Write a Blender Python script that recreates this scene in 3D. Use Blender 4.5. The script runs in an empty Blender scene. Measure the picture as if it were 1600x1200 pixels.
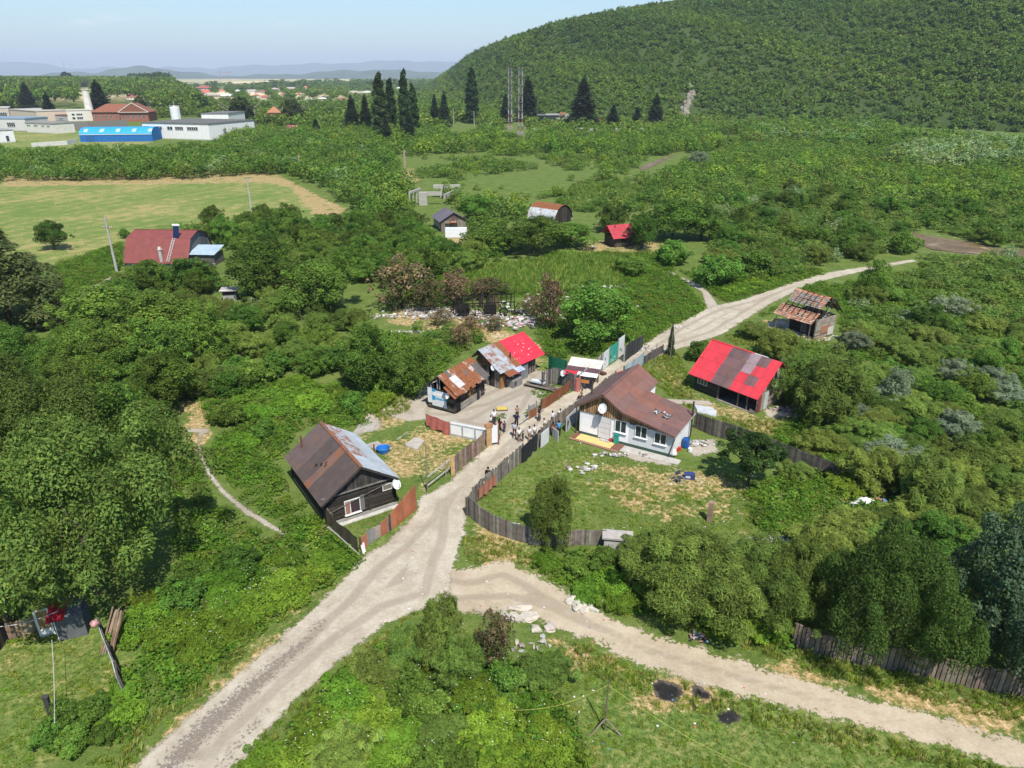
import bpy, bmesh, math, random
import numpy as np
from mathutils import Vector, Matrix, Quaternion
R_ = math.radians
rnd = random.Random(7)
sc = bpy.context.scene
col = sc.collection

# ------------------------------------------------------------------ camera
H = 32.0; F = 1110.0
PIT = math.atan(482 / F); cp, sp = math.cos(PIT), math.sin(PIT)
cam_d = bpy.data.cameras.new("camera"); cam = bpy.data.objects.new("camera", cam_d); col.objects.link(cam)
cam_d.sensor_width = 36.0; cam_d.lens = 36.0 * F / 1600.0
cam_d.clip_start = 0.5; cam_d.clip_end = 60000
cam.location = (0, 0, H); cam.rotation_euler = (math.pi / 2 - PIT, 0, 0)
sc.camera = cam

# ------------------------------------------------------------------ light
SUN_AZ, SUN_EL = R_(161), R_(57)
to_sun = Vector((math.sin(SUN_AZ) * math.cos(SUN_EL), math.cos(SUN_AZ) * math.cos(SUN_EL), math.sin(SUN_EL)))
sun_d = bpy.data.lights.new("sun", 'SUN'); sun = bpy.data.objects.new("sun", sun_d); col.objects.link(sun)
sun_d.energy = 5.0; sun_d.angle = R_(0.53); sun_d.color = (1.0, 0.95, 0.86)
sun.rotation_euler = to_sun.to_track_quat('Z', 'Y').to_euler()
sun.location = (0, 0, 200)
w = bpy.data.worlds.new("World"); sc.world = w; w.use_nodes = True
nt = w.node_tree; nt.nodes.clear()
sky = nt.nodes.new('ShaderNodeTexSky'); sky.sky_type = 'NISHITA'; sky.sun_disc = False
sky.sun_elevation = SUN_EL; sky.sun_rotation = SUN_AZ
sky.altitude = 300; sky.air_density = 1.25; sky.dust_density = 0.6; sky.ozone_density = 2.0
bg = nt.nodes.new('ShaderNodeBackground'); bg.inputs[1].default_value = 0.105
wo = nt.nodes.new('ShaderNodeOutputWorld')
tintn = nt.nodes.new('ShaderNodeMix'); tintn.data_type = 'RGBA'; tintn.blend_type = 'MULTIPLY'; tintn.inputs[0].default_value = 1.0; tintn.inputs[7].default_value = (.71, .865, 1.0, 1)
nt.links.new(sky.outputs[0], tintn.inputs[6])
wtc = nt.nodes.new('ShaderNodeTexCoord'); wmp = nt.nodes.new('ShaderNodeMapping'); wmp.inputs['Scale'].default_value = (5, 5, 26); nt.links.new(wtc.outputs['Generated'], wmp.inputs[0])
wno = nt.nodes.new('ShaderNodeTexNoise'); wno.inputs['Scale'].default_value = 2.3; wno.inputs['Detail'].default_value = 7; nt.links.new(wmp.outputs[0], wno.inputs['Vector'])
wmr = nt.nodes.new('ShaderNodeMapRange'); wmr.interpolation_type = 'SMOOTHSTEP'; wmr.inputs[1].default_value = .58; wmr.inputs[2].default_value = .80; wmr.inputs[4].default_value = .5; nt.links.new(wno.outputs['Fac'], wmr.inputs[0])
wcl = nt.nodes.new('ShaderNodeMix'); wcl.data_type = 'RGBA'; wcl.inputs[7].default_value = (7.5, 7.8, 8.0, 1); nt.links.new(wmr.outputs[0], wcl.inputs[0]); nt.links.new(tintn.outputs[2], wcl.inputs[6]); nt.links.new(wcl.outputs[2], bg.inputs[0]); nt.links.new(bg.outputs[0], wo.inputs[0])
sc.view_settings.view_transform = 'Standard'; sc.view_settings.look = 'None'
sc.view_settings.gamma = 1.0; sc.view_settings.exposure = 0.58
sc.cycles.use_denoising = True if hasattr(sc, 'cycles') else False
sc.cycles.max_bounces = 6; sc.cycles.transparent_max_bounces = 12
sc.cycles.volume_bounces = 0

# ------------------------------------------------------------------ projection of photo pixels on the ground
def P(px, py, z=0.0):
    a = (px - 800) / F; u = (600 - py) / F
    d = (a, cp + u * sp, -sp + u * cp); t = (z - H) / d[2]
    return Vector((d[0] * t, d[1] * t, z))
def Zat(D, py):
    u = (600 - py) / F
    return H + (u * D * cp - D * sp) / (cp + u * sp)
def pix(x, y, z):
    h = z - H; fw = y * cp - h * sp; up = y * sp + h * cp
    return (800 + F * x / fw, 600 - F * up / fw)
def pixw(px, py, wpx):            # width in metres of wpx pixels at the ground point under (px, py)
    p = P(px, py); fw = p.y * cp + H * sp
    return wpx * fw / F
def inpoly(pts, poly):
    pts = np.asarray(pts, float); x, y = pts[:, 0], pts[:, 1]
    c = np.zeros(len(pts), bool); n = len(poly)
    for i in range(n):
        x1, y1 = poly[i]; x2, y2 = poly[(i + 1) % n]
        if y1 == y2: continue
        k = ((y1 > y) != (y2 > y)) & (x < (x2 - x1) * (y - y1) / (y2 - y1) + x1)
        c ^= k
    return c
def sdist(pts, poly):             # signed distance, positive inside
    pts = np.asarray(pts, float); d = np.full(len(pts), 1e18); n = len(poly)
    for i in range(n):
        a = np.array(poly[i][:2], float); b = np.array(poly[(i + 1) % n][:2], float); ab = b - a
        t = np.clip(((pts - a) @ ab) / max(ab @ ab, 1e-12), 0, 1)
        q = a + t[:, None] * ab
        d = np.minimum(d, ((pts - q) ** 2).sum(1))
    d = np.sqrt(d)
    return np.where(inpoly(pts, poly), d, -d)
def wpoly(pp): return [tuple(P(*p)[:2]) for p in pp]

# ------------------------------------------------------------------ tags
def tag(o, label=None, cat=None, group=None, kind=None):
    if label: o['label'] = label
    if cat: o['category'] = cat
    if group: o['group'] = group
    if kind: o['kind'] = kind
    return o
def empty(name, loc, rz, label, cat, group=None):
    o = bpy.data.objects.new(name, None); col.objects.link(o)
    o.location = loc; o.rotation_euler = (0, 0, rz); o.empty_display_size = 0.3
    return tag(o, label, cat, group)

# ------------------------------------------------------------------ mesh builder (face colours in the attribute Col)
class MB:
    def __init__(s): s.v = []; s.f = []; s.c = []; s.M = Matrix.Identity(4)
    def p(s, q): s.v.append(tuple(s.M @ Vector(q))); return len(s.v) - 1
    def face(s, pts, c):
        s.f.append([s.p(q) for q in pts]); s.c.append(c)
    def idx(s, ids, c): s.f.append(list(ids)); s.c.append(c)
    def box(s, lo, hi, c):
        x0, y0, z0 = lo; x1, y1, z1 = hi
        i = [s.p(q) for q in ((x0,y0,z0),(x1,y0,z0),(x1,y1,z0),(x0,y1,z0),(x0,y0,z1),(x1,y0,z1),(x1,y1,z1),(x0,y1,z1))]
        for q in ((0,3,2,1),(4,5,6,7),(0,1,5,4),(1,2,6,5),(2,3,7,6),(3,0,4,7)): s.idx([i[k] for k in q], c)
    def beam(s, a, b, w, h, c, up=(0,0,1)):
        a = Vector(a); b = Vector(b); d = (b - a).normalized(); u = Vector(up)
        if abs(d.dot(u)) > .98: u = Vector((1,0,0))
        x = d.cross(u).normalized(); z = x.cross(d).normalized()
        i = []
        for e in (a, b):
            for sx, sz in ((-1,-1),(1,-1),(1,1),(-1,1)): i.append(s.p(e + x*(sx*w/2) + z*(sz*h/2)))
        for q in ((0,1,2,3),(7,6,5,4),(0,4,5,1),(1,5,6,2),(2,6,7,3),(3,7,4,0)): s.idx([i[k] for k in q], c)
    def tube(s, pts, rad, c, n=8, cap=True):
        pts = [Vector(p) for p in pts]; rings = []
        for k, p in enumerate(pts):
            d = (pts[min(k+1, len(pts)-1)] - pts[max(k-1, 0)]).normalized()
            u = Vector((0,0,1)) if abs(d.z) < .9 else Vector((1,0,0))
            x = d.cross(u).normalized(); y = d.cross(x).normalized()
            r = rad[k] if isinstance(rad, (list, tuple)) else rad
            rings.append([s.p(p + x*(r*math.cos(t)) + y*(r*math.sin(t))) for t in [2*math.pi*j/n for j in range(n)]])
        for a, b in zip(rings, rings[1:]):
            for j in range(n): s.idx([a[j], a[(j+1)%n], b[(j+1)%n], b[j]], c)
        if cap: s.idx(rings[0], c); s.idx(rings[-1][::-1], c)
    def lathe(s, prof, c, n=20, o=(0,0,0)):
        rings = []
        for r, z in prof:
            rings.append([s.p((o[0]+r*math.cos(2*math.pi*j/n), o[1]+r*math.sin(2*math.pi*j/n), o[2]+z)) for j in range(n)])
        for a, b in zip(rings, rings[1:]):
            for j in range(n): s.idx([a[j], a[(j+1)%n], b[(j+1)%n], b[j]], c)
        s.idx(rings[0][::-1], c); s.idx(rings[-1], c)
    def rock(s, ctr, size, c, r, sub=1):
        bm = bmesh.new(); bmesh.ops.create_icosphere(bm, subdivisions=sub, radius=1)
        ph = [r.uniform(0, 6) for _ in range(6)]
        m = {}
        for v in bm.verts:
            k = 1 + .22*math.sin(3*v.co.x+ph[0]) + .2*math.sin(4*v.co.y+ph[1]) + .15*math.sin(5*v.co.z+ph[2]) + r.uniform(-.1,.1)
            z = max(v.co.z, -.35)
            m[v.index] = s.p((ctr[0]+v.co.x*k*size[0], ctr[1]+v.co.y*k*size[1], ctr[2]+z*k*size[2]))
        for f in bm.faces: s.idx([m[v.index] for v in f.verts], c)
        bm.free()
    def build(s, name, mat, parent=None, smooth=False):
        me = bpy.data.meshes.new(name); me.from_pydata(s.v, [], s.f)
        a = me.attributes.new('Col', 'FLOAT_COLOR', 'FACE')
        a.data.foreach_set('color', np.array([(tuple(c) + (0.0,))[:4] for c in s.c], np.float32).ravel())
        me.materials.append(mat)
        if smooth: me.polygons.foreach_set('use_smooth', [True]*len(me.polygons))
        me.update()
        o = bpy.data.objects.new(name, me); col.objects.link(o)
        if parent is not None: o.parent = parent
        return o
def each(name, mat, parent, boxes):
    for lo, hi, c in boxes: m = MB(); m.box(lo, hi, c); m.build(name, mat, parent)
def npmesh(name, V, Q, C, mat, smooth=False):      # big meshes straight from numpy arrays
    me = bpy.data.meshes.new(name); V = np.asarray(V, np.float32); Q = np.asarray(Q, np.int32)
    k = Q.shape[1]; n = len(Q)
    me.vertices.add(len(V)); me.vertices.foreach_set('co', V.ravel())
    me.loops.add(n*k); me.loops.foreach_set('vertex_index', Q.ravel())
    me.polygons.add(n); me.polygons.foreach_set('loop_start', np.arange(0, n*k, k, dtype=np.int32))
    if smooth: me.polygons.foreach_set('use_smooth', np.ones(n, bool))
    if C is not None:
        a = me.attributes.new('Col', 'FLOAT_COLOR', 'FACE')
        C4 = np.ones((n, 4), np.float32); C4[:, :C.shape[1]] = C
        a.data.foreach_set('color', C4.ravel())
    me.materials.append(mat); me.update(calc_edges=True)
    return me
def jit(c, a=.12, r=rnd):
    k = 1 + r.uniform(-a, a); return tuple(max(0, x * k * (1 + r.uniform(-a, a)*.3)) for x in c[:3]) + tuple(c[3:])

# ------------------------------------------------------------------ materials
def newmat(name):
    m = bpy.data.materials.new(name); m.use_nodes = True; t = m.node_tree; t.nodes.clear()
    out = t.nodes.new('ShaderNodeOutputMaterial')
    return m, t, out
def nd(t, typ, **kw):
    n = t.nodes.new(typ)
    for k, v in kw.items():
        if k == 'ins':
            for i, x in v.items(): n.inputs[i].default_value = x
        else: setattr(n, k, v)
    return n
def noise(t, vec, scale, detail=4, rough=.55):
    n = nd(t, 'ShaderNodeTexNoise', ins={'Scale': scale, 'Detail': detail, 'Roughness': rough}); t.links.new(vec, n.inputs['Vector']); return n.outputs['Fac']
def ramp(t, fac, stops):
    r = nd(t, 'ShaderNodeValToRGB'); t.links.new(fac, r.inputs[0]); e = r.color_ramp.elements
    while len(e) < len(stops): e.new(.5)
    for x, (p, c) in zip(e, stops): x.position = p; x.color = c if len(c) == 4 else tuple(c) + (1,)
    return r.outputs[0]
def fstep(t, fac, a, b):
    m = nd(t, 'ShaderNodeMapRange', interpolation_type='SMOOTHSTEP', ins={1: a, 2: b}); t.links.new(fac, m.inputs[0]); return m.outputs[0]
def mixc(t, f, a, b, mode='MIX'):
    m = nd(t, 'ShaderNodeMix', data_type='RGBA', blend_type=mode)
    for s, x in ((0, f), (6, a), (7, b)):
        if hasattr(x, 'is_linked'): t.links.new(x, m.inputs[s])
        else: m.inputs[s].default_value = x if not isinstance(x, tuple) else (x if len(x) == 4 else x + (1,))
    return m.outputs[2]
def mth(t, op, a, b=None):
    m = nd(t, 'ShaderNodeMath', operation=op)
    for s, x in ((0, a), (1, b)):
        if x is None: continue
        if hasattr(x, 'is_linked'): t.links.new(x, m.inputs[s])
        else: m.inputs[s].default_value = x
    return m.outputs[0]
def bump(t, h, strength, dist):
    b = nd(t, 'ShaderNodeBump', ins={'Strength': strength, 'Distance': dist}); t.links.new(h, b.inputs['Height']); return b.outputs[0]
def matcol(name, rough=.8, nscale=3.0, amt=.35, bumpd=.02, spec=.3, metal=0.0, stretch=None, rust=False):
    m, t, out = newmat(name)
    at = nd(t, 'ShaderNodeAttribute', attribute_name='Col'); tc = nd(t, 'ShaderNodeTexCoord')
    vec = tc.outputs['Object']
    if stretch:
        mp = nd(t, 'ShaderNodeMapping'); mp.inputs['Scale'].default_value = stretch; t.links.new(vec, mp.inputs[0]); vec = mp.outputs[0]
    n1 = noise(t, vec, nscale, 6, .65); n2 = noise(t, vec, nscale*7, 3)
    k = mth(t, 'ADD', mth(t, 'MULTIPLY', n1, .7), mth(t, 'MULTIPLY', n2, .3))
    lo, hi = .80*(1 - amt), .80*(1 + amt)
    g = ramp(t, k, [(.3, (lo, lo, lo)), (.7, (hi, hi, hi))])
    base = mixc(t, 1.0, at.outputs['Color'], g, 'MULTIPLY')
    b = nd(t, 'ShaderNodeBsdfPrincipled', ins={'Roughness': rough, 'Specular IOR Level': spec, 'Metallic': metal})
    if rust:
        r1 = noise(t, vec, 1.1, 7, .7); r2 = noise(t, vec, 9, 4)
        th = mth(t, 'ADD', mth(t, 'ADD', mth(t, 'MULTIPLY', r1, .75), mth(t, 'MULTIPLY', r2, .25)), mth(t, 'SUBTRACT', at.outputs['Alpha'], .95))
        rm = fstep(t, th, -.06, .10)
        rc = ramp(t, r2, [(.3, (.085, .032, .016)), (.55, (.21, .075, .03)), (.75, (.30, .12, .05))])
        base = mixc(t, rm, base, rc)
        rr = nd(t, 'ShaderNodeMapRange', ins={1: 0., 2: 1., 3: rough, 4: .9}); t.links.new(rm, rr.inputs[0]); t.links.new(rr.outputs[0], b.inputs['Roughness'])
    t.links.new(base, b.inputs['Base Color'])
    if bumpd: t.links.new(bump(t, k, .6, bumpd), b.inputs['Normal'])
    t.links.new(b.outputs[0], out.inputs[0]); return m
M_wood = matcol('weathered_wood', .85, 2.2, .5, .02, .2)
M_metal = matcol('sheet_metal', .62, .9, .26, .006, .32, .0, rust=True)
M_plaster = matcol('plaster', .9, .8, .17, .01, .2)
M_conc = matcol('concrete', .92, 1.6, .28, .02, .2)
M_cloth = matcol('cloth', .95, 3, .2, .03, .1)
M_plastic = matcol('plastic', .4, 2, .12, 0, .5)
M_tile = matcol('clay_tile', .85, 3, .4, .02, .2)
M_bark = matcol('bark', .95, 4, .4, .04, .1)
M_rock = matcol('stone', .9, 2.5, .25, .04, .2)
M_skin = matcol('skin', .6, 6, .06, 0, .3)
M_char = matcol('charred_wood', .9, 3, .4, .03, .15)
M_glass = matcol('window_glass', .08, 1, .1, 0, .6)
def leafmat(name, trans=.38, rough=.55):
    m, t, out = newmat(name)
    at = nd(t, 'ShaderNodeAttribute', attribute_name='Col'); oi = nd(t, 'ShaderNodeObjectInfo')
    hs = nd(t, 'ShaderNodeHueSaturation')
    t.links.new(at.outputs['Color'], hs.inputs['Color'])
    mr = nd(t, 'ShaderNodeMapRange', ins={1: 0., 2: 1., 3: .66, 4: 1.40}); t.links.new(oi.outputs['Random'], mr.inputs[0]); t.links.new(mr.outputs[0], hs.inputs['Value'])
    r2 = mth(t, 'FRACT', mth(t, 'MULTIPLY', oi.outputs['Random'], 37.3))
    mh = nd(t, 'ShaderNodeMapRange', ins={1: 0., 2: 1., 3: .476, 4: .518}); t.links.new(r2, mh.inputs[0]); t.links.new(mh.outputs[0], hs.inputs['Hue'])
    b = nd(t, 'ShaderNodeBsdfPrincipled', ins={'Roughness': rough, 'Specular IOR Level': .07}); t.links.new(hs.outputs[0], b.inputs['Base Color'])
    tr = nd(t, 'ShaderNodeBsdfTranslucent'); tcx = mixc(t, 1.0, hs.outputs[0], (1.15, 1.25, .40), 'MULTIPLY'); t.links.new(tcx, tr.inputs[0])
    mx = nd(t, 'ShaderNodeMixShader', ins={0: trans}); t.links.new(b.outputs[0], mx.inputs[1]); t.links.new(tr.outputs[0], mx.inputs[2])
    t.links.new(mx.outputs[0], out.inputs[0]); return m
M_leaf = leafmat('leaves')
# ------------------------------------------------------------------ land
GREEN1, GREEN2, GREEN3 = (.070,.105,.022), (.105,.145,.032), (.155,.175,.055)
STRAW_, DIRT = (.330,.235,.110), (.42,.35,.265)
def ground_material():
    m, t, out = newmat('meadow_ground')
    geo = nd(t, 'ShaderNodeNewGeometry'); pos = geo.outputs['Position']
    z = nd(t, 'ShaderNodeAttribute', attribute_name='zone')
    sep = nd(t, 'ShaderNodeSeparateColor'); t.links.new(z.outputs['Color'], sep.inputs[0])
    nA = noise(t, pos, .045, 4); nB = noise(t, pos, .35, 5, .6); nC = noise(t, pos, 2.4, 5, .65); nD = noise(t, pos, 11, 3)
    g = ramp(t, nB, [(.32, GREEN1), (.52, GREEN2), (.68, GREEN3)])
    g = mixc(t, fstep(t, nC, .42, .66), g, (.085,.12,.03))
    # mown meadow, pale yellow green with swaths
    wv = nd(t, 'ShaderNodeTexWave', ins={'Scale': .05, 'Distortion': 5.0, 'Detail': 3, 'Detail Scale': .6})
    mp = nd(t, 'ShaderNodeMapping'); mp.inputs['Rotation'].default_value = (0, 0, .35); t.links.new(pos, mp.inputs[0]); t.links.new(mp.outputs[0], wv.inputs['Vector'])
    me = mth(t, 'ADD', mth(t, 'MULTIPLY', wv.outputs['Fac'], .05), mth(t, 'ADD', mth(t, 'MULTIPLY', nB, .50), mth(t, 'ADD', mth(t, 'MULTIPLY', nA, .38), mth(t, 'MULTIPLY', nC, .10))))
    mead = ramp(t, me, [(.40, (.100,.155,.034)), (.51, (.150,.182,.052)), (.60, (.27,.23,.095))])
    g = mixc(t, fstep(t, mth(t, 'ADD', sep.outputs[1], mth(t, 'MULTIPLY', mth(t, 'SUBTRACT', nB, .5), .5)), .4, .6), g, mead)
    # lawn
    lawn = ramp(t, mth(t, 'ADD', mth(t, 'MULTIPLY', nB, .5), mth(t, 'MULTIPLY', nC, .5)), [(.36, (.072,.115,.024)), (.5, (.105,.150,.034)), (.60, (.17,.175,.060)), (.68, (.24,.20,.09))])
    g = mixc(t, fstep(t, mth(t, 'ADD', sep.outputs[2], mth(t, 'MULTIPLY', mth(t, 'SUBTRACT', nB, .5), .5)), .35, .65), g, lawn)
    # dry worn grass
    st = mth(t, 'ADD', sep.outputs[0], mth(t, 'ADD', mth(t, 'MULTIPLY', mth(t, 'SUBTRACT', nB, .5), 1.5), mth(t, 'MULTIPLY', mth(t, 'SUBTRACT', nC, .5), .9)))
    sc_ = ramp(t, nC, [(.3, (.17,.155,.055)), (.5, (.30,.215,.10)), (.7, (.40,.31,.19))])
    g = mixc(t, fstep(t, st, .40, .66), g, sc_)
    g = mixc(t, fstep(t, st, .86, 1.12), g, (.45,.37,.275))
    # far plain: big fields
    vor = nd(t, 'ShaderNodeTexVoronoi', ins={'Scale': .0016}); t.links.new(pos, vor.inputs['Vector'])
    sx = nd(t, 'ShaderNodeSeparateColor'); t.links.new(vor.outputs['Color'], sx.inputs[0])
    far = ramp(t, sx.outputs[0], [(.15, (.10,.145,.045)), (.4, (.19,.20,.075)), (.55, (.46,.37,.20)), (.9, (.55,.45,.27))])
    ln = nd(t, 'ShaderNodeVectorMath', operation='LENGTH'); t.links.new(pos, ln.inputs[0])
    g = mixc(t, fstep(t, ln.outputs[1], 1000, 1500), g, far)
    g = mixc(t, 1.0, g, ramp(t, mth(t, 'ADD', mth(t, 'MULTIPLY', nD, .5), mth(t, 'MULTIPLY', nC, .5)), [(.34, (.42,.52,.42)), (.5, (.95,.98,.92)), (.66, (1.65,1.5,1.5))]), 'MULTIPLY')
    b = nd(t, 'ShaderNodeBsdfPrincipled', ins={'Roughness': .95, 'Specular IOR Level': .1}); t.links.new(g, b.inputs['Base Color'])
    hh = mth(t, 'ADD', mth(t, 'MULTIPLY', nC, .6), mth(t, 'MULTIPLY', nD, .4)); t.links.new(bump(t, hh, .8, .12), b.inputs['Normal'])
    t.links.new(b.outputs[0], out.inputs[0]); return m
M_ground = ground_material()
STRAW_Z = [
 (.62, [(575,690),(690,655),(765,685),(700,742),(660,767),(615,745),(585,720)]),
 (.50, [(600,620),(665,625),(680,650),(640,665),(560,700),(545,670)]),
 (.52, [(940,720),(1010,712),(1100,735),(1200,745),(1190,830),(1080,835),(960,800),(905,760)]),
 (.75, [(950,725),(1100,735),(1180,760),(1100,790),(990,760)]),
 (.85, [(930,985),(1100,1012),(1250,1035),(1400,1065),(1600,1100),(1600,1160),(1300,1080),(1000,1000)]),
 (.80, [(975,1045),(1100,1060),(1150,1090),(1090,1125),(1000,1115)]),
 (.70, [(550,870),(590,860),(360,1090),(230,1200),(190,1200),(330,1060),(470,940)]),
 (.78, [(728,815),(815,845),(835,880),(800,905),(740,900)]),
 (.72, [(850,990),(960,1020),(1000,1050),(880,1050)]),
 (.72, [(395,283),(440,275),(540,325),(525,370),(490,340),(450,292)]),
 (.65, [(0,272),(430,268),(450,285),(0,292)]),
 (.80, [(285,625),(335,620),(330,680),(290,720),(280,690)]),
 (.75, [(1180,500),(1240,495),(1300,530),(1200,535),(1150,520)]),
 (.62, [(1040,560),(1085,610),(1200,650),(1330,650),(1300,690),(1200,690),(1080,640),(1020,590)]),
 (.60, [(840,520),(980,480),(1050,440),(1100,480),(1040,540),(960,560)]),
 (.75, [(600,470),(700,480),(860,540),(840,580),(720,520),(610,510)]),
 (.62, [(900,375),(1040,375),(1030,400),(900,400)]),
 (.60, [(700,345),(740,360),(740,400),(680,380)]),
 (.55, [(0,960),(60,940),(110,1000),(30,1030)]),
 (.55, [(150,1010),(190,1030),(190,1090),(150,1070)]),
 (.50, [(660,410),(770,425),(720,450),(640,440)]),
 (.55, [(1300,770),(1400,780),(1390,810),(1310,800)]),
 (.60, [(1320,355),(1370,345),(1390,365),(1340,375)]),
 (.62, [(590,268),(650,262),(660,285),(600,285)]),
]
MEADOW_Z = [[(-90,288),(190,286),(440,278),(475,300),(515,335),(500,365),(430,352),(360,348),(250,352),(180,380),(120,425),(50,450),(0,400),(-90,380)],
            [(0,205),(245,205),(245,222),(130,238),(0,235)], [(1120,225),(1230,215),(1240,235),(1140,250)], [(840,410),(1000,408),(960,450),(800,440)]]
LAWN_Z = [[(0,1040),(20,930),(200,930),(240,1090),(60,1200),(0,1200)], [(780,760),(890,690),(960,730),(900,850),(740,800)],
          [(560,880),(510,860),(640,790),(650,800)], [(660,690),(760,690),(700,745),(640,720)], [(900,1010),(1080,1040),(1600,1190),(1600,1210),(900,1210)], [(80,430),(190,380),(200,420),(60,510)], [(820,380),(1000,380),(1000,405),(800,410)], [(1080,600),(1000,575),(1040,560)]]
nr, na = 560, 380
rr = np.concatenate([np.geomspace(9, 420, 470), np.geomspace(428, 30000, nr-470)])
aa = np.radians(np.linspace(-72, 72, na))
RR, AA = np.meshgrid(rr, aa, indexing='ij')
GX, GY = RR*np.sin(AA), RR*np.cos(AA)
pts2 = np.stack([GX.ravel(), GY.ravel()], 1)
zone = np.zeros((len(pts2), 4), np.float32); zone[:, 3] = 1
def soft(poly, wdt):
    wp = np.array(wpoly(poly)); lo, hi = wp.min(0)-8, wp.max(0)+8
    k = np.where((pts2 > lo).all(1) & (pts2 < hi).all(1))[0]; out = np.zeros(len(pts2), np.float32)
    if len(k): out[k] = np.clip(sdist(pts2[k], [tuple(q) for q in wp])/wdt*.5+.5, 0, 1)
    return out
for a, pl in STRAW_Z: zone[:, 0] = np.maximum(zone[:, 0], a*soft(pl, 1.6))
for pl in MEADOW_Z: zone[:, 1] = np.maximum(zone[:, 1], soft(pl, 4))
for pl in LAWN_Z: zone[:, 2] = np.maximum(zone[:, 2], soft(pl, 1.2))
ii = np.arange(nr*na).reshape(nr, na)
Q = np.stack([ii[:-1, :-1], ii[:-1, 1:], ii[1:, 1:], ii[1:, :-1]], -1).reshape(-1, 4)[:, ::-1]
V = np.stack([GX.ravel(), GY.ravel(), np.zeros(nr*na)], 1)
me = npmesh('ground', V, Q, None, M_ground)
at = me.attributes.new('zone', 'FLOAT_COLOR', 'POINT'); at.data.foreach_set('color', zone.ravel())
ground = bpy.data.objects.new('ground', me); col.objects.link(ground); tag(ground, 'green grassy valley floor with worn dry patches', None, None, 'structure')

# sheets laid on the ground: ragged edge from a signed distance
def sheet_mat(name, stops, amp=1.5, ns=.9, extra=None, bd=.07):
    m, t, out = newmat(name)
    geo = nd(t, 'ShaderNodeNewGeometry'); pos = geo.outputs['Position']
    ed = nd(t, 'ShaderNodeAttribute', attribute_name='edge')
    n1 = noise(t, pos, ns, 6, .65); n2 = noise(t, pos, 4.5, 5, .7); n3 = noise(t, pos, 26, 2); n4 = noise(t, pos, .16, 3)
    k = mth(t, 'ADD', mth(t, 'ADD', mth(t, 'MULTIPLY', n1, .35), mth(t, 'MULTIPLY', n2, .25)), mth(t, 'ADD', mth(t, 'MULTIPLY', n3, .15), mth(t, 'MULTIPLY', n4, .25)))
    c = ramp(t, k, stops)
    if extra:
        wt = nd(t, 'ShaderNodeAttribute', attribute_name='wet')
        f = fstep(t, mth(t, 'ADD', wt.outputs['Fac'], mth(t, 'MULTIPLY', mth(t, 'SUBTRACT', n2, .5), 4.2)), .05, .5)
        st = ramp(t, n3, [(.45, (.115,.092,.075)), (.60, (.20,.165,.14)), (.68, (.42,.40,.37))])
        c = mixc(t, mth(t, 'MULTIPLY', f, .9), c, st)
    # wheel ruts: worn bands that follow the edges
    rut = mth(t, 'SINE', mth(t, 'MULTIPLY', mth(t, 'ADD', ed.outputs['Fac'], mth(t, 'MULTIPLY', n4, 1.2)), 3.4))
    c = mixc(t, mth(t, 'MULTIPLY', fstep(t, mth(t, 'ADD', rut, mth(t, 'MULTIPLY', mth(t, 'SUBTRACT', n1, .5), 2.4)), .0, .9), .45), c, (.19,.155,.115))
    # pale pebbles and bits
    vo = nd(t, 'ShaderNodeTexVoronoi', ins={'Scale': 5.5}); t.links.new(pos, vo.inputs['Vector'])
    pb = mth(t, 'MULTIPLY', mth(t, 'LESS_THAN', vo.outputs['Distance'], .10), mth(t, 'GREATER_THAN', n1, .53))
    c = mixc(t, pb, c, (.46,.44,.40))
    b = nd(t, 'ShaderNodeBsdfPrincipled', ins={'Roughness': .95, 'Specular IOR Level': .1}); t.links.new(c, b.inputs['Base Color'])
    t.links.new(bump(t, mth(t, 'ADD', mth(t, 'MULTIPLY', n2, .6), mth(t, 'MULTIPLY', n3, .4)), .7, bd), b.inputs['Normal'])
    e = mth(t, 'ADD', mth(t, 'SUBTRACT', ed.outputs['Fac'], .12 if amp < 2.2 else .28), mth(t, 'ADD', mth(t, 'MULTIPLY', mth(t, 'SUBTRACT', n1, .5), amp), mth(t, 'MULTIPLY', mth(t, 'SUBTRACT', n2, .5), amp*.8)))
    a = fstep(t, e, -.08, .10)
    tr = nd(t, 'ShaderNodeBsdfTransparent'); mx = nd(t, 'ShaderNodeMixShader'); t.links.new(a, mx.inputs[0]); t.links.new(tr.outputs[0], mx.inputs[1]); t.links.new(b.outputs[0], mx.inputs[2])
    t.links.new(mx.outputs[0], out.inputs[0]); return m
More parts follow.
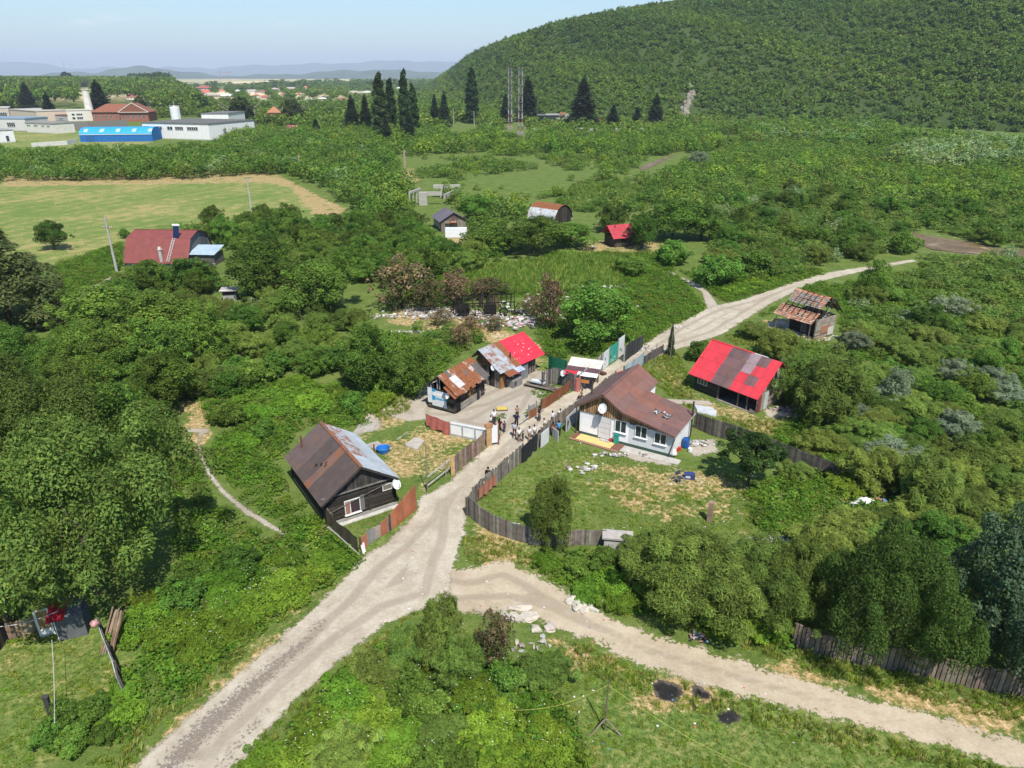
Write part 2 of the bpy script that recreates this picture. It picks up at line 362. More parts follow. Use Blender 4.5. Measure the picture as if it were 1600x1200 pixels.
def sheet(name, polys, mat, z, sp_, pad, label=None, wet=None, world=False):
    polys = [p if world else wpoly(p) for p in polys]
    allp = np.array([q for p in polys for q in p]); lo, hi = allp.min(0)-pad-sp_, allp.max(0)+pad+sp_
    nx, ny = int((hi[0]-lo[0])/sp_)+2, int((hi[1]-lo[1])/sp_)+2
    X, Y = np.meshgrid(lo[0]+sp_*np.arange(nx), lo[1]+sp_*np.arange(ny)); pt = np.stack([X.ravel(), Y.ravel()], 1)
    d = np.full(len(pt), -1e9)
    for p in polys: d = np.maximum(d, sdist(pt, p))
    ii = np.arange(nx*ny).reshape(ny, nx)
    q = np.stack([ii[:-1, :-1], ii[:-1, 1:], ii[1:, 1:], ii[1:, :-1]], -1).reshape(-1, 4)
    q = q[(d[q] > -pad).any(1)]
    used, inv = np.unique(q, return_inverse=True); q = inv.reshape(-1, 4)
    V = np.stack([pt[used, 0], pt[used, 1], np.full(len(used), z)], 1)
    me = npmesh(name, V, q, None, mat)
    a = me.attributes.new('edge', 'FLOAT', 'POINT'); a.data.foreach_set('value', d[used].astype(np.float32))
    if wet:
        dw = np.full(len(used), -1e9)
        for p in wet: dw = np.maximum(dw, sdist(pt[used], wpoly(p)))
        a = me.attributes.new('wet', 'FLOAT', 'POINT'); a.data.foreach_set('value', dw.astype(np.float32))
    o = bpy.data.objects.new(name, me); col.objects.link(o)
    return tag(o, label, None, None, 'structure')
ROAD = [(185,1230),(205,1200),(262,1145),(340,1078),(430,1000),(510,930),(565,872),(606,842),(650,800),(655,775),(676,768),(705,748),(745,712),(766,692),(800,665),(850,635),(900,607),(938,578),(975,555),(1003,540),(1040,513),(1080,494),(1110,479),(1160,468),(1225,445),(1290,426),(1340,418),(1425,405),
        (1435,408),(1340,426),(1290,438),(1240,457),(1205,475),(1165,500),(1130,522),(1075,542),(1040,552),(1015,565),(985,585),(955,592),(905,628),(872,655),(842,688),(815,714),(770,748),(745,772),(731,795),(728,835),(712,880),(700,950),(660,955),(612,972),(562,1010),(470,1090),(400,1162),(345,1230)]
TRACK = [(640,885),(700,880),(735,886),(790,872),(826,888),(866,908),(935,950),(1000,982),(1100,1010),(1200,1042),(1300,1070),(1400,1098),(1500,1126),(1640,1165),(1640,1222),(1520,1186),(1400,1152),(1300,1126),(1200,1104),(1100,1076),(1000,1046),(930,1008),(880,990),(850,976),(790,958),(700,965),(640,950)]
M_road = sheet_mat('gravel_road', [(.38, (.258,.217,.163)), (.5, (.365,.320,.248)), (.58, (.440,.395,.322))], 1.4, .9, True)
M_track = sheet_mat('dirt_track', [(.38, (.268,.217,.150)), (.5, (.365,.302,.218)), (.60, (.43,.365,.275))], 2.4)
M_earth = sheet_mat('packed_earth', [(.33, (.24,.20,.155)), (.5, (.33,.29,.235)), (.64, (.40,.36,.30))], 1.8, 1.1)
M_path = sheet_mat('trodden_path', [(.33, (.24,.20,.155)), (.5, (.33,.29,.235)), (.64, (.40,.36,.30))], .45, 1.4)
M_ash = sheet_mat('burnt_ground', [(.35, (.010,.010,.010)), (.55, (.024,.023,.022)), (.68, (.09,.085,.08))], .7, 1.6)
WET = [[(225,1215),(300,1130),(380,1065),(450,1010),(490,987),(500,990),(465,1028),(410,1078),(320,1165),(275,1215)], [(330,1200),(395,1125),(425,1105),(400,1140),(345,1205)], [(480,975),(508,965),(510,985),(490,992)]]
sheet('road', [ROAD], M_road, .012, .45, 1.3, 'pale gravel road running up between the houses', WET)
sheet('dirt_track', [TRACK], M_track, .008, .45, 1.3, 'beige dirt track leading off the road to the lower right')
sheet('packed_yard', [[(640,655),(655,600),(690,590),(770,580),(815,575),(860,580),(855,605),(780,640),(700,660)],[(702,668),(660,640),(700,640),(720,645),(775,618),(820,598),(850,585),(865,600),(850,622),(838,640),(825,660),(800,690),(768,700),(762,680)], [(585,625),(650,618),(675,650),(640,660),(600,650)], [(560,650),(600,655),(595,672),(555,680)]], M_earth, .010, .4, 1.2, 'bare packed earth yard in front of the rusty roofed shacks')
sheet('footpath', [[(1035,415),(1060,430),(1105,450),(1125,480),(1105,485),(1095,455),(1050,432)], [(1000,620),(1110,626),(1118,634),(1000,630)]], M_path, .009, .4, .9, 'narrow dirt footpath joining the road')
sheet('narrow_path', [[(288,668),(328,669),(328,676),(321,678),(315,686),(317,705),(333,739),(354,766),(387,793),(417,811),(448,833),(445,840),(408,820),(378,802),(345,773),(323,745),(307,708),(307,685),(309,677),(290,676)], [(640,655),(644,655),(637,678),(622,688),(612,710),(608,708),(618,686),(633,675)], [(905,703),(912,702),(880,735),(806,805),(798,808),(805,800),(870,738)]], M_path, .007, .25, .5, 'thin trodden path through the weeds')
sheet('worn_ground', [[(1180,505),(1225,500),(1265,525),(1300,532),(1240,540),(1175,525)], [(1190,640),(1235,632),(1240,650),(1200,655)], [(1070,690),(1115,685),(1125,705),(1085,715)], [(960,712),(990,700),(1050,715),(1060,730),(1000,722)], [(560,900),(545,880),(575,865)], [(700,480),(620,480),(640,495),(760,500),(800,490)]], M_earth, .006, .4, 1.2, 'bare worn ground beside the huts')
sheet('lane', [[(60,500),(90,490),(120,455),(180,430),(178,440),(130,468),(100,500),(55,512)]], M_earth, .006, .5, 1, 'grey lane beside the red barn')
sheet('burnt_patch', [[(1012,1070),(1028,1058),(1064,1068),(1074,1085),(1057,1101),(1026,1095)]], M_ash, .014, .2, .7, 'big black burnt patch on the grass')
sheet('burnt_patch', [[(1074,1070),(1087,1067),(1116,1084),(1112,1098),(1082,1092)]], M_ash, .014, .2, .5, 'small black burnt patch beside the big one')
sheet('burnt_patch', [[(1114,1113),(1145,1106),(1166,1122),(1142,1136),(1122,1131)]], M_ash, .014, .2, .5, 'black burnt patch lower on the grass')
# river
def river_mat():
    m, t, out = newmat('shallow_river'); geo = nd(t, 'ShaderNodeNewGeometry'); pos = geo.outputs['Position']
    n1 = noise(t, pos, .25, 6, .7); n2 = noise(t, pos, 1.2, 4)
    c = ramp(t, n1, [(.4, (.10,.066,.032)), (.58, (.165,.115,.06)), (.70, (.36,.32,.26))])
    b = nd(t, 'ShaderNodeBsdfPrincipled', ins={'Roughness': .45, 'Specular IOR Level': .2}); t.links.new(c, b.inputs['Base Color']); t.links.new(bump(t, n2, .4, .1), b.inputs['Normal']); t.links.new(b.outputs[0], out.inputs[0]); return m
M_river = river_mat()
def strip(name, polys, mat, z, label):
    mb = MB()
    for pl in polys: mb.face([(x, y, z) for x, y in wpoly(pl)][::-1], (1, 1, 1))
    o = mb.build(name, mat)
    me = o.data; bm = bmesh.new(); bm.from_mesh(me); bmesh.ops.recalc_face_normals(bm, faces=bm.faces)
    for f in bm.faces:
        if f.normal.z < 0: f.normal_flip()
    bm.to_mesh(me); bm.free()
    return tag(o, label, None, None, 'structure')
strip('river_bank', [[(1620,407),(1545,401),(1495,400),(1450,396),(1415,380),(1380,360),(1330,348),(1330,341),(1395,348),(1432,361),(1464,367),(1515,374),(1555,384),(1620,390)], [(994,263),(1024,250),(1066,237),(1071,239),(1037,254),(1006,269)], [(1130,205),(1215,207),(1225,216),(1200,221),(1160,218)]], M_track, .05, 'stony pale bank of the river')
strip('river', [[(1620,404),(1545,398),(1500,396),(1455,390),(1425,377),(1385,357),(1335,346),(1335,342),(1390,350),(1430,365),(1462,371),(1510,378),(1550,387),(1620,393)], [(997,263),(1026,251),(1058,241),(1034,253),(1008,266)]], M_river, .10, 'shallow brown river')

# wooded hill on the right: a ridge, built in plan with its own depth
def interp(x, xs, ys): return np.interp(x, xs, ys)
px_k = [640, 670, 700, 740, 800, 860, 940, 1020, 1080, 1200, 1350, 1600, 1900, 2300]
top_k = [132, 130, 112, 84, 58, 38, 20, 7, -2, -26, -50, -80, -100, -110]
base_k = [141, 146, 158, 170, 178, 182, 184, 186, 187, 190, 195, 208, 230, 240]
hn, hm = 160, 64
HP = np.linspace(640, 2300, hn)
HA = []; HB = []; HT = []
for x in HP:
    yb = float(interp(x, px_k, base_k)); g = P(x, yb); D = g.y
    Dr = D + 430 + 60*math.sin(x/90.)
    # ridge height so that the sky line sits where it is seen
    yt = float(interp(x, px_k, top_k)) + 4
    hgt = max(Zat(Dr, yt), 3)
    HA.append(math.atan2(g.x, g.y)); HB.append((math.hypot(g.x, g.y), math.hypot(g.x, g.y)*Dr/D)); HT.append(hgt)
HA = np.array(HA); HB = np.array(HB); HT = np.array(HT)
tt = np.linspace(0, 1.5, hm)
def hill_prof(t): return np.where(t < 1, np.sin(np.clip(t, 0, 1)*math.pi/2)**1.0*(.75+.25*np.clip(t,0,1)), np.cos((t-1)*math.pi/2*1.4))
def hillz(a, t, ht, r):
    x, y = r*np.sin(a), r*np.cos(a)
    lump = 9*np.sin(x/61+1.3)*np.sin(y/47)+5*np.sin(x/23+y/31)
    return ht*hill_prof(t) + lump*np.clip(t*3, 0, 1)*np.clip(1.12-t, 0, 1)*np.clip(ht/80, 0, 1)
hv = []
for j in range(hn):
    r = HB[j,0] + (HB[j,1]-HB[j,0])*tt
    z = hillz(HA[j], tt, HT[j], r) - np.where(tt == 0, 2, 0)
    hv.append(np.stack([r*np.sin(HA[j]), r*np.cos(HA[j]), z], 1))
hv = np.array(hv); ii = np.arange(hn*hm).reshape(hn, hm)
Q = np.stack([ii[:-1, :-1], ii[1:, :-1], ii[1:, 1:], ii[:-1, 1:]], -1).reshape(-1, 4)
M_hill = matcol('hill_soil', .95, .06, .3, 0, .1)
me = npmesh('hill', hv.reshape(-1, 3), Q, np.tile([[.055,.085,.022]], (len(Q), 1)), M_hill, True)
hill = bpy.data.objects.new('hill', me); col.objects.link(hill); tag(hill, 'steep wooded hill rising on the right', None, None, 'structure')
# far blue mountains
def mountains(name, px, top, D, label, c, depth=2500, seed=3):
    r = random.Random(seed); xs = np.linspace(px[0], px[-1], 160); vs = []; n = len(xs)
    for k, x in enumerate(xs):
        y = float(np.interp(x, px, top)) + 1.2*math.sin(x/17+seed) + .8*math.sin(x/7.3)
        zt = max(Zat(D, y), 5); X = (x-800)/F*(D*cp)
        ww = depth*.5
        for s, hz in ((-1, -20), (-.62, .34), (-.3, .75), (0, 1), (.4, .7), (1, -20)):
            zz = zt*hz if hz > 0 else hz
            if 0 < hz < 1: zz *= 1 + .25*math.sin(x/11*2+s*9) * (1-hz)
            vs.append((X*(D+s*ww)/D, D+s*ww, zz))
    ii = np.arange(n*6).reshape(n, 6); Q = np.stack([ii[:-1, :-1], ii[1:, :-1], ii[1:, 1:], ii[:-1, 1:]], -1).reshape(-1, 4)
    me = npmesh(name, np.array(vs), Q, np.tile([c], (len(Q), 1)), matcol(name+'_cover', .95, .002, .5, 0, .1), True)
    o = bpy.data.objects.new(name, me); col.objects.link(o); return tag(o, label, None, None, 'structure')
mountains('mountains', [-700,-200,0,60,120,200,330,420,500,560,640,700,800,1200], [80,85,94,99,107,105,106,101,100,97,94,97,100,100], 21000, 'pale blue far mountain range on the horizon', (.07,.10,.05), 5000, 1)
mountains('hills', [-300,0,50,110,150,175,230,290,345,380,440,500,560,600,650,760], [121,119,117,113,113,108,103,112,119,117,117,112,110,108,112,113], 9000, 'low blue hills beyond the plain', (.06,.09,.04), 1800, 5)
# ------------------------------------------------------------------ house helpers (local frame: x along the front wall, y into the house)
def TR(x, y, z, deg=0): return Matrix.Translation((x, y, z)) @ Matrix.Rotation(R_(deg), 4, 'Z')
def walls4(W, D): return [(TR(0,0,0), W), (TR(W,0,0,90), D), (TR(W,D,0,180), W), (TR(0,D,0,-90), D)]
DARKW = [(.030,.026,.023), (.045,.037,.031), (.024,.021,.019), (.062,.050,.040)]
GREYW = [(.20,.17,.14), (.26,.22,.18), (.15,.125,.10), (.31,.265,.215)]
BROWNW = [(.19,.105,.055), (.25,.145,.075), (.145,.075,.04), (.30,.19,.105)]
def planks_h(mb, L, z0, z1, pal, hh=.22, th=.10, y=0, top=None):      # rows of boards or logs; outward is -y
    z = z0
    while z < z1 - .02:
        h = min(hh*rnd.uniform(.85, 1.15), z1 - z); x0, x1 = 0, L
        if top:
            xs = [x for x in np.linspace(0, L, 60) if top(x) > z+h*.5]
            if not xs: break
            x0, x1 = xs[0], xs[-1]
        o = rnd.uniform(0, .03)
        mb.box((x0, y-th*.5-o, z), (x1, y+th*.5, z+h-.018), jit(rnd.choice(pal), .2)); z += h
def planks_v(mb, L, z0, z1, pal, ww=.16, th=.03, y=0, top=None, gap=.008, ragged=0, skip=0):
    x = 0
    while x < L - .03:
        wd = min(ww*rnd.uniform(.8, 1.25), L - x)
        a = top(x) if top else z1; b = top(x+wd) if top else z1
        k = rnd.uniform(-ragged, ragged*.5); o = rnd.uniform(-.012, .012); c = jit(rnd.choice(pal), .22)
        if rnd.random() > skip and min(a, b) + k > z0 + .03:
            y0, y1 = y-th/2+o, y+th/2+o; xa, xb = x+gap/2, x+wd-gap/2
            i = [mb.p(q) for q in ((xa,y0,z0),(xb,y0,z0),(xb,y1,z0),(xa,y1,z0),(xa,y0,a+k),(xb,y0,b+k),(xb,y1,b+k),(xa,y1,a+k))]
            for q in ((0,3,2,1),(4,5,6,7),(0,1,5,4),(1,2,6,5),(2,3,7,6),(3,0,4,7)): mb.idx([i[t] for t in q], c)
        x += wd
def panel(mb, A, U, V, u0, u1, v0, v1, c, corr=0.0, pitch=.2, th=.02, lift=0):   # one metal sheet on the slope A + u U + v V
    A, U, V = Vector(A), Vector(U).normalized(), Vector(V).normalized(); N = U.cross(V).normalized()
    if N.z < 0: N = -N
    n = max(1, int((u1-u0)/pitch*4)) if corr else 2; m = 3
    top = []; bot = []
    for j in range(m+1):
        v = v0+(v1-v0)*j/m; rt = []; rb = []
        for i in range(n+1):
            u = u0+(u1-u0)*i/n; hgt = lift + (corr*math.sin(2*math.pi*u/pitch) if corr else 0) + .006*math.sin(u*5+v*3)
            q = A+U*u+V*v+N*hgt; rt.append(mb.p(q)); rb.append(mb.p(q-N*th))
        top.append(rt); bot.append(rb)
    for j in range(m):
        for i in range(n):
            mb.idx((top[j][i], top[j][i+1], top[j+1][i+1], top[j+1][i]), c)
            mb.idx((bot[j][i], bot[j+1][i], bot[j+1][i+1], bot[j][i+1]), c)
    for j in range(m):
        mb.idx((top[j][0], top[j+1][0], bot[j+1][0], bot[j][0]), c); mb.idx((top[j][n], bot[j][n], bot[j+1][n], top[j+1][n]), c)
    for i in range(n):
        mb.idx((top[0][i], bot[0][i], bot[0][i+1], top[0][i+1]), c); mb.idx((top[m][i], top[m][i+1], bot[m][i+1], bot[m][i]), c)
def slope(mb, A, U, V, LU, LV, pick, nu, nv, corr=0, over=.05, pitch=.2, jag=.0):
    for j in reversed(range(nv)):
        for i in range(nu):
            c = pick((i+.5)/nu, (j+.5)/nv)
            if c is None: continue
            l = .012*((i+j) % 2)+.03*(nv-1-j)*(1 if nv > 1 else 0)+rnd.uniform(0, .008)
            j0 = rnd.uniform(-jag, jag) if j == nv-1 else 0
            panel(mb, A, U, V, LU*i/nu-over*(i > 0), LU*(i+1)/nu, LV*j/nv, LV*(j+1)/nv+over*(j < nv-1)+j0, c, corr, pitch, .02, l)
def window(parent, M, wd, ht, fc=(.78,.78,.76), glass=(.03,.035,.04), mull=1, sill=True, name='window'):
    f = MB(); f.M = M; b = .07
    f.box((-b, -.06, -b), (0, .02, ht+b), fc); f.box((wd, -.06, -b), (wd+b, .02, ht+b), fc)
    f.box((0, -.06, -b), (wd, .02, 0), fc); f.box((0, -.06, ht), (wd, .02, ht+b), fc)
    for k in range(1, mull+1): f.box((wd*k/(mull+1)-.035, -.055, 0), (wd*k/(mull+1)+.035, .02, ht), fc)
    o = f.build(name, M_plastic, parent)
    g = MB(); g.M = M; g.box((0, -.02, 0), (wd, .01, ht), glass); g.build('pane', M_glass, o)
    if sill:
        s = MB(); s.M = M; s.box((-b-.05, -.14, -b-.05), (wd+b+.05, .02, -b-.004), fc); s.build('sill', M_plaster, o)
    return o
def dish(parent, loc, aim, r=.42):
    m = MB(); q = Vector(aim).normalized().to_track_quat('Z', 'Y').to_matrix().to_4x4(); m.M = Matrix.Translation(loc) @ q
    W_ = (.78,.78,.77); n = 24; rings = []
    for s in (1, -1):
        for k in range(1, 6):
            a = r*k/5; z = .22*(a/r)**2*r*1.2 - (.015 if s < 0 else 0)
            rings.append([m.p((a*math.cos(2*math.pi*j/n), a*math.sin(2*math.pi*j/n)*1.08, z)) for j in range(n)])
    for s in (0, 5):
        for a, b in zip(rings[s:s+4], rings[s+1:s+5]):
            for j in range(n): m.idx([a[j], a[(j+1)%n], b[(j+1)%n], b[j]], W_)
        m.idx(rings[s], W_)
    for j in range(n): m.idx([rings[4][j], rings[4][(j+1)%n], rings[9][(j+1)%n], rings[9][j]], W_)
    o = m.build('satellite_dish', M_plastic, parent)
    a = MB(); a.M = m.M; g = (.25,.25,.25)
    a.tube([(0, -r, .1), (0, -r*.3, r*.9)], .014, g, 6); a.box((-.05, -r*.3-.05, r*.9-.03), (.05, -r*.3+.05, r*.9+.07), g)
    a.tube([(0, 0, -.02), (0, 0, -.22), (0, -.25, -.3)], .025, g, 6); a.build('mount_arm', M_plastic, o)
    return o
def origin(pxL, pxR):
    a, b = P(*pxL), P(*pxR); d = b-a
    return a, math.atan2(d.y, d.x), d.length
RUST = lambda a: (.085,.075,.072, a)

# ---------------- the dark log house
a, ang, W = origin((512,823), (618,788)); D = 8.3
hs = empty('log_house', a, ang, 'black log house with a brown and rusty sheet metal gable roof beside the road', 'house')
mb = MB()
for k, (M, L) in enumerate(walls4(W, D)):
    mb.M = M; planks_h(mb, L, .30, 2.58, DARKW, .21, .18, .06)
    for x in ((0, L) if k != 0 else (0, W*.62, L)): mb.box((x-.10, -.10, .25), (x+.10, .10, 2.6), jit(DARKW[1]))
mb.M = TR(0, 0, 0)
tp = lambda x: 2.62 + (4.60-2.62)*(x/2.93 if x < 2.93 else max(0, (W-x)/(W-2.93)))-.10
planks_v(mb, W, 2.6, 5, [(.05,.045,.04),(.07,.062,.055),(.035,.032,.03)], .17, .04, -.05, tp)
mb.M = TR(W, D, 0, 180); planks_v(mb, W, 2.6, 5, DARKW, .17, .04, -.05, lambda x: tp(W-x))
mb.build('wall', M_wood, hs)
mb = MB(); mb.box((-.03,-.14,-.1), (W+.12, D+.12, .29), (.30,.29,.27)); mb.box((-.35,-.55,-.05),(W+.2,-.15,.07),(.50,.48,.44)); mb.build('foundation', M_conc, hs)
mb = MB(); mb.box((-.3,-.20,2.56), (W+.2,-.10,2.66), (.16,.15,.14)); mb.beam((0,-.2,1.2),(W*.9,-.2,2.35),.03,.03,(.2,.17,.14)); mb.build('trim', M_wood, hs)
ap = 2.93; ez = 2.28; zr = 4.66
mb = MB(); ov = .55
def pk(u, v):
    if u < .18: return (.125,.105,.105,.34)
    if .30 < u < .45: return (.15,.115,.105,.38) if not (.30 < u < .38) else (.17,.10,.085,.46)
    return (.088,.070,.064,.36 + (.13 if u > .75 and v < .35 else 0))
Ux = (0,1,0)
def pkL(u, v): return pk(1-u, v)
Vl = Vector((-.50-ap, 0, ez-zr)); Vr = Vector((W+.28-ap, 0, 2.66-zr))
slope(mb, (ap, -ov, zr), (0,1,0), Vl, D+ov+.25, Vl.length, lambda u, v: (.094,.070,.061,.34+(.05 if u < .22 and v < .5 else 0)) if (u < .28 or u > .4) and u < .72 else ((.16,.10,.082,.44) if u < .5 else (.128,.092,.082,.35)), 9, 2, 0, .05)
slope(mb, (ap, -ov, zr), (0,1,0), Vr, D+ov+.25, Vr.length, lambda u, v: (.38,.42,.45,.22 if (u < .30 or v > .66) else .47), 7, 2, .012, .05, .18)
mb.beam((ap,-ov,zr+.03),(ap,D+.25,zr+.03),.28,.05,(.14,.085,.07,.5))
rf = mb.build('roof', M_metal, hs)
mb = MB()
for x, z in ((-.42, ez+.02), (W+.2, 2.64)): mb.beam((x,-ov+.03,z-.07),(ap,-ov+.03,zr-.09),.04,.16,(.05,.045,.04))
for k in range(9):
    y = -.3+k*(D+.4)/8
    for x, z in ((-.45, ez-.05), (W+.22, 2.58)): mb.beam((x,y,z),(ap,y,zr-.14),.07,.12,(.05,.042,.036))
mb.build('rafter', M_wood, rf)
mb = MB(); 
for x, y, sx in ((1.0, 3.4, .3), (.7, 3.9, .25), (1.3, 3.1, .2), (1.15, 2.9, .18), (1.9, 3.7, .12), (2.5, 5.0, .3)):
    z = zr + (ap-x)*(ez-zr)/(ap+.5) + .06
    mb.face([(x, y, z), (x+.22, y+.05, z+.15), (x+.25, y+sx, z+.17), (x+.05, y+sx*.8, z+.04)], (.012,.011,.011))
mb.build('tar_patch', M_char, rf)
mb = MB(); mb.tube([(W*.15, D*.92, 2.5), (W*.15, D*.92, 4.3)], .09, (.16,.07,.045), 8); mb.build('chimney_pipe', M_metal, hs)
wn = window(hs, TR(1.52, -.10, .62), 1.15, 1.12, (.72,.71,.68), (.06,.035,.05), 0)
mb = MB(); mb.M = TR(1.52, -.10, .62); mb.box((.02, -.05, .02), (.34, -.022, 1.1), (.33,.16,.11)); mb.box((.36,-.05,0),(.42,.0,1.12),(.72,.71,.68)); mb.build('shutter', M_wood, wn)
mb = MB(); mb.box((2.78,-.11,.55),(3.1,-.02,1.9),(.16,.155,.15)); mb.build('plaster_patch', M_plaster, hs)
window(hs, TR(4.72, -.10, 1.72), .72, .42, (.62,.60,.55), (.20,.18,.15), 0, False)
dish(hs, (W-.10, -.62, 2.25), (.35, -.85, .5), .40)

# ---------------- the white cottage
a, ang, W = origin((905,677), (1050,715)); D1, D2 = 8.1, 5.1
hs = empty('cottage', a, ang, 'white cottage with a wide brown red metal roof and timber gable', 'house')
ax, zr = 2.45, 4.84; kx, kz = 4.55, 3.50; ex, ez = W+.30, 2.42; lx, lz = -.42, 3.0
def rtop(x): return lz+(zr-lz)*(x-lx)/(ax-lx) if x < ax else (zr+(kz-zr)*(x-ax)/(kx-ax) if x < kx else kz+(ez-kz)*(x-kx)/(ex-kx))
mb = MB(); WH, GY = (.95,.93,.95), (.66,.68,.69)
sx = 5.05
mb.box((0,0,.0),(sx,.22,2.62),WH); mb.box((sx,.0,.0),(W,.22,2.30),GY)
mb.box((0,.22,0),(.22,D1,2.95),WH); mb.box((W-.22,.22,0),(W,D2,2.33),(.80,.80,.79))
mb.box((.22,D1-.22,0),(kx,D1,3.2),WH); mb.box((kx,D2-.22,0),(W-.22,D2,2.33),WH); mb.box((kx-.22,D2,0),(kx,D1-.22,3.2),WH)
mb.build('wall', M_plaster, hs)
mb = MB(); mb.box((-.03,-.05,0),(W+.02,-.003,.30),(.055,.10,.075)); mb.build('plinth', M_plaster, hs)
mb = MB(); planks_v(mb, W-.1, 2.5, 5, [tuple(min(.6,x*2.0) for x in c) for c in BROWNW], .21, .04, -.06, lambda x: rtop(x)-.10)
for k in range(44):
    x = k*.215; 
    if rtop(x)-.1 > 2.6 and x < W-.3: mb.box((x-.025,-.11,2.48),(x+.025,-.082,rtop(x)-.12),(.085,.05,.03))
gb = mb.build('gable_boards', M_wood, hs)
# gable boards follow the wall tops: white wall ends lower towards the right
mb = MB(); RC = lambda a=.2: jit((.185,.095,.085), .10) + (a,)
def rc(u, v): return jit(rnd.choice([(.165,.092,.078),(.190,.100,.082),(.205,.095,.070),(.225,.100,.070)]), .05) + (.26,)
o1 = -.5
Vl = Vector((lx-ax, 0, lz-zr)); slope(mb, (ax,o1,zr), (0,1,0), Vl, D1-o1+.3, Vl.length, lambda u, v: (.150,.090,.074,.25), 6, 2, 0)
Vr = Vector((kx-ax, 0, kz-zr)); slope(mb, (ax,o1,zr+.012), (0,1,0), Vr, D1-o1+.3, Vr.length+.25, rc, 5, 2, 0)
Vk = Vector((ex-kx, 0, ez-kz)); slope(mb, (kx,o1,kz-.02), (0,1,0), Vk, D2-o1+.4, Vk.length, rc, 4, 3, 0)
mb.beam((ax,o1,zr+.045),(ax,D1+.3,zr+.045),.3,.04,(.17,.085,.075,.2))
rf = mb.build('roof', M_metal, hs)
mb = MB(); BR=(.16,.085,.06)
for p, q in (((lx,lz),(ax,zr)),((ax,zr),(kx,kz)),((kx,kz),(ex,ez))): mb.beam((p[0],o1+.03,p[1]-.10),(q[0],o1+.03,q[1]-.10),.04,.15,BR)
mb.beam((ex-.05,o1,ez-.12),(ex-.05,D2+.35,ez-.12),.05,.14,(.75,.75,.74)); mb.build('bargeboard', M_wood, rf)
for x, z, h in ((3.72,1.28,1.12),(5.75,1.28,1.08),(7.62,1.12,1.0)): window(hs, TR(x,-.02,z), 1.05, h, (.86,.86,.86), (.035,.045,.055), 1)
mb = MB(); mb.box((2.05,-.07,.18),(3.25,-.004,2.35),(.74,.71,.71))
for x in (2.02, 3.22): mb.box((x,-.10,.12),(x+.06,-.003,2.42),(.62,.60,.58))
for z in (.75,1.3,1.85): mb.box((2.08,-.085,z),(3.22,-.072,z+.02),(.42,.40,.39))
dr = mb.build('door', M_plastic, hs)
mb = MB(); mb.box((2.3,-.45,0),(3.3,-.06,.14),(.45,.43,.40)); mb.build('door_step', M_conc, hs)
dish(hs, (2.62,-.62,3.55), (-.15,-.85,.45), .45)
mb = MB(); mb.tube([(-.32,-.12,0),(-.32,-.12,2.95)], .05, (.05,.045,.045), 8); mb.tube([(W+.18,-.3,ez-.15),(W+.1,-.12,1.9),(W-.32,-.12,.1)], .045, (.05,.05,.05), 8); mb.build('drainpipe', M_plastic, hs)
mb = MB(); mb.tube([(W+.22,D2-.6,0.2),(W+.22,D2-.6,3.9)], .085, (.05,.045,.045), 8); mb.tube([(W-.1,D2-.6,1.9),(W+.25,D2-.6,1.9)],.07,(.05,.045,.045),8); mb.build('stove_pipe', M_metal, hs)
mb = MB(); mb.tube([(.15,2.2,3.4),(.15,2.2,4.9)], .07, (.07,.04,.035), 8); mb.build('flue', M_metal, hs)
mb = MB(); mb.face([(0,-1.6,.02),(0,-.06,.02),(W+.9,-.06,.02),(W+.9,-1.0,.02)], (.45,.43,.39)); mb.build('apron', M_conc, hs)
cottage = (a, ang, W)
def CL(x, y, z=0):          # a point given in the cottage's frame
    c, s = math.cos(ang_c), math.sin(ang_c); return Vector((a_c.x+x*c-y*s, a_c.y+x*s+y*c, z))
a_c, ang_c = a, ang
# junk on the cottage roof
r_ = random.Random(4); mb = MB()
z0 = lambda x: kz+(ez-kz)*(x-kx)/(ex-kx)+.09
for k in range(26):
    x, y = 7.35+r_.uniform(-.75,.75)*1.0, 2.2+r_.uniform(-.5,.5)
    mb.rock((x, y, z0(x)+.04), (r_.uniform(.06,.2), r_.uniform(.06,.2), .07), r_.choice([(.62,.62,.62),(.05,.05,.05),(.30,.31,.33),(.15,.15,.16)]), r_, 1)
o = mb.build('scrap_heap', M_plastic); o.location = a; o.rotation_euler = (0,0,ang); tag(o, 'little heap of white and dark scrap lying on the brown cottage roof', 'scrap')

# ---------------- red and brown corrugated shack
a, ang, _ = origin((1085,607), (1188,648)); W, D = 7.9, 4.9
hs = empty('red_roof_house', a, ang, 'grey wooden house under a red and brown corrugated roof with open porch', 'house')
mb = MB(); px_ = 3.3
mb.M = TR(0,0,0); planks_h(mb, px_, .15, 1.95, [(.05,.043,.036),(.075,.063,.052)], .2, .12)
mb.M = TR(px_,1.6,0); planks_h(mb, W-px_, .15, 2.4, [(.05,.043,.036),(.07,.06,.05)], .2, .12)
mb.M = TR(px_,0,0,90); planks_h(mb, 1.6, .15, 2.1, [(.05,.043,.036)], .2, .12)
mb.M = TR(W,0,0,90); planks_h(mb, D, .15, 2.2, GREYW, .17, .14, 0)
mb.M = TR(W,D,0,180); planks_h(mb, W, .15, 2.1, GREYW, .2, .12)
mb.M = TR(0,D,0,-90); planks_h(mb, D, .15, 2.1, DARKW, .2, .12)
zr, ry = 4.95, 2.95; fe = 1.95
gt = lambda x: 2.0+(zr-.25-2.0)*(x/ry if x < ry else (D-x)/(D-ry))
mb.M = TR(W,0,0,90); planks_v(mb, D, 2.1, 5, [(.62,.64,.66),(.07,.06,.055),(.30,.28,.26)], .17, .03, -.03, gt, .05, .1, .1)
mb.M = TR(0,D,0,-90); planks_v(mb, D, 2.1, 5, DARKW, .18, .03, -.03, lambda x: gt(D-x))
mb.M = TR(0,0,0); mb.build('wall', M_wood, hs)
mb = MB(); mb.M = TR(W+.09,.0,0,90); 
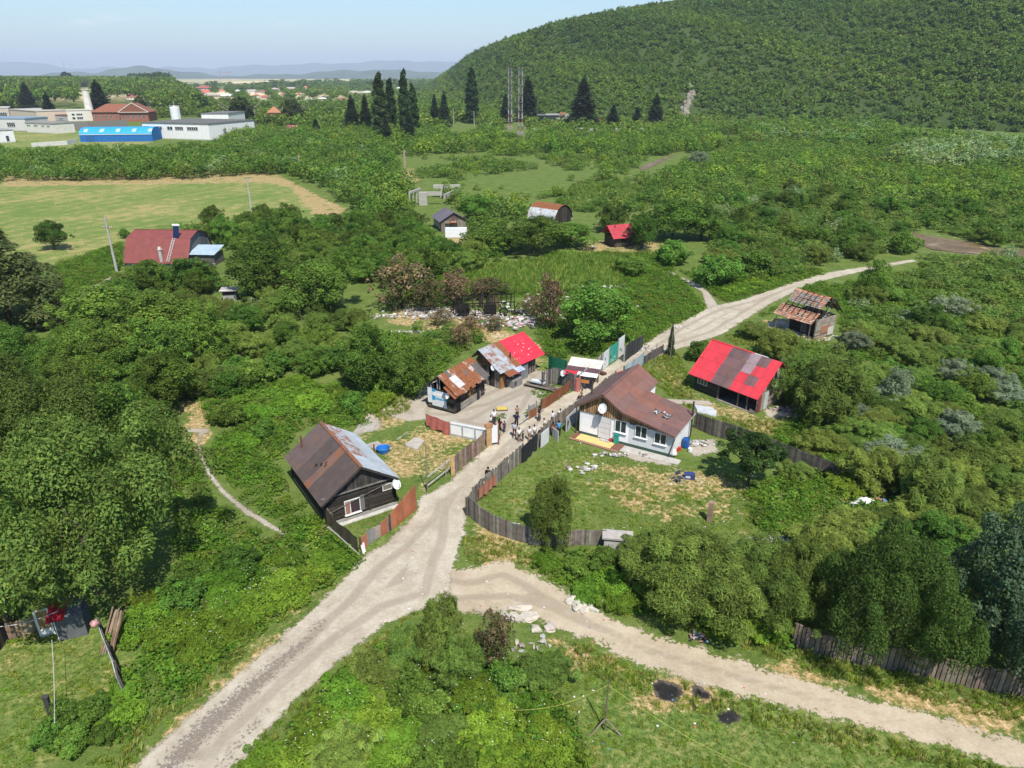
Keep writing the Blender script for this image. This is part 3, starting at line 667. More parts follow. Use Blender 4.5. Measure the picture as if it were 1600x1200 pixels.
for k in range(10): mb.box((.0+k*.17,-.06,.1),(.16+k*.17,-.02,2.0), (.45,.50,.48) if k > 5 else ((.30,.25,.21) if k > 2 else (.22,.05,.05)))
mb.build('end_boards', M_metal, hs)
mb = MB(); Vf = Vector((0,-.7-ry,fe-.15-zr)); Rd, Bn, Ml = (.60,.024,.045,.22), (.125,.070,.074,.30), (.28,.20,.22,.22)
def pk(u, v):
    if u < .36: return jit(Rd[:3], .13)+(.24,)
    if u < .60: return jit(Bn[:3], .2)+(.36,)
    if u < .74: return jit(Ml[:3], .05)+(.08,) if v < .5 else jit(Rd[:3], .13)+(.24,)
    if u < .87: return jit(Bn[:3], .2)+(.36,) if (v < .25 or .5 < v < .75) else jit(Rd[:3], .13)+(.24,)
    return jit(Rd[:3], .13)+(.24,) if not (v > .88 and u > .9) else (.2,.14,.12,.3)
slope(mb, (-.55,ry,zr), (1,0,0), Vf, W+1.0, Vf.length, pk, 15, 4, .028, .05, .22)
Vb = Vector((0,D+.4-ry,2.0-zr)); slope(mb, (-.55,ry,zr), (1,0,0), Vb, W+1.0, Vb.length, lambda u, v: (.50,.03,.045,.04), 8, 2, .022, .05, .2)
mb.beam((-.55,ry,zr+.05),(5.0,ry,zr+.05),.3,.04,Rd); mb.beam((5.0,ry,zr+.06),(6.6,ry,zr+.06),.12,.06,(.7,.7,.7))
rf = mb.build('roof', M_metal, hs)
mb = MB(); mb.box((-.5,-.66,fe-.22),(W+.4,-.58,fe-.10),(.10,.085,.07)); 
for x in np.linspace(-.3, W+.2, 9): mb.beam((x,-.6,fe-.12),(x,ry,zr-.15),.06,.10,(.09,.075,.06))
mb.build('rafter', M_wood, rf)
each('porch_post', M_wood, hs, [((x-.06,-.45,0),(x+.06,-.33,fe-.1),(.17,.14,.115)) for x in (px_+.1, 5.9, 7.0)])
mb = MB(); mb.box((px_-.05,-.5,0),(W,1.54,.10),(.13,.115,.10)); mb.box((px_,-.58,.0),(W-.6,-.5,.16),(.42,.38,.33)); mb.build('porch_floor', M_wood, hs)
window(hs, TR(.45,-.06,.9), 1.15, .85, (.58,.57,.54), (.10,.11,.10), 2, False)
mb = MB(); mb.box((5.9,1.50,.1),(6.8,1.535,1.95),(.10,.03,.03)); mb.build('door', M_wood, hs)

# ---------------- ruined tile roof shed
a, ang, _ = origin((1228,517), (1270,531)); W, D = 4.3, 4.0
hs = empty('ruined_shed', a, ang, 'ruined timber shed with a broken clay tile roof and tiled porch', 'shed')
mb = MB()
mb.M = TR(-.3,1.0,0); planks_h(mb, W+.3, .1, 2.6, DARKW, .2, .12)
mb.M = TR(W,0,0,90); planks_h(mb, D, .1, 2.75, GREYW+[(.42,.38,.32),(.36,.30,.24)], .15, .16, 0)
mb.M = TR(W,D,0,180); planks_h(mb, W+.3, .1, 2.9, GREYW, .2, .12)
mb.M = TR(-.3,D,0,-90); planks_h(mb, D-1, .1, 2.7, DARKW, .2, .12)
mb.M = TR(0,0,0); mb.build('wall', M_wood, hs)
mb = MB(); mb.M = TR(W+.10,.0,0,90); mb.box((1.1,-.06,.7),(2.9,-.025,1.7),(.34,.17,.09)); mb.box((2.6,-.07,.2),(3.8,-.03,1.3),(.55,.52,.47)); mb.build('clay_patch', M_plaster, hs)
def tiles(mb, A, U, V, LU, LV, pals, tu=.24, tv=.30, miss=0.0, sag=0):
    A, U, V = Vector(A), Vector(U).normalized(), Vector(V).normalized(); N = U.cross(V).normalized()
    if N.z < 0: N = -N
    nv = int(LV/tv); nu = int(LU/tu)
    for j in range(nv):
        for i in range(nu):
            if rnd.random() < miss: continue
            u, v = i*tu, j*tv; s = -sag*math.sin(math.pi*u/LU)
            c = jit(rnd.choice(pals(u/LU, v/LV)), .18); w_ = tu*.94; ll = tv*1.15
            q = [A+U*u+V*v+N*(.03+s), A+U*(u+w_)+V*v+N*(.03+s), A+U*(u+w_)+V*(v+ll)+N*(.075+s+rnd.uniform(0,.02)), A+U*u+V*(v+ll)+N*(.075+s+rnd.uniform(0,.02))]
            mb.face(q, c); b = [x-N*.025 for x in q]; mb.face(b[::-1], c)
            for k in range(4): mb.face([q[k], b[k], b[(k+1)%4], q[(k+1)%4]], c)
OR = [(.42,.19,.11),(.50,.25,.16),(.36,.16,.09),(.47,.30,.22)]; OG = [(.22,.20,.175),(.29,.265,.235),(.18,.16,.14),(.31,.24,.20)]
mb = MB(); zr, ry = 5.35, 2.5
def pt(u, v): return OR if (v < .12 or rnd.random() < (.30 if u > .6 else .08)) else OG
Vf = Vector((0,-1.75,-1.45)); tiles(mb, (-1.1,ry,zr), (1,0,0), Vf, W+1.0, 2.2, pt, miss=.012, sag=.12)
Vb = Vector((0,2.2,-2.1)); tiles(mb, (-.9,ry,zr), (1,0,0), Vb, W+1.4, 3.2, pt, miss=.05)
rf = mb.build('roof', M_tile, hs)
mb = MB(); Vp = Vector((0,-1.9,-1.35)); tiles(mb, (-2.0,1.15,3.35), (1,0,0), Vp, W+1.9, 2.3, lambda u, v: OR if rnd.random() < .8 else OG, miss=.02, sag=.05)
pr = mb.build('porch_roof', M_tile, hs)
mb = MB(); DK = (.03,.027,.025)
for x in np.linspace(-.9, W+.5, 8):
    mb.beam((x,ry,zr-.06),(x,ry-2.6,zr-2.15),.08,.1,DK); mb.beam((x,ry,zr-.06),(x,ry+2.2,zr-2.2),.08,.1,DK)
for k in (.35,.7): mb.beam((-1,ry-2.6*k,zr-2.15*k-.02),(W+.5,ry-2.6*k,zr-2.15*k-.02),.06,.06,DK)
for x in (-.3, 1.3, 2.9, W): mb.box((x-.06,.92,2.4),(x+.06,1.06,3.5),DK)
mb.box((-.3,1.04,2.5),(W,1.12,3.4),(.018,.016,.015)); mb.box((-.3,1.12,2.55),(W,D,2.62),(.06,.05,.04))  # near-black sheet behind the gaps, standing in for shade under the roof
for k in range(7): mb.beam((W+rnd.uniform(-.4,.1),rnd.uniform(.6,3.5),2.7),(W+rnd.uniform(-.3,.4),rnd.uniform(.4,3.6),rnd.uniform(3,4.2)),.06,.04,rnd.choice([DK,(.3,.29,.27),(.12,.1,.09)]))
mb.build('rafter', M_char, rf)
each('porch_post', M_wood, hs, [((x-.05,-.62,0),(x+.05,-.52,2.0),(.17,.15,.13)) for x in (-1.4, W-.4)])
mb = MB()
for x in np.linspace(-1.9, W-.2, 7): mb.beam((x,-.7,2.02),(x,1.1,3.25),.06,.08,DK)
mb.build('porch_rafter', M_wood, hs)
mb = MB(); mb.box((1.5,.91,.2),(2.4,.935,2.0),(.16,.145,.13)); mb.build('door', M_wood, hs)
mb = MB()
for k in range(30): mb.rock((W*.3+rnd.uniform(0,.75)*W,-.2-rnd.uniform(.0,.8),0.03),(rnd.uniform(.05,.2),rnd.uniform(.05,.2),.06),jit((.5,.48,.44)),rnd)
mb.M=TR(W,0,0,90)
for k in range(30): mb.rock((rnd.uniform(0,1)*D,-.3-rnd.uniform(.0,.9),0.03),(rnd.uniform(.05,.2),rnd.uniform(.05,.2),.06),jit((.5,.48,.44)),rnd)
o = mb.build('rubble', M_rock); o.location = a; o.rotation_euler = (0,0,ang); tag(o, 'pale rubble scattered at the foot of the ruined tile roof shed', 'rubble', None, 'stuff')

# ---------------- rusty roof shack with the blue and white banner
a, ang, W = origin((670,636), (716,643)); D = 5.6; W = 3.35
ang = R_(-30); 
hs = empty('rusty_shack', a, ang, 'small dark shack with a patchy rusted sheet roof and a blue and white banner', 'shack')
mb = MB()
for M, L in walls4(W, D): mb.M = M; planks_h(mb, L, .05, 2.35, DARKW+[(.11,.095,.08)], .18, .12)
mb.M = TR(0,0,0)
ap, zr, ez = 1.55, 3.95, 2.35
gt = lambda x: 2.4+(zr-.15-2.4)*(x/ap if x < ap else (W-x)/(W-ap))
planks_v(mb, W, 2.3, 4, [(.035,.03,.028),(.40,.40,.39),(.03,.03,.03)], .15, .03, -.02, gt, .05, .25, .25)
mb.M = TR(W,D,0,180); planks_v(mb, W, 2.3, 4, DARKW, .17, .03, -.02, lambda x: gt(W-x))
mb.M = TR(W,0,0,90)
for k in range(4): mb.box((.9,-.14,.12+k*.2),(D-.9,-.09,.26+k*.2),jit((.33,.30,.26)))
mb.build('wall', M_wood, hs)
mb = MB(); Vr = Vector((W+.65-ap,0,ez-.1-zr)); 
def pk(u, v):
    q = rnd.random()
    if u > .78: return (.10,.085,.082,.28) if v > .3 else (.42,.42,.40,.56)
    if .18 < u < .34 and v > .33 and v < .8: return (.52,.52,.50,.30)
    if q < .30: return (.50,.47,.44,.52)
    if q < .42: return (.12,.095,.085,.40)
    return (.25,.12,.085,.84)
slope(mb, (ap,-.45,zr), (0,1,0), Vr, D+.7, Vr.length, pk, 11, 4, .014, .06, .16, .16)
mb.M = TR(0,0,0); panel(mb, (ap+.9,-.75,zr-.95), (0,1,0), Vr, 0, 1.6, 0, 1.7, (.26,.11,.07,.9), .014, .16, .02, .07)
Vl = Vector((-.5-ap,0,ez-.1-zr)); slope(mb, (ap,-.2,zr), (0,1,0), Vl, D+.5, Vl.length, lambda u, v: (.06,.055,.055,.35), 5, 2, .012)
rf = mb.build('roof', M_metal, hs)
mb = MB(); 
for y in np.linspace(-.2, D+.1, 7): mb.beam((W+.6,y,ez-.16),(ap,y,zr-.08),.06,.08,(.05,.042,.036)); mb.beam((-.45,y,ez-.16),(ap,y,zr-.08),.06,.08,(.05,.042,.036))
mb.build('rafter', M_wood, rf)
mb = MB(); mb.M = TR(.05,-.12,.45); WB, BL = (.72,.73,.74), (.03,.30,.52)
mb.box((0,-.02,.25),(.55,0,1.95),WB); mb.box((.55,-.02,.1),(.95,0,1.9),BL)
mb.box((.95,-.02,0),(2.35,0,1.75),(.62,.66,.70)); mb.box((1.0,-.026,.75),(2.3,-.021,.95),(.10,.36,.56)); mb.box((.6,-.026,1.15),(1.9,-.021,1.55),(.80,.81,.82))
mb.box((1.9,-.027,.05),(2.2,-.021,.14),(.16,.42,.60)); mb.box((.55,-.026,.0),(2.2,-.021,.62),(.66,.68,.67)); mb.build('banner', M_cloth, hs)
dish(hs, (W-.45,-.55,2.15), (-.35,-.9,.4), .30)
mb = MB(); mb.M = TR(W,0,0,90); mb.box((2.6,-.10,.2),(3.45,-.065,1.95),(.25,.13,.055)); mb.build('door', M_wood, hs)
mb = MB(); mb.M = TR(W,0,0,90); mb.box((.15,-.10,.05),(.95,-.065,1.85),(.012,.011,.01)); mb.build('doorway', M_wood, hs)
mb = MB(); mb.M = TR(W,0,0,90); mb.box((3.9,-.24,.1),(4.35,-.20,2.0),(.03,.03,.035)); mb.build('hanging_cloth', M_cloth, hs)

# ---------------- shack with the bright red and grey sheet roof
a = P(779,607); ang = R_(50)
hs = empty('patchwork_shack', a, ang, 'long shack with half grey tin and half bright red roof behind the rusty one', 'shack')
W, D = 6.6, 3.6; zr, ry, ez = 4.1, 2.6, 2.1
mb = MB()
for M, L in walls4(W, D): mb.M = M; planks_v(mb, L, .05, 2.2, DARKW+[(.2,.18,.16),(.28,.26,.24)], .2, .06, 0)
mb.M = TR(0,D,0,-90); planks_v(mb, D, 2.15, 4, [(.20,.12,.06),(.27,.17,.09)], .2, .03, 0, lambda x: 2.2+(zr-.2-2.2)*((x)/(D-ry) if x < D-ry else (D-x)/ry))
mb.M = TR(W,0,0,90); planks_v(mb, D, 2.15, 4, [(.05,.18,.13)], .2, .03, 0, lambda x: 2.2+(zr-.2-2.2)*(x/ry if x < ry else (D-x)/(D-ry)))
mb.build('wall', M_wood, hs)
mb = MB(); Vf = Vector((0,-.75-ry,ez-zr))
slope(mb, (-.5,ry,zr), (1,0,0), Vf, W+1.4, Vf.length, lambda u, v: ((.34,.39,.42,.44) if u < .33 else (.20,.15,.13,.66)) if u < .45 else jit((.62,.030,.055),.09)+(.2,), 9, 3, .008, .05, .3)
Vb = Vector((0,D+.4-ry,ez+.6-zr)); slope(mb, (-.5,ry,zr), (1,0,0), Vb, W+1.4, Vb.length, lambda u, v: (.3,.33,.34,.5) if u < .45 else (.55,.03,.05,.02), 6, 1, .008)
rf = mb.build('roof', M_metal, hs)
mb = MB()
for k in range(22):
    u, v = rnd.uniform(3.2,6.8), rnd.uniform(.8,3.2); q = Vector((-.5,ry,zr))+Vector((1,0,0))*u+Vf.normalized()*v+Vector((0,-.4,.9)).normalized()*.075
    s = rnd.uniform(.03,.13); mb.face([q+Vector((-s,0,0)), q+Vf.normalized()*s*.5, q+Vector((s,0,0)), q-Vf.normalized()*s*.5], (.75,.68,.68))
mb.build('torn_patch', M_cloth, rf)
mb = MB(); mb.tube([(2.5,.4,2.6),(2.5,.4,3.5)], .08, (.03,.03,.03), 8); mb.build('stove_pipe', M_metal, hs)
mb = MB(); mb.beam((.2,-.75,1.9),(2.6,-.75,1.9),.05,.05,(.1,.09,.08)); panel(mb, (.1,-.35,2.2), (1,0,0), (0,-1,-.38), 0, 1.5, 0, 1.25, (.40,.33,.25,.6), .012); panel(mb, (1.65,-.35,2.2), (1,0,0), (0,-1,-.35), 0, 1.3, 0, 1.2, (.38,.42,.46,.3), .012); panel(mb,(1.2,-1.2,1.92),(1,0,0),(0,-.4,-.6),0,.8,0,.4,(.5,.03,.12,.0)); panel(mb,(2.05,-1.25,1.92),(1,0,0),(0,-.4,-.6),0,.5,0,.3,(.06,.12,.55,.0)); mb.build('awning', M_metal, hs)
mb = MB(); mb.box((.0,-.30,.05),(.85,-.08,1.5),(.28,.15,.06)); mb.box((1.0,-1.3,.02),(2.6,-.2,.9),(.24,.23,.22)); mb.box((1.15,-1.34,.25),(1.6,-1.31,.75),(.10,.08,.07)); mb.box((3.0,-.5,.02),(4.6,-.12,1.8),(.20,.205,.21)); mb.build('lean_to', M_conc, hs)
mb = MB(); mb.box((W-1.9,-.10,.9),(W-1.0,-.07,1.7),(.05,.05,.05)); mb.build('window', M_glass, hs)
dish(hs, (-.35,.4,2.55), (-.5,-.8,.3), .34)

# ---------------- little stall with striped roof
a = P(886,606); ang = R_(-20)
hs = empty('stall', a, ang, 'small stall with a striped red brown and white roof behind the plank fence', 'stall')
each('post', M_wood, hs, [((x-.05,y-.05,0),(x+.05,y+.05,2.0 if y else 1.75),(.14,.115,.095)) for x in (0, 2.9) for y in (0, 2.6)])
mb = MB(); V_ = Vector((0,-3.4,-.75))
for k, c in enumerate([(.62,.58,.52,.05),(.62,.58,.52,.05),(.115,.06,.065,.1),(.60,.03,.05,.02)]):
    if k < 3: panel(mb, (-.4,3.0,2.55), (1,0,0), V_, 0, 3.8, k*.87, (k+1)*.87, c, .012, .2, .02, .02*(3-k))
panel(mb, (-.4,3.0,2.55), (1,0,0), V_, 0, 1.5, 2.61, 3.4, (.60,.03,.05,.02), .012); panel(mb, (-.4,3.0,2.55), (1,0,0), V_, 1.5, 3.8, 2.61, 3.4, (.74,.72,.70,.02), .012)
mb.build('roof', M_metal, hs)
mb = MB(); mb.box((-.05,-.08,.9),(1.2,-.03,1.35),(.55,.04,.05)); mb.box((-.05,-.10,.05),(.9,-.05,.85),(.40,.09,.08)); mb.box((1.4,-.08,.9),(2.5,-.03,1.3),(.50,.22,.06)); mb.box((0,2.55,0),(2.9,2.6,1.9),(.2,.17,.14)); mb.box((.1,-.5,.0),(1.1,-.1,.35),(.7,.7,.7)); mb.build('board', M_plastic, hs)
dish(hs, (-.45,-.1,1.75), (-.4,-.8,.35), .34)

# ---------------- burnt house frame
a = P(712,496); ang = R_(8)
hs = empty('burnt_house', a, ang, 'burnt out house frame of charred black timbers among brown shrubs', 'ruin')
mb = MB(); W, D = 8.6, 4.2; CH = [(.012,.011,.010),(.02,.018,.017),(.03,.027,.024)]
for x in np.linspace(0, W, 7):
    for y in (0, D): mb.beam((x,y,0),(x+rnd.uniform(-.1,.1),y,2.5),.14,.14,rnd.choice(CH))
for y in (0, D): mb.beam((0,y,2.5),(W,y,2.55),.15,.15,CH[0])
for x in np.linspace(0, W, 8): mb.beam((x,-.1,2.55),(x+.3,D*.5,3.5+rnd.uniform(-.2,.1)),.1,.12,rnd.choice(CH)); mb.beam((x+.3,D*.5,3.5),(x,D,2.55),.1,.12,rnd.choice(CH))
for k in (.25,.5,.75): mb.beam((-.1,D*.5*k,2.55+.95*k+.08),(W+.1,D*.5*k,2.55+.95*k+.08),.06,.06,rnd.choice(CH))
mb.beam((-1.8,-.6,.1),(.2,0,2.4),.09,.09,CH[1]); mb.beam((W-.5,-.3,.2),(W+.6,.3,2.3),.1,.1,CH[1]); mb.beam((1.5,-.3,2.3),(3.2,-.8,.1),.1,.1,CH[0])
fr = mb.build('frame', M_char, hs)
mb = MB()
for x0, x1 in ((.1,2.0),(4.1,5.9)): mb = MB(); mb.M = TR(x0,0,0); planks_h(mb, x1-x0, .1, 2.3, CH, .18, .1); mb.build('wall', M_char, hs)
mb = MB()
mb.M = TR(3.0,D,0); planks_v(mb, 3.8, .0, 1.9, [(.16,.105,.07),(.10,.07,.05),(.03,.027,.024)], .35, .1, 0, None, .03, .7, .12); mb.build('wall', M_char, hs); hs.scale = (1, 1, .78)
mb = MB()
for k in range(34): x, y = rnd.uniform(-1, W+1), rnd.uniform(-1.2, D+.5); mb.beam((x,y,.1+rnd.uniform(0,.4)),(x+rnd.uniform(-1.6,1.6),y+rnd.uniform(-1,1),.1+rnd.uniform(0,.9)),.1,.1,rnd.choice(CH+[(.16,.11,.08),(.30,.28,.26)]))
mb.build('fallen_timbers', M_char, hs)
mb = MB(); mb.tube([(W-1.6+.55*math.cos(t),.2,.95+.55*math.sin(t)) for t in np.linspace(0,2*math.pi,20)], .10, (.015,.015,.015), 8, False); o = mb.build('old_tyre', M_char); o.location = a+Vector((0,-.6,-.3)); o.rotation_euler = (0,0,ang); tag(o, 'black tyre leaning on the burnt house', 'tyre')

# ---------------- red barn with solar heater
a = P(196,416); ang = R_(-3)
hs = empty('barn', a, ang, 'barn with a tall dark red gambrel roof and a blue tin annexe', 'barn')
W, D = 11.6, 11.0; zr = 5.6; ry = 5.5; kz, ky = 4.7, 2.3; ez = .85
mb = MB(); GB = (.21,.22,.225)
mb.M = TR(0,0,0); mb.box((0,.12,0),(W,.27,.78),(.30,.29,.27))
for M, fx in ((TR(W,0,0,90), 0), (TR(0,D,0,-90), 1)):
    mb.M = M; planks_v(mb, D, .02, 6, [(.135,.14,.145),(.15,.155,.16),(.125,.13,.135)], .6, .08, 0, lambda x: max(.1, min(ez+(kz-ez)*x/ky if x < ky else kz+(zr-kz)*(x-ky)/(ry-ky), ez+(kz-ez)*(D-x)/ky if D-x < ky else kz+(zr-kz)*(D-x-ky)/(ry-ky))-.08), .01)
mb.build('wall', M_plaster, hs)
mb = MB(); RC = (.225,.060,.052,.06)
for sgn in (0, 1):
    f = (lambda y: y) if not sgn else (lambda y: D-y)
    V1 = Vector((0, f(ky)-f(ry), kz-zr)); slope(mb, (-.15,f(ry),zr), (1,0,0), V1, W+.5, V1.length, lambda u, v: jit(RC[:3],.03)+(.05,), 5, 1)
    V2 = Vector((0, f(-.25)-f(ky), ez-.2-kz)); slope(mb, (-.15,f(ky),kz-.01), (1,0,0), V2, W+.5, V2.length, lambda u, v: jit(RC[:3],.03)+(.05,), 5, 1)
mb.beam((-.15,ry,zr+.04),(W+.35,ry,zr+.04),.25,.05,(.2,.05,.045,.05)); rf = mb.build('roof', M_metal, hs)
def onr(x, y): return Vector((x, y, (ez-.2+(kz-ez+.2)*(y+.25)/(ky+.25)) if y < ky else kz+(zr-kz)*(y-ky)/(ry-ky)))
sh = MB(); q = onr(8.7, 2.3); sh.M = Matrix.Translation(q); sh.face([(0,0,.12),(1.05,0,.12),(1.05,.75,2.1),(0,.75,2.1)], (.012,.025,.085)); sh.face([(0,.05,.08),(0,.8,2.06),(1.05,.8,2.06),(1.05,.05,.08)], (.1,.1,.1))
for k in range(12): sh.beam((.05+k*.087,-.01,.13),(.05+k*.087,.74,2.11),.05,.04,(.01,.02,.07))
for x in (.05,1.0): sh.beam((x,1.3,.6),(x,.75,2.1),.05,.05,(.5,.5,.5))
so = sh.build('solar_heater', M_glass, hs)
t = MB(); t.M = sh.M; t.tube([(-.12,.85,2.25),(1.17,.85,2.25)], .22, (.80,.80,.80), 14); t.build('water_tank', M_plastic, so)
mb = MB(); p0, p1 = onr(8.2,-.1)+Vector((0,-.1,.1)), onr(8.9,ky)+Vector((0,-.1,.12))
for s in (-.22,.22): mb.beam(p0+Vector((s,0,0)), p1+Vector((s,0,0)), .06,.05,(.70,.68,.66))
for k in range(14): q = p0.lerp(p1, (k+.5)/14); mb.beam(q-Vector((.24,0,0)), q+Vector((.24,0,0)), .09,.05,(.70,.68,.66))
mb.build('roof_ladder', M_wood, hs)
mb = MB(); q = onr(7.0, .1); mb.box((q.x-.24,q.y-.24,.9),(q.x+.24,q.y+.24,3.1),(.46,.44,.42)); mb.box((q.x-.34,q.y-.34,3.1),(q.x+.34,q.y+.34,3.22),(.6,.58,.55)); mb.box((q.x-.2,q.y-.2,3.22),(q.x+.2,q.y+.2,3.6),(.72,.70,.67)); mb.build('chimney', M_plaster, hs)
mb = MB(); mb.box((W+.1,1.2,0),(W+4.6,1.35,1.9),(.11,.10,.09)); mb.box((W+4.5,1.2,0),(W+4.65,5.2,2.1),(.12,.11,.10)); mb.box((W+.1,.9,0),(W+4.8,1.15,.5),(.30,.28,.26))
an = mb.build('annexe', M_wood, hs)
mb = MB(); slope(mb, (W+.0,5.4,2.95), (1,0,0), (0,-4.6,-.85), 5.0, 4.7, lambda u, v: (.36,.46,.55,.02), 5, 1, .01); mb.build('annexe_roof', M_metal, an)

# ---------------- grey concrete privy near the barn
a = P(349,471); hs = empty('small_shed', a, R_(12), 'tiny grey block shed with a flat slab roof near the red barn', 'shed')
mb = MB(); mb.box((0,0,0),(2.0,.15,1.6),(.34,.33,.32)); mb.box((0,.15,0),(.15,1.8,1.6),(.3,.29,.28)); mb.box((1.85,.15,0),(2.0,1.8,1.6),(.3,.29,.28)); mb.box((.15,1.65,0),(1.85,1.8,1.6),(.3,.29,.28)); mb.box((.05,-.01,.9),(1.95,-.003,1.5),(.03,.03,.03)); mb.build('wall', M_conc, hs)
mb = MB(); mb.box((-.35,-.35,1.6),(2.35,2.1,1.72),(.40,.36,.33)); mb.box((-.35,-.37,1.725),(1.6,.2,1.78),(.62,.60,.58)); mb.build('roof', M_conc, hs)

# ---------------- dark cabin with white screen
a = P(690,363); ang = R_(20); W, D = 5.6, 6.8
hs = empty('dark_cabin', a, ang, 'small cabin with a dark grey violet metal gable roof and windowed veranda', 'cabin')
mb = MB()
for M, L in walls4(W, D): mb.M = M; planks_v(mb, L, .05, 2.5, GREYW, .3, .06)
mb.M = TR(0,0,0); gt = lambda x: 2.5+1.6*(1-abs(x-W/2)/(W/2)); planks_v(mb, W, 2.45, 5, [(.13,.10,.09),(.17,.12,.10)], .3, .04, -.03, gt)
mb.M = TR(W,D,0,180); planks_v(mb, W, 2.45, 5, [(.13,.10,.09)], .3, .04, -.03, gt)
mb.build('wall', M_wood, hs)
mb = MB()
for s, x in ((-1,-.5),(1,W+.5)): V_ = Vector((x-W/2,0,2.35-4.25)); slope(mb, (W/2,-.5,4.25), (0,1,0), V_, D+.9, V_.length, lambda u, v: jit((.135,.115,.135),.08)+(.22,), 6, 1, .008)
rf = mb.build('roof', M_metal, hs)
mb = MB(); mb.tube([(W*.6,3,4),(W*.6,3,5.2)], .08, (.05,.05,.05), 8); mb.build('stove_pipe', M_metal, hs)
for k in range(4): window(hs, TR(-.04,D-.3-k*1.55,.9,-90), 1.0, 1.2, (.62,.62,.60), (.08,.10,.11), 1, False)
mb = MB(); mb.box((.8,-.9,2.0),(3.6,-.05,2.06),(.20,.12,.11)); mb.box((1.9,-1.5,2.25),(3.0,-.6,2.3),(.62,.22,.10)); mb.build('awning', M_cloth, hs)
a = P(696,372); q = P(729,373); mb = MB(); L = (q-a).length; mb.box((0,0,.1),(L,.05,2.1),(.78,.80,.83)); mb.box((0,.9,2.1),(L,-.0,2.15),(.8,.82,.85)); sc_o = mb.build('screen', M_plastic); sc_o.location = a; tag(sc_o, 'white sheet screen standing in front of the dark cabin', 'screen')
# ---------------- arched rusty shed
a = P(866,352); ang = R_(50); W, D = 6.6, 7.5
hs = empty('arched_shed', a, ang, 'shed with a rounded rusty and pale tin roof hidden behind trees', 'shed')
arc = [(W*.5-W*.56*math.cos(t), .4+3.9*math.sin(t)) for t in np.linspace(.12, math.pi-.12, 9)]
mb = MB()
for k in range(8):
    (x0, z0), (x1, z1) = arc[k], arc[k+1]; V_ = Vector((x1-x0, 0, z1-z0))
    slope(mb, (x0,-.3,z0), (0,1,0), V_, D+.6, V_.length+.04, lambda u, v: (.50,.53,.55,.40) if k < 2 else (.33,.20,.16,.74), 4, 1, .008)
mb.build('roof', M_metal, hs)
mb = MB(); mb.M = TR(0,.02,0); planks_v(mb, W, .05, 5, DARKW, .4, .05, 0, lambda x: max(.1,float(np.interp(x,[p[0] for p in arc],[p[1] for p in arc]))-.06)); mb.build('wall', M_wood, hs); mb = MB(); mb.M = TR(W,D,0,180); planks_v(mb, W, .05, 5, DARKW, .4, .05, 0, lambda x: max(.1,float(np.interp(W-x,[p[0] for p in arc],[p[1] for p in arc]))-.06)); mb.build('wall', M_wood, hs)
mb = MB(); V_ = Vector((2.2,0,-1.5)); slope(mb, (W+.3,1,3.1), (0,1,0), V_, 4, V_.length, lambda u, v: (.42,.42,.42,.3), 3, 1); mb.box((W+2.1,1.1,0),(W+2.25,4.8,1.7),(.5,.49,.47)); mb.build('lean_to', M_metal, hs)
# ---------------- small red roof hut
a = P(960,387); ang = R_(22); W, D = 4.4, 4.2
hs = empty('red_hut', a, ang, 'small hut with a steep bright red sheet roof beside a tree', 'hut')
mb = MB()
for M, L in walls4(W, D): mb.M = M; planks_v(mb, L, .05, 2.1, [(.10,.08,.06),(.07,.06,.05)], .3, .06)
mb.build('wall', M_wood, hs)
mb = MB(); 
V_ = Vector((0,-2.6,-1.9)); slope(mb, (-.7,2.3,4.1), (1,0,0), V_, W+1.2, V_.length+.5, lambda u, v: (.42,.045,.06,.02), 5, 3, .02); V_ = Vector((0,2.4,-1.9)); slope(mb, (-.7,2.3,4.1), (1,0,0), V_, W+1.2, V_.length, lambda u, v: (.42,.045,.06,.02), 4, 2, .02); mb.build('roof', M_metal, hs)
mb = MB(); mb.box((1.5,-.08,.1),(2.4,-.04,1.9),(.03,.03,.03)); mb.build('door', M_wood, hs)
mb = MB(); mb.tube([(.8,1.6,3.5),(.8,1.6,4.3)], .08, (.04,.035,.035), 8); mb.build('stove_pipe', M_metal, hs)
# ---------------- concrete ruin
a = P(655,321); ang = R_(0)
hs = empty('concrete_ruin', a, 0, 'bare pale concrete ruin with broken walls standing among bushes', 'ruin')
CC = (.40,.38,.335)
mb = MB(); mb.box((0,0,0),(2.2,1.6,3.4),CC); mb.box((2.2,.6,2.5),(6.2,1.1,3.5),CC)
for k in range(4): mb.beam((-2.6+k*.7,1+k*2.0,0),(-2.6+k*.7,1+k*2.0,3.3),.35,.35,CC)
mb.beam((-2.6,1,3.2),(-.4,7.4,3.3),.45,.55,CC); mb.beam((6.6,2,2.0),(9.4,12,2.0),.4,1.3,CC)
mb.box((4.4,13,0),(5.2,13.8,2.6),CC); mb.box((8.6,13,0),(9.8,13.8,2.6),CC); mb.box((2.6,13,2.6),(10.2,14.4,3.5),CC); mb.build('wall', M_conc, hs)
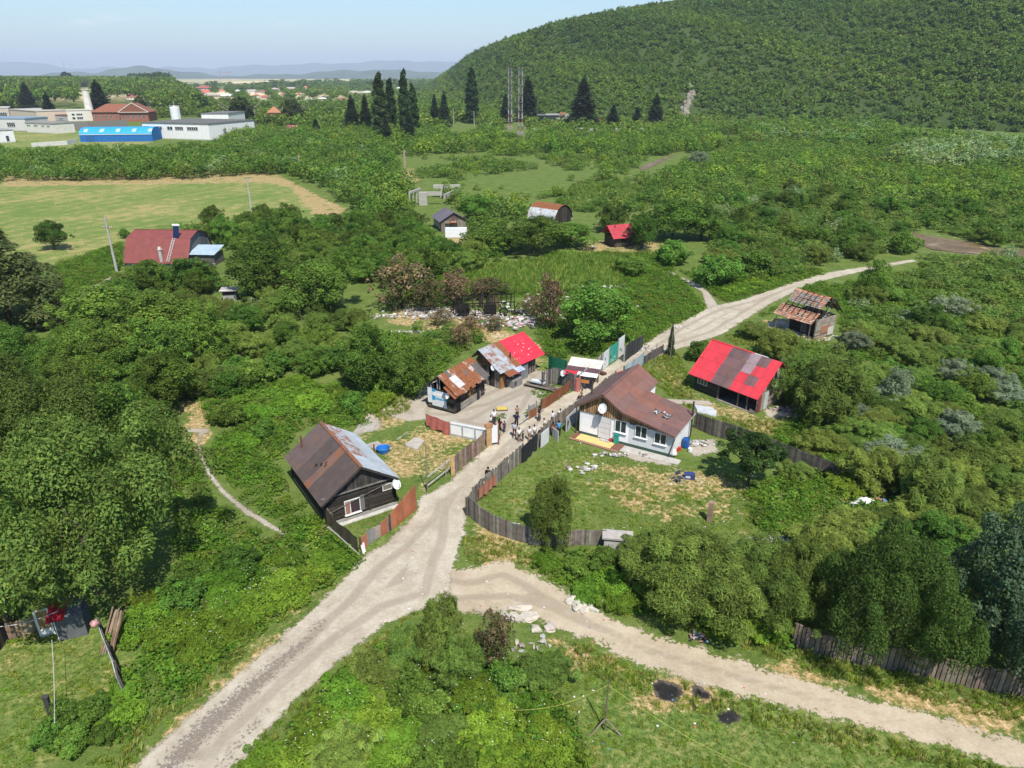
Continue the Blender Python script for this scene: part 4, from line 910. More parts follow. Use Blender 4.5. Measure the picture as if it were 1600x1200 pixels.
# ------------------------------------------------------------------ factory and village in the distance
def block(name, pxl, pxr, depth, top_py, c, label, wins=None, roofc=(.20,.20,.19), rcol=None, cat='factory', para=True, ang=None):
    a, an, L = origin(pxl, pxr); h = Zat(a.y, top_py); 
    o = empty(name, a, an, label, cat)
    mb = MB(); mb.box((0,0,0),(L,depth,h),c); mb.box((0,-.05,0),(L,-.003,.5),tuple(x*.7 for x in c)); mb.build('wall', M_plaster, o)
    mb = MB(); mb.box((-.3,-.3,h),(L+.3,depth+.3,h+.35),roofc); mb.box((1,1,h+.35),(L-1,depth-1,h+.5),tuple(x*.8 for x in roofc)); mb.build('roof', M_conc, o)
    for (u0, u1, v0, v1) in (wins or []):
        mb = MB(); n = max(1, int((u1-u0)*L/1.3)); w_ = (u1-u0)*L; z0, z1 = h*v0, h*v1
        mb.box((u0*L-.15,-.14,z0-.15),(u1*L+.15,-.004,z0),(.75,.75,.74)); mb.box((u0*L-.15,-.14,z1),(u1*L+.15,-.004,z1+.15),(.75,.75,.74))
        for k in range(n+1): mb.box((u0*L+w_*k/n-.08,-.12,z0),(u0*L+w_*k/n+.08,-.004,z1),(.75,.75,.74))
        f = mb.build('window', M_plastic, o)
        g = MB(); g.box((u0*L,-.06,z0),(u1*L,-.002,z1),(.05,.055,.06)); g.build('pane', M_glass, f)
    return o, L, h
block('factory_hall', (226,216), (329,219), 40, 192, (.82,.81,.79), 'long white flat roofed factory hall behind the blue shed', [(.02,.12,.6,.8),(.2,.3,.6,.8),(.38,.46,.6,.8),(.5,.62,.6,.8),(.68,.84,.6,.8)], (.17,.17,.16))
block('factory_block', (318,203), (360,203), 30, 178, (.82,.81,.79), 'short white block with a row of dark windows right of the white tank', [(.1,.34,.45,.65),(.48,.66,.45,.65),(.78,.9,.45,.65)], (.2,.2,.2))
block('pump_house', (43,207), (84,209), 14, 192, (.70,.67,.60), 'small pale outbuilding with four small windows on the factory lawn', [(.04,.18,.7,.82),(.32,.46,.7,.82),(.6,.72,.7,.82),(.8,.92,.7,.82)], (.32,.30,.27))
block('workshop', (-60,204), (43,205), 20, 185, (.62,.60,.57), 'low grey white workshop cut by the edge of the view with a blue roof', [(.72,.84,.35,.7),(.5,.58,.35,.7)], (.25,.36,.47))
block('store_building', (18,186), (60,190), 24, 171, (.66,.53,.42), 'plain beige windowless building behind the workshop', None, (.55,.52,.47))
block('warehouse', (-70,188), (17,186), 24, 170, (.50,.45,.40), 'long beige grey warehouse with a dark open bay', [(.35,.95,.05,.6)], (.6,.57,.52))
block('white_gatehouse', (-40,226), (25,222), 14, 206, (.78,.78,.78), 'white house end with a grey door at the edge of the view', [(.78,.86,.1,.55)], (.4,.4,.4))
block('laboratory', (107,190), (147,189), 18, 173, (.70,.66,.58), 'small cream building with two rows of windows at the foot of the chimney', [(.18,.30,.55,.72),(.36,.6,.55,.72),(.18,.30,.2,.4),(.36,.6,.2,.4)], (.6,.57,.5))
block('low_annexe', (88,189), (107,190), 12, 180, (.45,.43,.42), 'little grey annexe with a dull red roof', [(.25,.65,.3,.6)], (.26,.12,.11))
# blue arched shed
a, an, L = origin((119,221), (230,219)); an2 = R_(8)
o = empty('blue_hangar', P(126,222), an2, 'bright blue arched metal hangar in front of the white factory hall', 'hangar')
L, Wd = 36, 17; prof = [(0,0),(0,3.6)]+[(Wd/2-Wd/2*math.cos(t), 3.6+3.3*math.sin(t)) for t in np.linspace(.15, math.pi-.15, 12)]+[(Wd,3.6),(Wd,0)]
mb = MB(); B1, B2 = (.015,.14,.42), (.03,.33,.66)
for (y0,z0),(y1,z1) in zip(prof, prof[1:]):
    n = 18
    for k in range(n):
        c = B1 if z0 < 3.7 and z1 < 3.8 else ((.42,.52,.58) if (k % 4 == 1 and 5.9 > z0 > 4.9 and y0 < Wd/2) else jit(B2, .04))
        mb.face([(L*k/n,y0,z0),(L*(k+1)/n,y0,z0),(L*(k+1)/n,y1,z1),(L*k/n,y1,z1)], c)
rf = mb.build('shell', M_metal, o)
mb = MB()
for x in (0, L): mb.face([(x,y,z) for y, z in prof], (.015,.17,.46))
mb.build('end_wall', M_plaster, o)
mb = MB(); mb.beam((0,-.12,3.62),(L,-.12,3.62),.25,.3,(.6,.68,.72)); mb.box((3,-.08,.1),(7,-.02,3.2),(.02,.11,.33)); mb.build('trim', M_plastic, o)
# chimney stack, tank
def stack(px, pb, pt, r0, r1, c, name, label, bands=None):
    g = P(px, pb); h = Zat(g.y, pt); o = empty(name, g, 0, label, 'chimney')
    mb = MB(); n = 12
    for k in range(n):
        z0, z1 = h*k/n, h*(k+1)/n; ra, rb = r0+(r1-r0)*k/n, r0+(r1-r0)*(k+1)/n
        mb.lathe([(ra,z0),(rb,z1)], jit(c if not bands else bands[k % len(bands)], .05), 16)
    mb.build('shaft', M_conc, o)
    mb = MB(); mb.lathe([(r1*1.15,h),(r1*1.15,h+.6)], tuple(x*.8 for x in c), 16); mb.build('rim', M_conc, o); return o
stack(143, 188, 141, 3.3, 2.3, (.68,.65,.58), 'factory_chimney', 'thick white factory chimney in front of the brick school')
g = P(276, 190); o = empty('storage_tank', g, 0, 'white upright tank with a railing on top behind the factory hall', 'tank')
h = Zat(g.y, 168); mb = MB(); mb.lathe([(3.4,0),(3.4,h),(2.9,h+.4),(.2,h+.9)], (.76,.78,.80), 22); mb.build('shell', M_plaster, o)
mb = MB(); 
for k in range(14): t = 2*math.pi*k/14; mb.beam((3.3*math.cos(t),3.3*math.sin(t),h),(3.3*math.cos(t),3.3*math.sin(t),h+1.3),.12,.12,(.5,.5,.5))
mb.tube([(3.3*math.cos(t),3.3*math.sin(t),h+1.3) for t in np.linspace(0,2*math.pi,20)], .1, (.5,.5,.5), 6, False); mb.tube([(0,0,h),(0,0,h+5)], .15, (.6,.6,.6), 6); mb.beam((3.6,0,0),(3.6,0,h+1.3),.6,.3,(.55,.56,.57)); mb.build('railing', M_plastic, o)
# brick school
a, an, L = origin((146,190), (231,184)); an = R_(8)
o = empty('brick_school', a, an, 'long red brick building with a brown tiled hip roof beside the chimney', 'school'); L = 41; Dp = 17; h = 6.6
mb = MB(); BRK=(.33,.12,.075); mb.box((0,0,0),(L,Dp,h),BRK); mb.box((L-20,-3,0),(L,-.01,h),BRK); mb.build('wall', M_plaster, o)
def hip(mb, x0, x1, y0, y1, z, hh, ov, c):
    x0-=ov; x1+=ov; y0-=ov; y1+=ov; m=(y1-y0)/2
    A=(x0,y0,z);B=(x1,y0,z);C_=(x1,y1,z);D_=(x0,y1,z);E=(x0+m,y0+m,z+hh);F_=(x1-m,y0+m,z+hh)
    for f in ((A,B,F_,E),(B,C_,F_),(C_,D_,E,F_),(D_,A,E)): mb.face(f, jit(c,.05))
    mb.face((D_,C_,B,A), (.4,.38,.35))
mb = MB(); hip(mb,0,L,0,Dp,h,5.6,1,(.245,.098,.062)); x0=L-21; mb.face([(x0,-4,h),(L+1,-4,h),(L-10,-4,h+6.5)],(.245,.098,.062)); mb.face([(x0,-4,h),(L-10,-4,h+6.5),(L-10,10,h+6.5),(x0,10,h)],(.235,.095,.06)); mb.face([(L+1,-4,h),(L+1,10,h),(L-10,10,h+6.5),(L-10,-4,h+6.5)],(.235,.095,.06)); rf = mb.build('roof', M_tile, o)
mb = MB(); mb.beam((x0,-4.1,h),(L-10,-4.1,h+6.6),.3,.5,(.66,.6,.5)); mb.beam((L+1,-4.1,h),(L-10,-4.1,h+6.6),.3,.5,(.66,.6,.5)); mb.beam((x0,-4.1,h),(L+1,-4.1,h),.3,.4,(.66,.6,.5)); mb.build('cornice', M_plaster, rf)
for k in range(5): window(o, TR(L-18.8+k*3.7,-3.02,1.8), 1.6, 2.8, (.78,.77,.74), (.08,.08,.08), 1, False)
for k in range(5): window(o, TR(1.5+k*3.7,-.02,1.8), 1.5, 2.8, (.78,.77,.74), (.08,.08,.08), 1, False)
# perimeter walls
def longwall(name, pts, h, th, c, label):
    mb = MB(); ps = [P(*p) for p in pts]
    for a, b in zip(ps, ps[1:]): mb.beam(a+Vector((0,0,h/2)), b+Vector((0,0,h/2)), th, h, c)
    o = mb.build(name, M_conc); return tag(o, label, 'wall')
longwall('perimeter_wall', [(50,230),(105,226),(121,223)], 2.0, .3, (.66,.65,.61), 'low white perimeter wall left of the blue hangar')
longwall('perimeter_wall', [(330,213),(355,213)], 1.6, .3, (.66,.65,.61), 'low white wall right of the factory hall')
longwall('stone_wall', [(82,202),(140,203),(200,199)], 5.0, .5, (.24,.225,.20), 'rough grey stone wall below the brick school')
# orange tower house and pink shed
def cottage_far(name, px, py, wpx, top_py, roofc, wallc, label, ridge=.45, cat='house', rz=None, hip_=True):
    g = P(px, py); wd = pixw(px, py, wpx); h = max(2.5, Zat(g.y, top_py)); wall = h*(1-ridge); dp = wd*rnd.uniform(.7, 1.0)
    o = empty(name, g, rz if rz is not None else R_(rnd.uniform(-25, 25)), label, cat)
    mb = MB(); mb.box((-wd*.46,-.0,0),(wd*.46,dp,wall),wallc); mb.build('wall', M_plaster, o)
    mb = MB()
    if hip_: hip(mb,-wd*.46,wd*.46,0,min(dp,wd*.9),wall,h-wall,wd*.05,roofc)
    else:
        x0,x1=-wd*.5,wd*.5; z=wall
        mb.face([(x0,-.5,z),(x1,-.5,z),(x1,dp/2,h),(x0,dp/2,h)], roofc); mb.face([(x0,dp+.5,z),(x0,dp/2,h),(x1,dp/2,h),(x1,dp+.5,z)], roofc)
        for x in (x0+.4,x1-.4): mb.face([(x,0,z),(x,dp,z),(x,dp/2,h-.1)], wallc)
    rf = mb.build('roof', M_tile, o)
    if wpx > 14:
        for k in range(3): 
            mb = MB(); x = -wd*.3+k*wd*.28; mb.box((x-.6,-.06,wall*.45),(x+.6,-.004,wall*.75),(.05,.05,.055)); mb.build('window', M_glass, o)
    return o
cottage_far('tower_house', 430, 193, 21, 167, (.42,.19,.105), (.34,.15,.09), 'tall brick house with an orange pyramid roof', .35, rz=R_(10))
cottage_far('pink_shed', 453, 206, 21, 196, (.42,.13,.15), (.40,.3,.3), 'low shed with a pinkish red roof below the orange tower house', .6, rz=R_(-3), hip_=False)
vr = random.Random(3)
VH = [(22,137,8,131,0),(206,156,14,147,1),(264,152,14,144,0),(268,190-26,12,158,1),(250,168,24,162,2),(232,167,10,161,2),(285,168,12,161,2),(316,142,18,134,2),(322,149,10,141,1),(347,145,8,140,1),(300,150,10,146,4),(330,152,26,147,4),(352,153,16,148,3),(372,145,8,141,3),(392,146,12,141,4),(408,146,12,142,2),(346,166,10,160,3),(400,152,10,148,2),(414,155,9,150,2),(478,140,8,135,0),(482,160,10,154,4),(501,157,12,153,3),(455,141,12,137,4),(570,147,18,143,3),(553,147,12,143,4),(625,140,10,137,3),(652,137,12,134,3),(505,155,8,150,5),(385,168,8,163,4),(430,142,14,138,4),(295,158,10,153,3),(937,195,14,185,0),(535,158,8,154,2),(468,150,8,146,2),(365,160,8,156,1),(442,150,8,146,2)]
RCOL = [((.50,.19,.09),'an orange'),((.52,.13,.11),'a bright red'),((.36,.10,.09),'a dark red'),((.62,.62,.60),'a pale grey'),((.42,.36,.32),'a brownish grey'),((.12,.11,.12),'a dark')]
for k, (x, y, wp, t, ci) in enumerate(VH):
    rc_, nm = RCOL[ci]
    cottage_far('village_house', x, y, wp*1.15, t-1, rc_, vr.choice([(.62,.58,.5),(.55,.48,.4),(.68,.66,.62)]), 'distant village house with %s roof among the trees' % nm, .5, hip_=bool(k % 2)).__setitem__('group', 'distant village houses with %s roof' % nm)
# ruins beside the twin stacks
mb = MB(); g = P(868,195)
for k in range(9): mb.box((vr.uniform(-12,6),vr.uniform(0,8),0),(vr.uniform(-10,12),vr.uniform(9,14),vr.uniform(3,7)),vr.choice([(.34,.33,.31),(.42,.40,.37),(.22,.21,.2)]))
mb.box((-13,-1,6.0),(6,12,6.6),(.14,.14,.135)); mb.box((0,-3,4),(13,-2,4.8),(.45,.44,.42)); mb.box((3,-1,6.7),(7,4,8),(.42,.2,.12))
o = mb.build('factory_ruin', M_conc); o.location = g; tag(o, 'collapsed grey factory ruin right of the twin stacks', 'ruin')
for x, w_ in ((838,14),(905,12),(930,18),(1000,10),(965,8)):
    a = P(x-w_/2, 212); mb = MB(); mb.box((0,0,0),(pixw(x,212,w_),.6,vr.uniform(3.5,4.5)),(.46,.45,.42)); mb.box((0,.6,0),(.6,5,3),(.4,.39,.36)); o = mb.build('ruined_wall', M_conc); o.location = a; tag(o, 'piece of ruined pale wall half hidden in the bushes below the tall spruces', 'wall', 'ruined walls below the tall spruces')
# twin lattice stacks
def twin(px, pb, pt, label):
    g = P(px, pb); h = Zat(g.y, pt); o = empty('steel_stack', g, 0, label, 'chimney', None); s = 1.0
    for k in (-1, 1):
        mb = MB(); n = 16
        for j in range(n): mb.lathe([(.36,h*j/n),(.36,h*(j+1)/n)], jit((.27,.26,.26) if j > 4 else ((.30,.14,.09) if j % 2 else (.40,.39,.38)), .15), 12, (k*1.0,0,0))
        mb.build('pipe', M_plastic, o)
    mb = MB()
    for j in range(1, 9): z = h*j/8.2; mb.box((-1.7,-.7,z),(1.7,.7,z+.3),(.16,.13,.12))
    for j in range(8): mb.beam((-1.4,-.6,h*j/8.2),(1.4,-.6,h*(j+1)/8.2),.10,.10,(.2,.17,.16)); mb.beam((1.4,.6,h*j/8.2),(-1.4,.6,h*(j+1)/8.2),.10,.10,(.2,.17,.16))
    mb.build('bracing', M_metal, o)
    mb = MB(); mb.box((-1.8,-1.4,0),(1.8,1.4,1.6),(.26,.23,.20)); mb.build('base', M_conc, o)
twin(797, 202, 106, 'pair of tall thin steel stacks, the one on the left')
twin(813, 211, 105, 'pair of tall thin steel stacks, the one on the right with the taller base')
# power line pylons far off
def pylon(px, pb, pt, label, c, w_=9):
    g = P(px, pb); h = Zat(g.y, pt); o = empty('pylon', g, 0, label, 'pylon', None); mb = MB()
    for s in (-1, 1):
        X = s*w_
        for q in (-1, 1): mb.beam((X+q*2.2,0,0),(X*.8+q*.5,0,h),.7,.7,c)
        for j in range(6): t0, t1 = j/6, (j+1)/6; mb.beam((X*(1-.2*t0)+2.2*(1-t0*.77),0,h*t0),(X*(1-.2*t1)-2.2*(1-t1*.77),0,h*t1),.45,.45,c)
        mb.beam((X*.8,0,h),(X*.8,0,h*1.08),.6,.6,c)
    mb.build('tower', M_metal, o)
    mb = MB(); mb.beam((-w_*1.8,0,h*.88),(w_*1.8,0,h*.88),.8,1.2,c); mb.build('crossarm', M_metal, o)
pylon(352, 130, 111, 'red and white lattice pylon pair on the plain', (.42,.20,.19), 22)
pylon(268, 129, 109, 'pale lattice pylon pair before the low hill', (.40,.36,.37), 22)
pylon(110, 127, 97, 'faint grey lattice pylon pair above the poplars', (.33,.34,.36), 24)
# ------------------------------------------------------------------ poles
def conc_pole(px, pb, pt, label, kind=0):
    g = P(px, pb); h = Zat(g.y, pt); o = empty('utility_pole', g, R_(rnd.uniform(-20, 20)), label, 'utility pole'); c = (.42,.40,.37) if kind != 2 else (.34,.27,.21)
    mb = MB()
    if kind == 2:
        for s in (-1, 1): mb.beam((s*.24,0,0),(s*.12,0,h),.14,.26,c)
        for k in range(9): z = h*(k+.5)/9; mb.box((-.24,-.1,z),(.24,.1,z+.16),c)
    else: mb.tube([(0,0,0),(0,0,h)], [.24,.14], c, 10)
    mb.build('pole', M_conc, o)
    if kind == 1:
        mb = MB(); z = h-1.9; mb.box((-1.15,-.12,z),(1.15,.12,z+.12),(.28,.17,.12)); mb.box((-.55,-.1,h-.35),(.55,.1,h-.25),(.3,.28,.26)); mb.build('crossarm', M_metal, o)
        mb = MB()
        for x in (-1.05,-.6,.6,1.05): mb.lathe([(.04,z+.12),(.07,z+.2),(.03,z+.34)], (.62,.62,.6), 8, (x,0,0))
        mb.build('insulator', M_plastic, o)
    else:
        mb = MB(); mb.box((-.6,-.05,h-.4),(.6,.05,h-.3),(.3,.29,.28)); mb.build('crossarm', M_metal, o)
    return o
conc_pole(183,426,339,'leaning grey concrete pole with two crossarms beside the red barn',1)
conc_pole(394,336,278,'slim grey pole standing at the edge of the mown meadow')
conc_pole(190,257,222,'grey lamp pole in front of the blue hangar')
conc_pole(470,274,243,'short brown ladder like concrete pole among the bushes behind the meadow',2)
conc_pole(634,281,235,'tall brown ladder like concrete pole in the middle of the overgrown field',2)
conc_pole(709,198,170,'plain pole left of the lone tall poplar')
conc_pole(741,198,174,'pole with crossarms at the foot of the lone tall poplar')
conc_pole(400,194,165,'pole beside the orange tower house')
for x, y, t, l in ((1047,562,518,'thin rusty post at the corner of the road before the small conifer'),(1023,572,536,'thin metal post on the right verge of the road'),(668,770,690,'thin grey mast standing at the corner of the rail fence')):
    g = P(x,y); h = Zat(g.y,t); mb = MB(); mb.tube([(0,0,0),(.03,0,h)], .035, (.22,.19,.17), 6); o = mb.build('post', M_metal); o.location = g; tag(o, l, 'post')
# ------------------------------------------------------------------ fences
def fence(name, pts, hgt, pal, label, ww=.14, ragged=.12, skip=.02, mat=None, posts=1.8, gap=.02, cat='fence', lean=0, th=.03, postc=(.10,.085,.07)):
    ps = [P(*p) for p in pts]; o = empty(name, ps[0], 0, label, cat); mb = MB()
    hs_ = hgt if isinstance(hgt, (list, tuple)) else [hgt]*len(ps)
    for i, (a, b) in enumerate(zip(ps, ps[1:])):
        d = b-a; L = d.length; an = math.degrees(math.atan2(d.y, d.x)); q = a-ps[0]
        M = TR(q.x, q.y, 0, an) @ Matrix.Rotation(R_(lean), 4, 'X'); mb.M = M; h0, h1 = hs_[i], hs_[i+1]
        planks_v(mb, L, .03, 3, pal, ww, th, 0, lambda x: h0+(h1-h0)*x/L, gap, ragged, skip)
        for z in (.35, .78): rb = MB(); rb.M = M; rb.box((0,.03,h0*z),(L,.08,h0*z+.09),(.15,.125,.10)); rb.build('rail', M_wood, o)
        n = max(1, int(L/posts))
        for k in range(n+(i == len(ps)-2)): pb = MB(); pb.M = M; pb.box((L*k/n-.06,.03,0),(L*k/n+.06,.15,min(h0,h1)*.97),postc); pb.build('post', M_wood, o)
    mb.build('planks', mat or M_wood, o)
    return o
FW = [(.19,.165,.14),(.23,.20,.17),(.15,.13,.11),(.28,.25,.21)]
FR = [(.36,.115,.055,.35),(.40,.14,.075,.3),(.31,.10,.05,.45)]
fence('sheet_fence', [(566,862),(578,850),(596,838),(608,832)], [1.25,1.3,1.2,1.5], FR+[(.38,.30,.24,.3),(.22,.21,.21,.2)], 'patched fence of rusty orange sheets in front of the black log house', .62, .16, .0, M_metal, 2.2)
fence('sheet_fence', [(612,829),(632,812),(651,796)], [1.5,1.95,2.3], FR[:2], 'tall clean orange rust sheet fence at the corner of the road', .7, .02, 0, M_metal, 2.2, .005)
o = fence('sheet_fence', [(845,642),(858,634),(874,622),(890,610)], [1.4,1.5,1.3,1.3], [(.27,.085,.045,.5),(.20,.07,.045,.55),(.31,.12,.07,.4)], 'bent rusty brown sheet fence along the road by the packed yard', .5, .2, .03, M_metal, 2.0, lean=8)
fence('plank_fence', [(708,742),(726,727),(742,714),(758,700)], [1.75,1.8,1.6,1.75], [(.24,.15,.10),(.27,.18,.13),(.30,.22,.16),(.17,.14,.12)], 'brown plank fence with a pale end board along the road beside the black house yard', .32, .05, .03)
mb = MB(); a = P(705,744); mb.box((0,0,0),(.42,.05,1.8),(.50,.33,.15)); o = mb.build('board', M_wood); o.location = a; o.rotation_euler = (0,0,R_(40)); tag(o, 'light yellow end board of the brown plank fence', 'board')
rf_pts = [(731,806),(741,790),(753,777),(772,760),(790,743),(808,728),(818,719)]
fence('plank_fence', rf_pts, [1.75]*7, FW, 'weathered grey plank fence on the right side of the road below the people', .15, .14, .03)
fence('plank_fence', [(843,694),(852,684),(862,676),(872,668),(890,657),(904,648)], [1.5,1.5,1.5,1.6,1.7,1.8], FW, 'grey plank fence between the people and the white cottage', .14, .14, .03)
fence('plank_fence', [(733,807),(748,820),(768,832),(800,843),(835,852),(870,853),(908,852),(945,853)], [1.9,1.8,1.7,1.55,1.45,1.4,1.4,1.4], FW, 'long curving weathered plank fence below the cottage garden', .17, .05, .0, gap=.012)
fence('plank_fence', [(1084,668),(1110,680),(1150,692),(1180,704),(1215,716),(1255,732),(1300,748),(1380,765),(1400,772)], [1.7,1.8,1.8,1.8,1.7,1.6,1.6,1.5,1.5], [(.13,.115,.10),(.17,.15,.125),(.10,.09,.08)], 'dark weathered plank fence running right from the cottage', .15, .06, 0, gap=.01)
fence('log_fence', [(1237,1008),(1262,1016),(1300,1028),(1345,1038),(1415,1050),(1460,1060),(1520,1075),(1600,1088),(1660,1098)], [1.8,1.7,1.6,1.55,1.75,1.6,1.6,1.7,1.7], [(.21,.165,.125),(.26,.21,.16),(.15,.12,.095)], 'rough dark slab fence under the trees along the lower dirt track', .26, .14, 0, gap=.05, th=.12)
fence('plank_fence', [(848,606),(862,600),(876,602),(892,610),(903,612)], [2.0,2.0,2.0,2.1,2.1], [(.10,.095,.09),(.16,.145,.13),(.21,.19,.165)], 'dark ragged plank fence around the little stall', .16, .14, .04)
fence('plank_fence', [(904,611),(918,603),(940,581)], [2.0,2.3,2.4], [(.24,.215,.185),(.19,.17,.15),(.42,.41,.40)], 'grey board fence with white stains between the stall and the road', .18, .10, .0)
fence('plank_fence', [(900,650),(925,630),(945,612),(962,600)], [1.6,1.6,1.6,1.6], FW, 'plank fence along the road behind the cottage roof', .15, .1, .03)
fence('tin_fence', [(975,593),(990,583),(1005,571)], [1.7,1.75,1.75], [(.34,.42,.45,.2),(.38,.45,.48,.15)], 'pale blue grey tin fence above the cottage roof', .7, .03, 0, M_metal)
fence('mesh_fence', [(1006,570),(1020,561),(1036,551)], [1.2,1.2,1.1], [(.07,.07,.075),(.12,.11,.10)], 'dark sagging tarpaulin fence beside the road before the small conifer', .5, .1, .1, M_cloth)
fence('mesh_fence', [(976,566),(985,558),(994,552),(1004,544)], [2.1,2.1,2.0,1.8], [(.045,.05,.05),(.06,.065,.065)], 'black net fence right of the white gate', .45, .04, 0, M_cloth, .9, .03, postc=(.4,.4,.38))
fence('mesh_fence', [(857,580),(868,584),(884,588)], 2.0, [(.012,.10,.06),(.016,.12,.07)], 'dark green net screen left of the stall', .6, .02, 0, M_cloth, 2, .004)
def gate(pxa, pxb, h, c, label, stains):
    a, an, L = origin(pxa, pxb); o = empty('gate', a, an, label, 'gate'); mb = MB(); mb.box((0,-.03,.12),(L,.03,h),c)
    mb.build('leaf', M_plastic, o); r = random.Random(int(pxa[0])); mb = MB()
    for k in range(stains):
        x, z = r.uniform(.1,L-.5), r.uniform(.3,h-.4); mb.box((x,-.036-.001*k,z),(x+r.uniform(.15,.5),-.032,z+r.uniform(.1,.5)),r.choice([(.7,.71,.7),(.05,.07,.07),(.1,.35,.27)]))
    if stains: mb.build('paint_stain', M_plastic, o)
    each('post', M_wood, o, [((x,-.05,0),(x+.06,.06,h+.1),(.3,.28,.26)) for x in (-.05, L)])
gate((941,580),(950,572),2.25,(.66,.70,.68),'white and green stained metal gate panel next to the board fence',9)
gate((951,571),(964,562),2.3,(.05,.36,.26),'teal green metal gate with dark scrawls',7)
gate((965,561),(974,554),2.6,(.78,.78,.77),'tall white gate panel beside the teal one',2)
# white concrete panel wall with a red blanket
a, an, L = origin((704,680), (763,692)); o = empty('panel_wall', a, an, 'low wall of white concrete panels in front of the rusty shack', 'wall'); mb = MB()
for k in range(3): mb.box((L*k/3+.03,-.04,.22),(L*(k+1)/3-.03,.04,1.25),(.84,.84,.83))
mb.build('panel', M_plaster, o); mb = MB(); mb.box((0,-.08,1.25),(L,.3,1.35),(.55,.55,.54)); mb.box((0,-.06,0),(L,.06,.20),(.40,.39,.37)); mb.build('cap', M_conc, o)
each('post', M_conc, o, [((L*k/3-.06,-.10,0),(L*k/3+.06,-.045,1.24),(.38,.38,.37)) for k in range(4)])
a, an, L = origin((666,665), (704,680)); o = empty('plank_fence', a, an, 'short grey fence carrying the red blanket', 'fence'); mb = MB(); planks_v(mb, L, .03, 1.3, FW, .3, .04); mb.build('planks', M_wood, o)
def drape(name, pxa, pxb, h0, h1, c, label, cat, sag=.25, off=.07, wav=.05, mat=None):
    a, an, L = origin(pxa, pxb); mb = MB(); n, m = 24, 10; r = random.Random(int(pxa[0]*3+pxa[1])); ph = [r.uniform(0, 6) for _ in range(4)]
    def q(i, j, s):
        u, v = i/n, j/m; top = h1-sag*math.sin(math.pi*u)*.5*(.5+.5*math.sin(u*9+ph[0])); bot = h0+.12*math.sin(u*11+ph[1])
        return (u*L, -off-wav*(1+math.sin(u*23+ph[2]+v*2))*(.3+v)-s, top+(bot-top)*v)
    for s in (0, -.012):
        ids = [[mb.p(q(i, j, s)) for i in range(n+1)] for j in range(m+1)]
        for j in range(m):
            for i in range(n): mb.idx((ids[j][i], ids[j][i+1], ids[j+1][i+1], ids[j+1][i]), jit(c, .08))
    o = mb.build(name, mat or M_cloth, None, True); o.location = a; o.rotation_euler = (0, 0, an); return tag(o, label, cat)
drape('blanket', (668,667), (704,681), .15, 1.5, (.48,.15,.12), 'faded red patterned blanket hung over the short grey fence', 'blanket')
drape('tarpaulin', (815,725), (843,696), .1, 1.75, (.026,.027,.03), 'black tarpaulin hung on the road fence below the people', 'tarpaulin', .15)
fence('sheet_fence', [(817,724),(830,710),(845,696)], [1.6,1.6,1.6], FW, 'plank fence hidden behind the black tarpaulin', .3)
drape('net', (751,786), (778,762), .25, 1.35, (.34,.15,.10), 'brown red net draped on the inner side of the plank fence', 'net', .5, -.22)
a_ = drape('tarpaulin', (513,822), (562,868), .1, 1.6, (.085,.075,.05), 'olive brown tarpaulin sagging from the corner of the black house', 'tarpaulin', .55)
fence('sheet_fence', [(511,821),(520,830)], [1.9,1.6], [(.26,.25,.23),(.2,.19,.18)], 'pair of grey boards holding up the olive tarpaulin', .4)
mb = MB(); mb.tube([tuple(P(513,823,1.75)), tuple(P(562,867,1.55))], .045, (.36,.33,.28), 6); o = mb.build('pole', M_wood); tag(o, 'long pale pole on top of the olive tarpaulin', 'pole')
for p0, p1, h, c, l in (((863,683),(872,690),1.1,(.5,.5,.5),'white panel leaning inside the fence by the blue shirted man'),((845,700),(857,690),1.5,(.60,.62,.62),'pale grey panel behind the end of the black tarpaulin'),((884,676),(904,655),1.6,(.44,.46,.45),'grey sheet panel next to the cottage corner')):
    a, an, L = origin(p0, p1); mb = MB(); mb.box((0,-.03,0),(L,.03,h),c); o = mb.build('panel', M_plaster); o.location = a; o.rotation_euler = (0,0,an); tag(o, l, 'panel')
mb = MB(); a = P(797,838); mb.box((0,-.03,.1),(.75,.02,1.35),(.70,.71,.71)); o = mb.build('panel', M_plaster); o.location = a+Vector((0,-.12,0)); o.rotation_euler = (0,0,R_(-15)); tag(o, 'white panel nailed into the curving garden fence', 'panel')
drape('cloth', (564,868), (569,862), .0, .95, (.78,.77,.75), 'white cloth hanging on the end of the patched rusty fence', 'cloth')
# rail fence
o = empty('rail_fence', P(668,766), 0, 'open fence of pale poles at the corner of the black house yard', 'fence'); b = P(706,738)-P(668,766)
for z in (.45, 1.25): mb = MB(); mb.beam((0,0,z),(b.x,b.y,z+.15),.09,.09,(.42,.39,.34)); mb.build('rail', M_wood, o)
for t in (0,.75): q = b*t; each('post', M_wood, o, [((q.x-.05,q.y-.05,0),(q.x+.05,q.y+.05,1.45),(.25,.22,.19))])
# gate posts by the people
o = empty('gatepost', P(764,697), R_(20), 'tall gatepost of orange boards and a white panel by the group of people', 'gatepost'); mb = MB()
mb.box((-.25,-.1,0),(.25,.1,2.3),(.45,.29,.13)); mb.box((-.35,-.14,2.0),(.35,.16,2.35),(.40,.20,.10)); mb.build('boards', M_wood, o); mb = MB(); mb.box((.27,-.08,.3),(.85,-.03,2.1),(.72,.72,.74)); mb.build('panel', M_plaster, o); mb = MB(); mb.box((.86,-.1,0),(1.0,.06,2.0),(.24,.10,.06)); mb.build('post', M_wood, o)
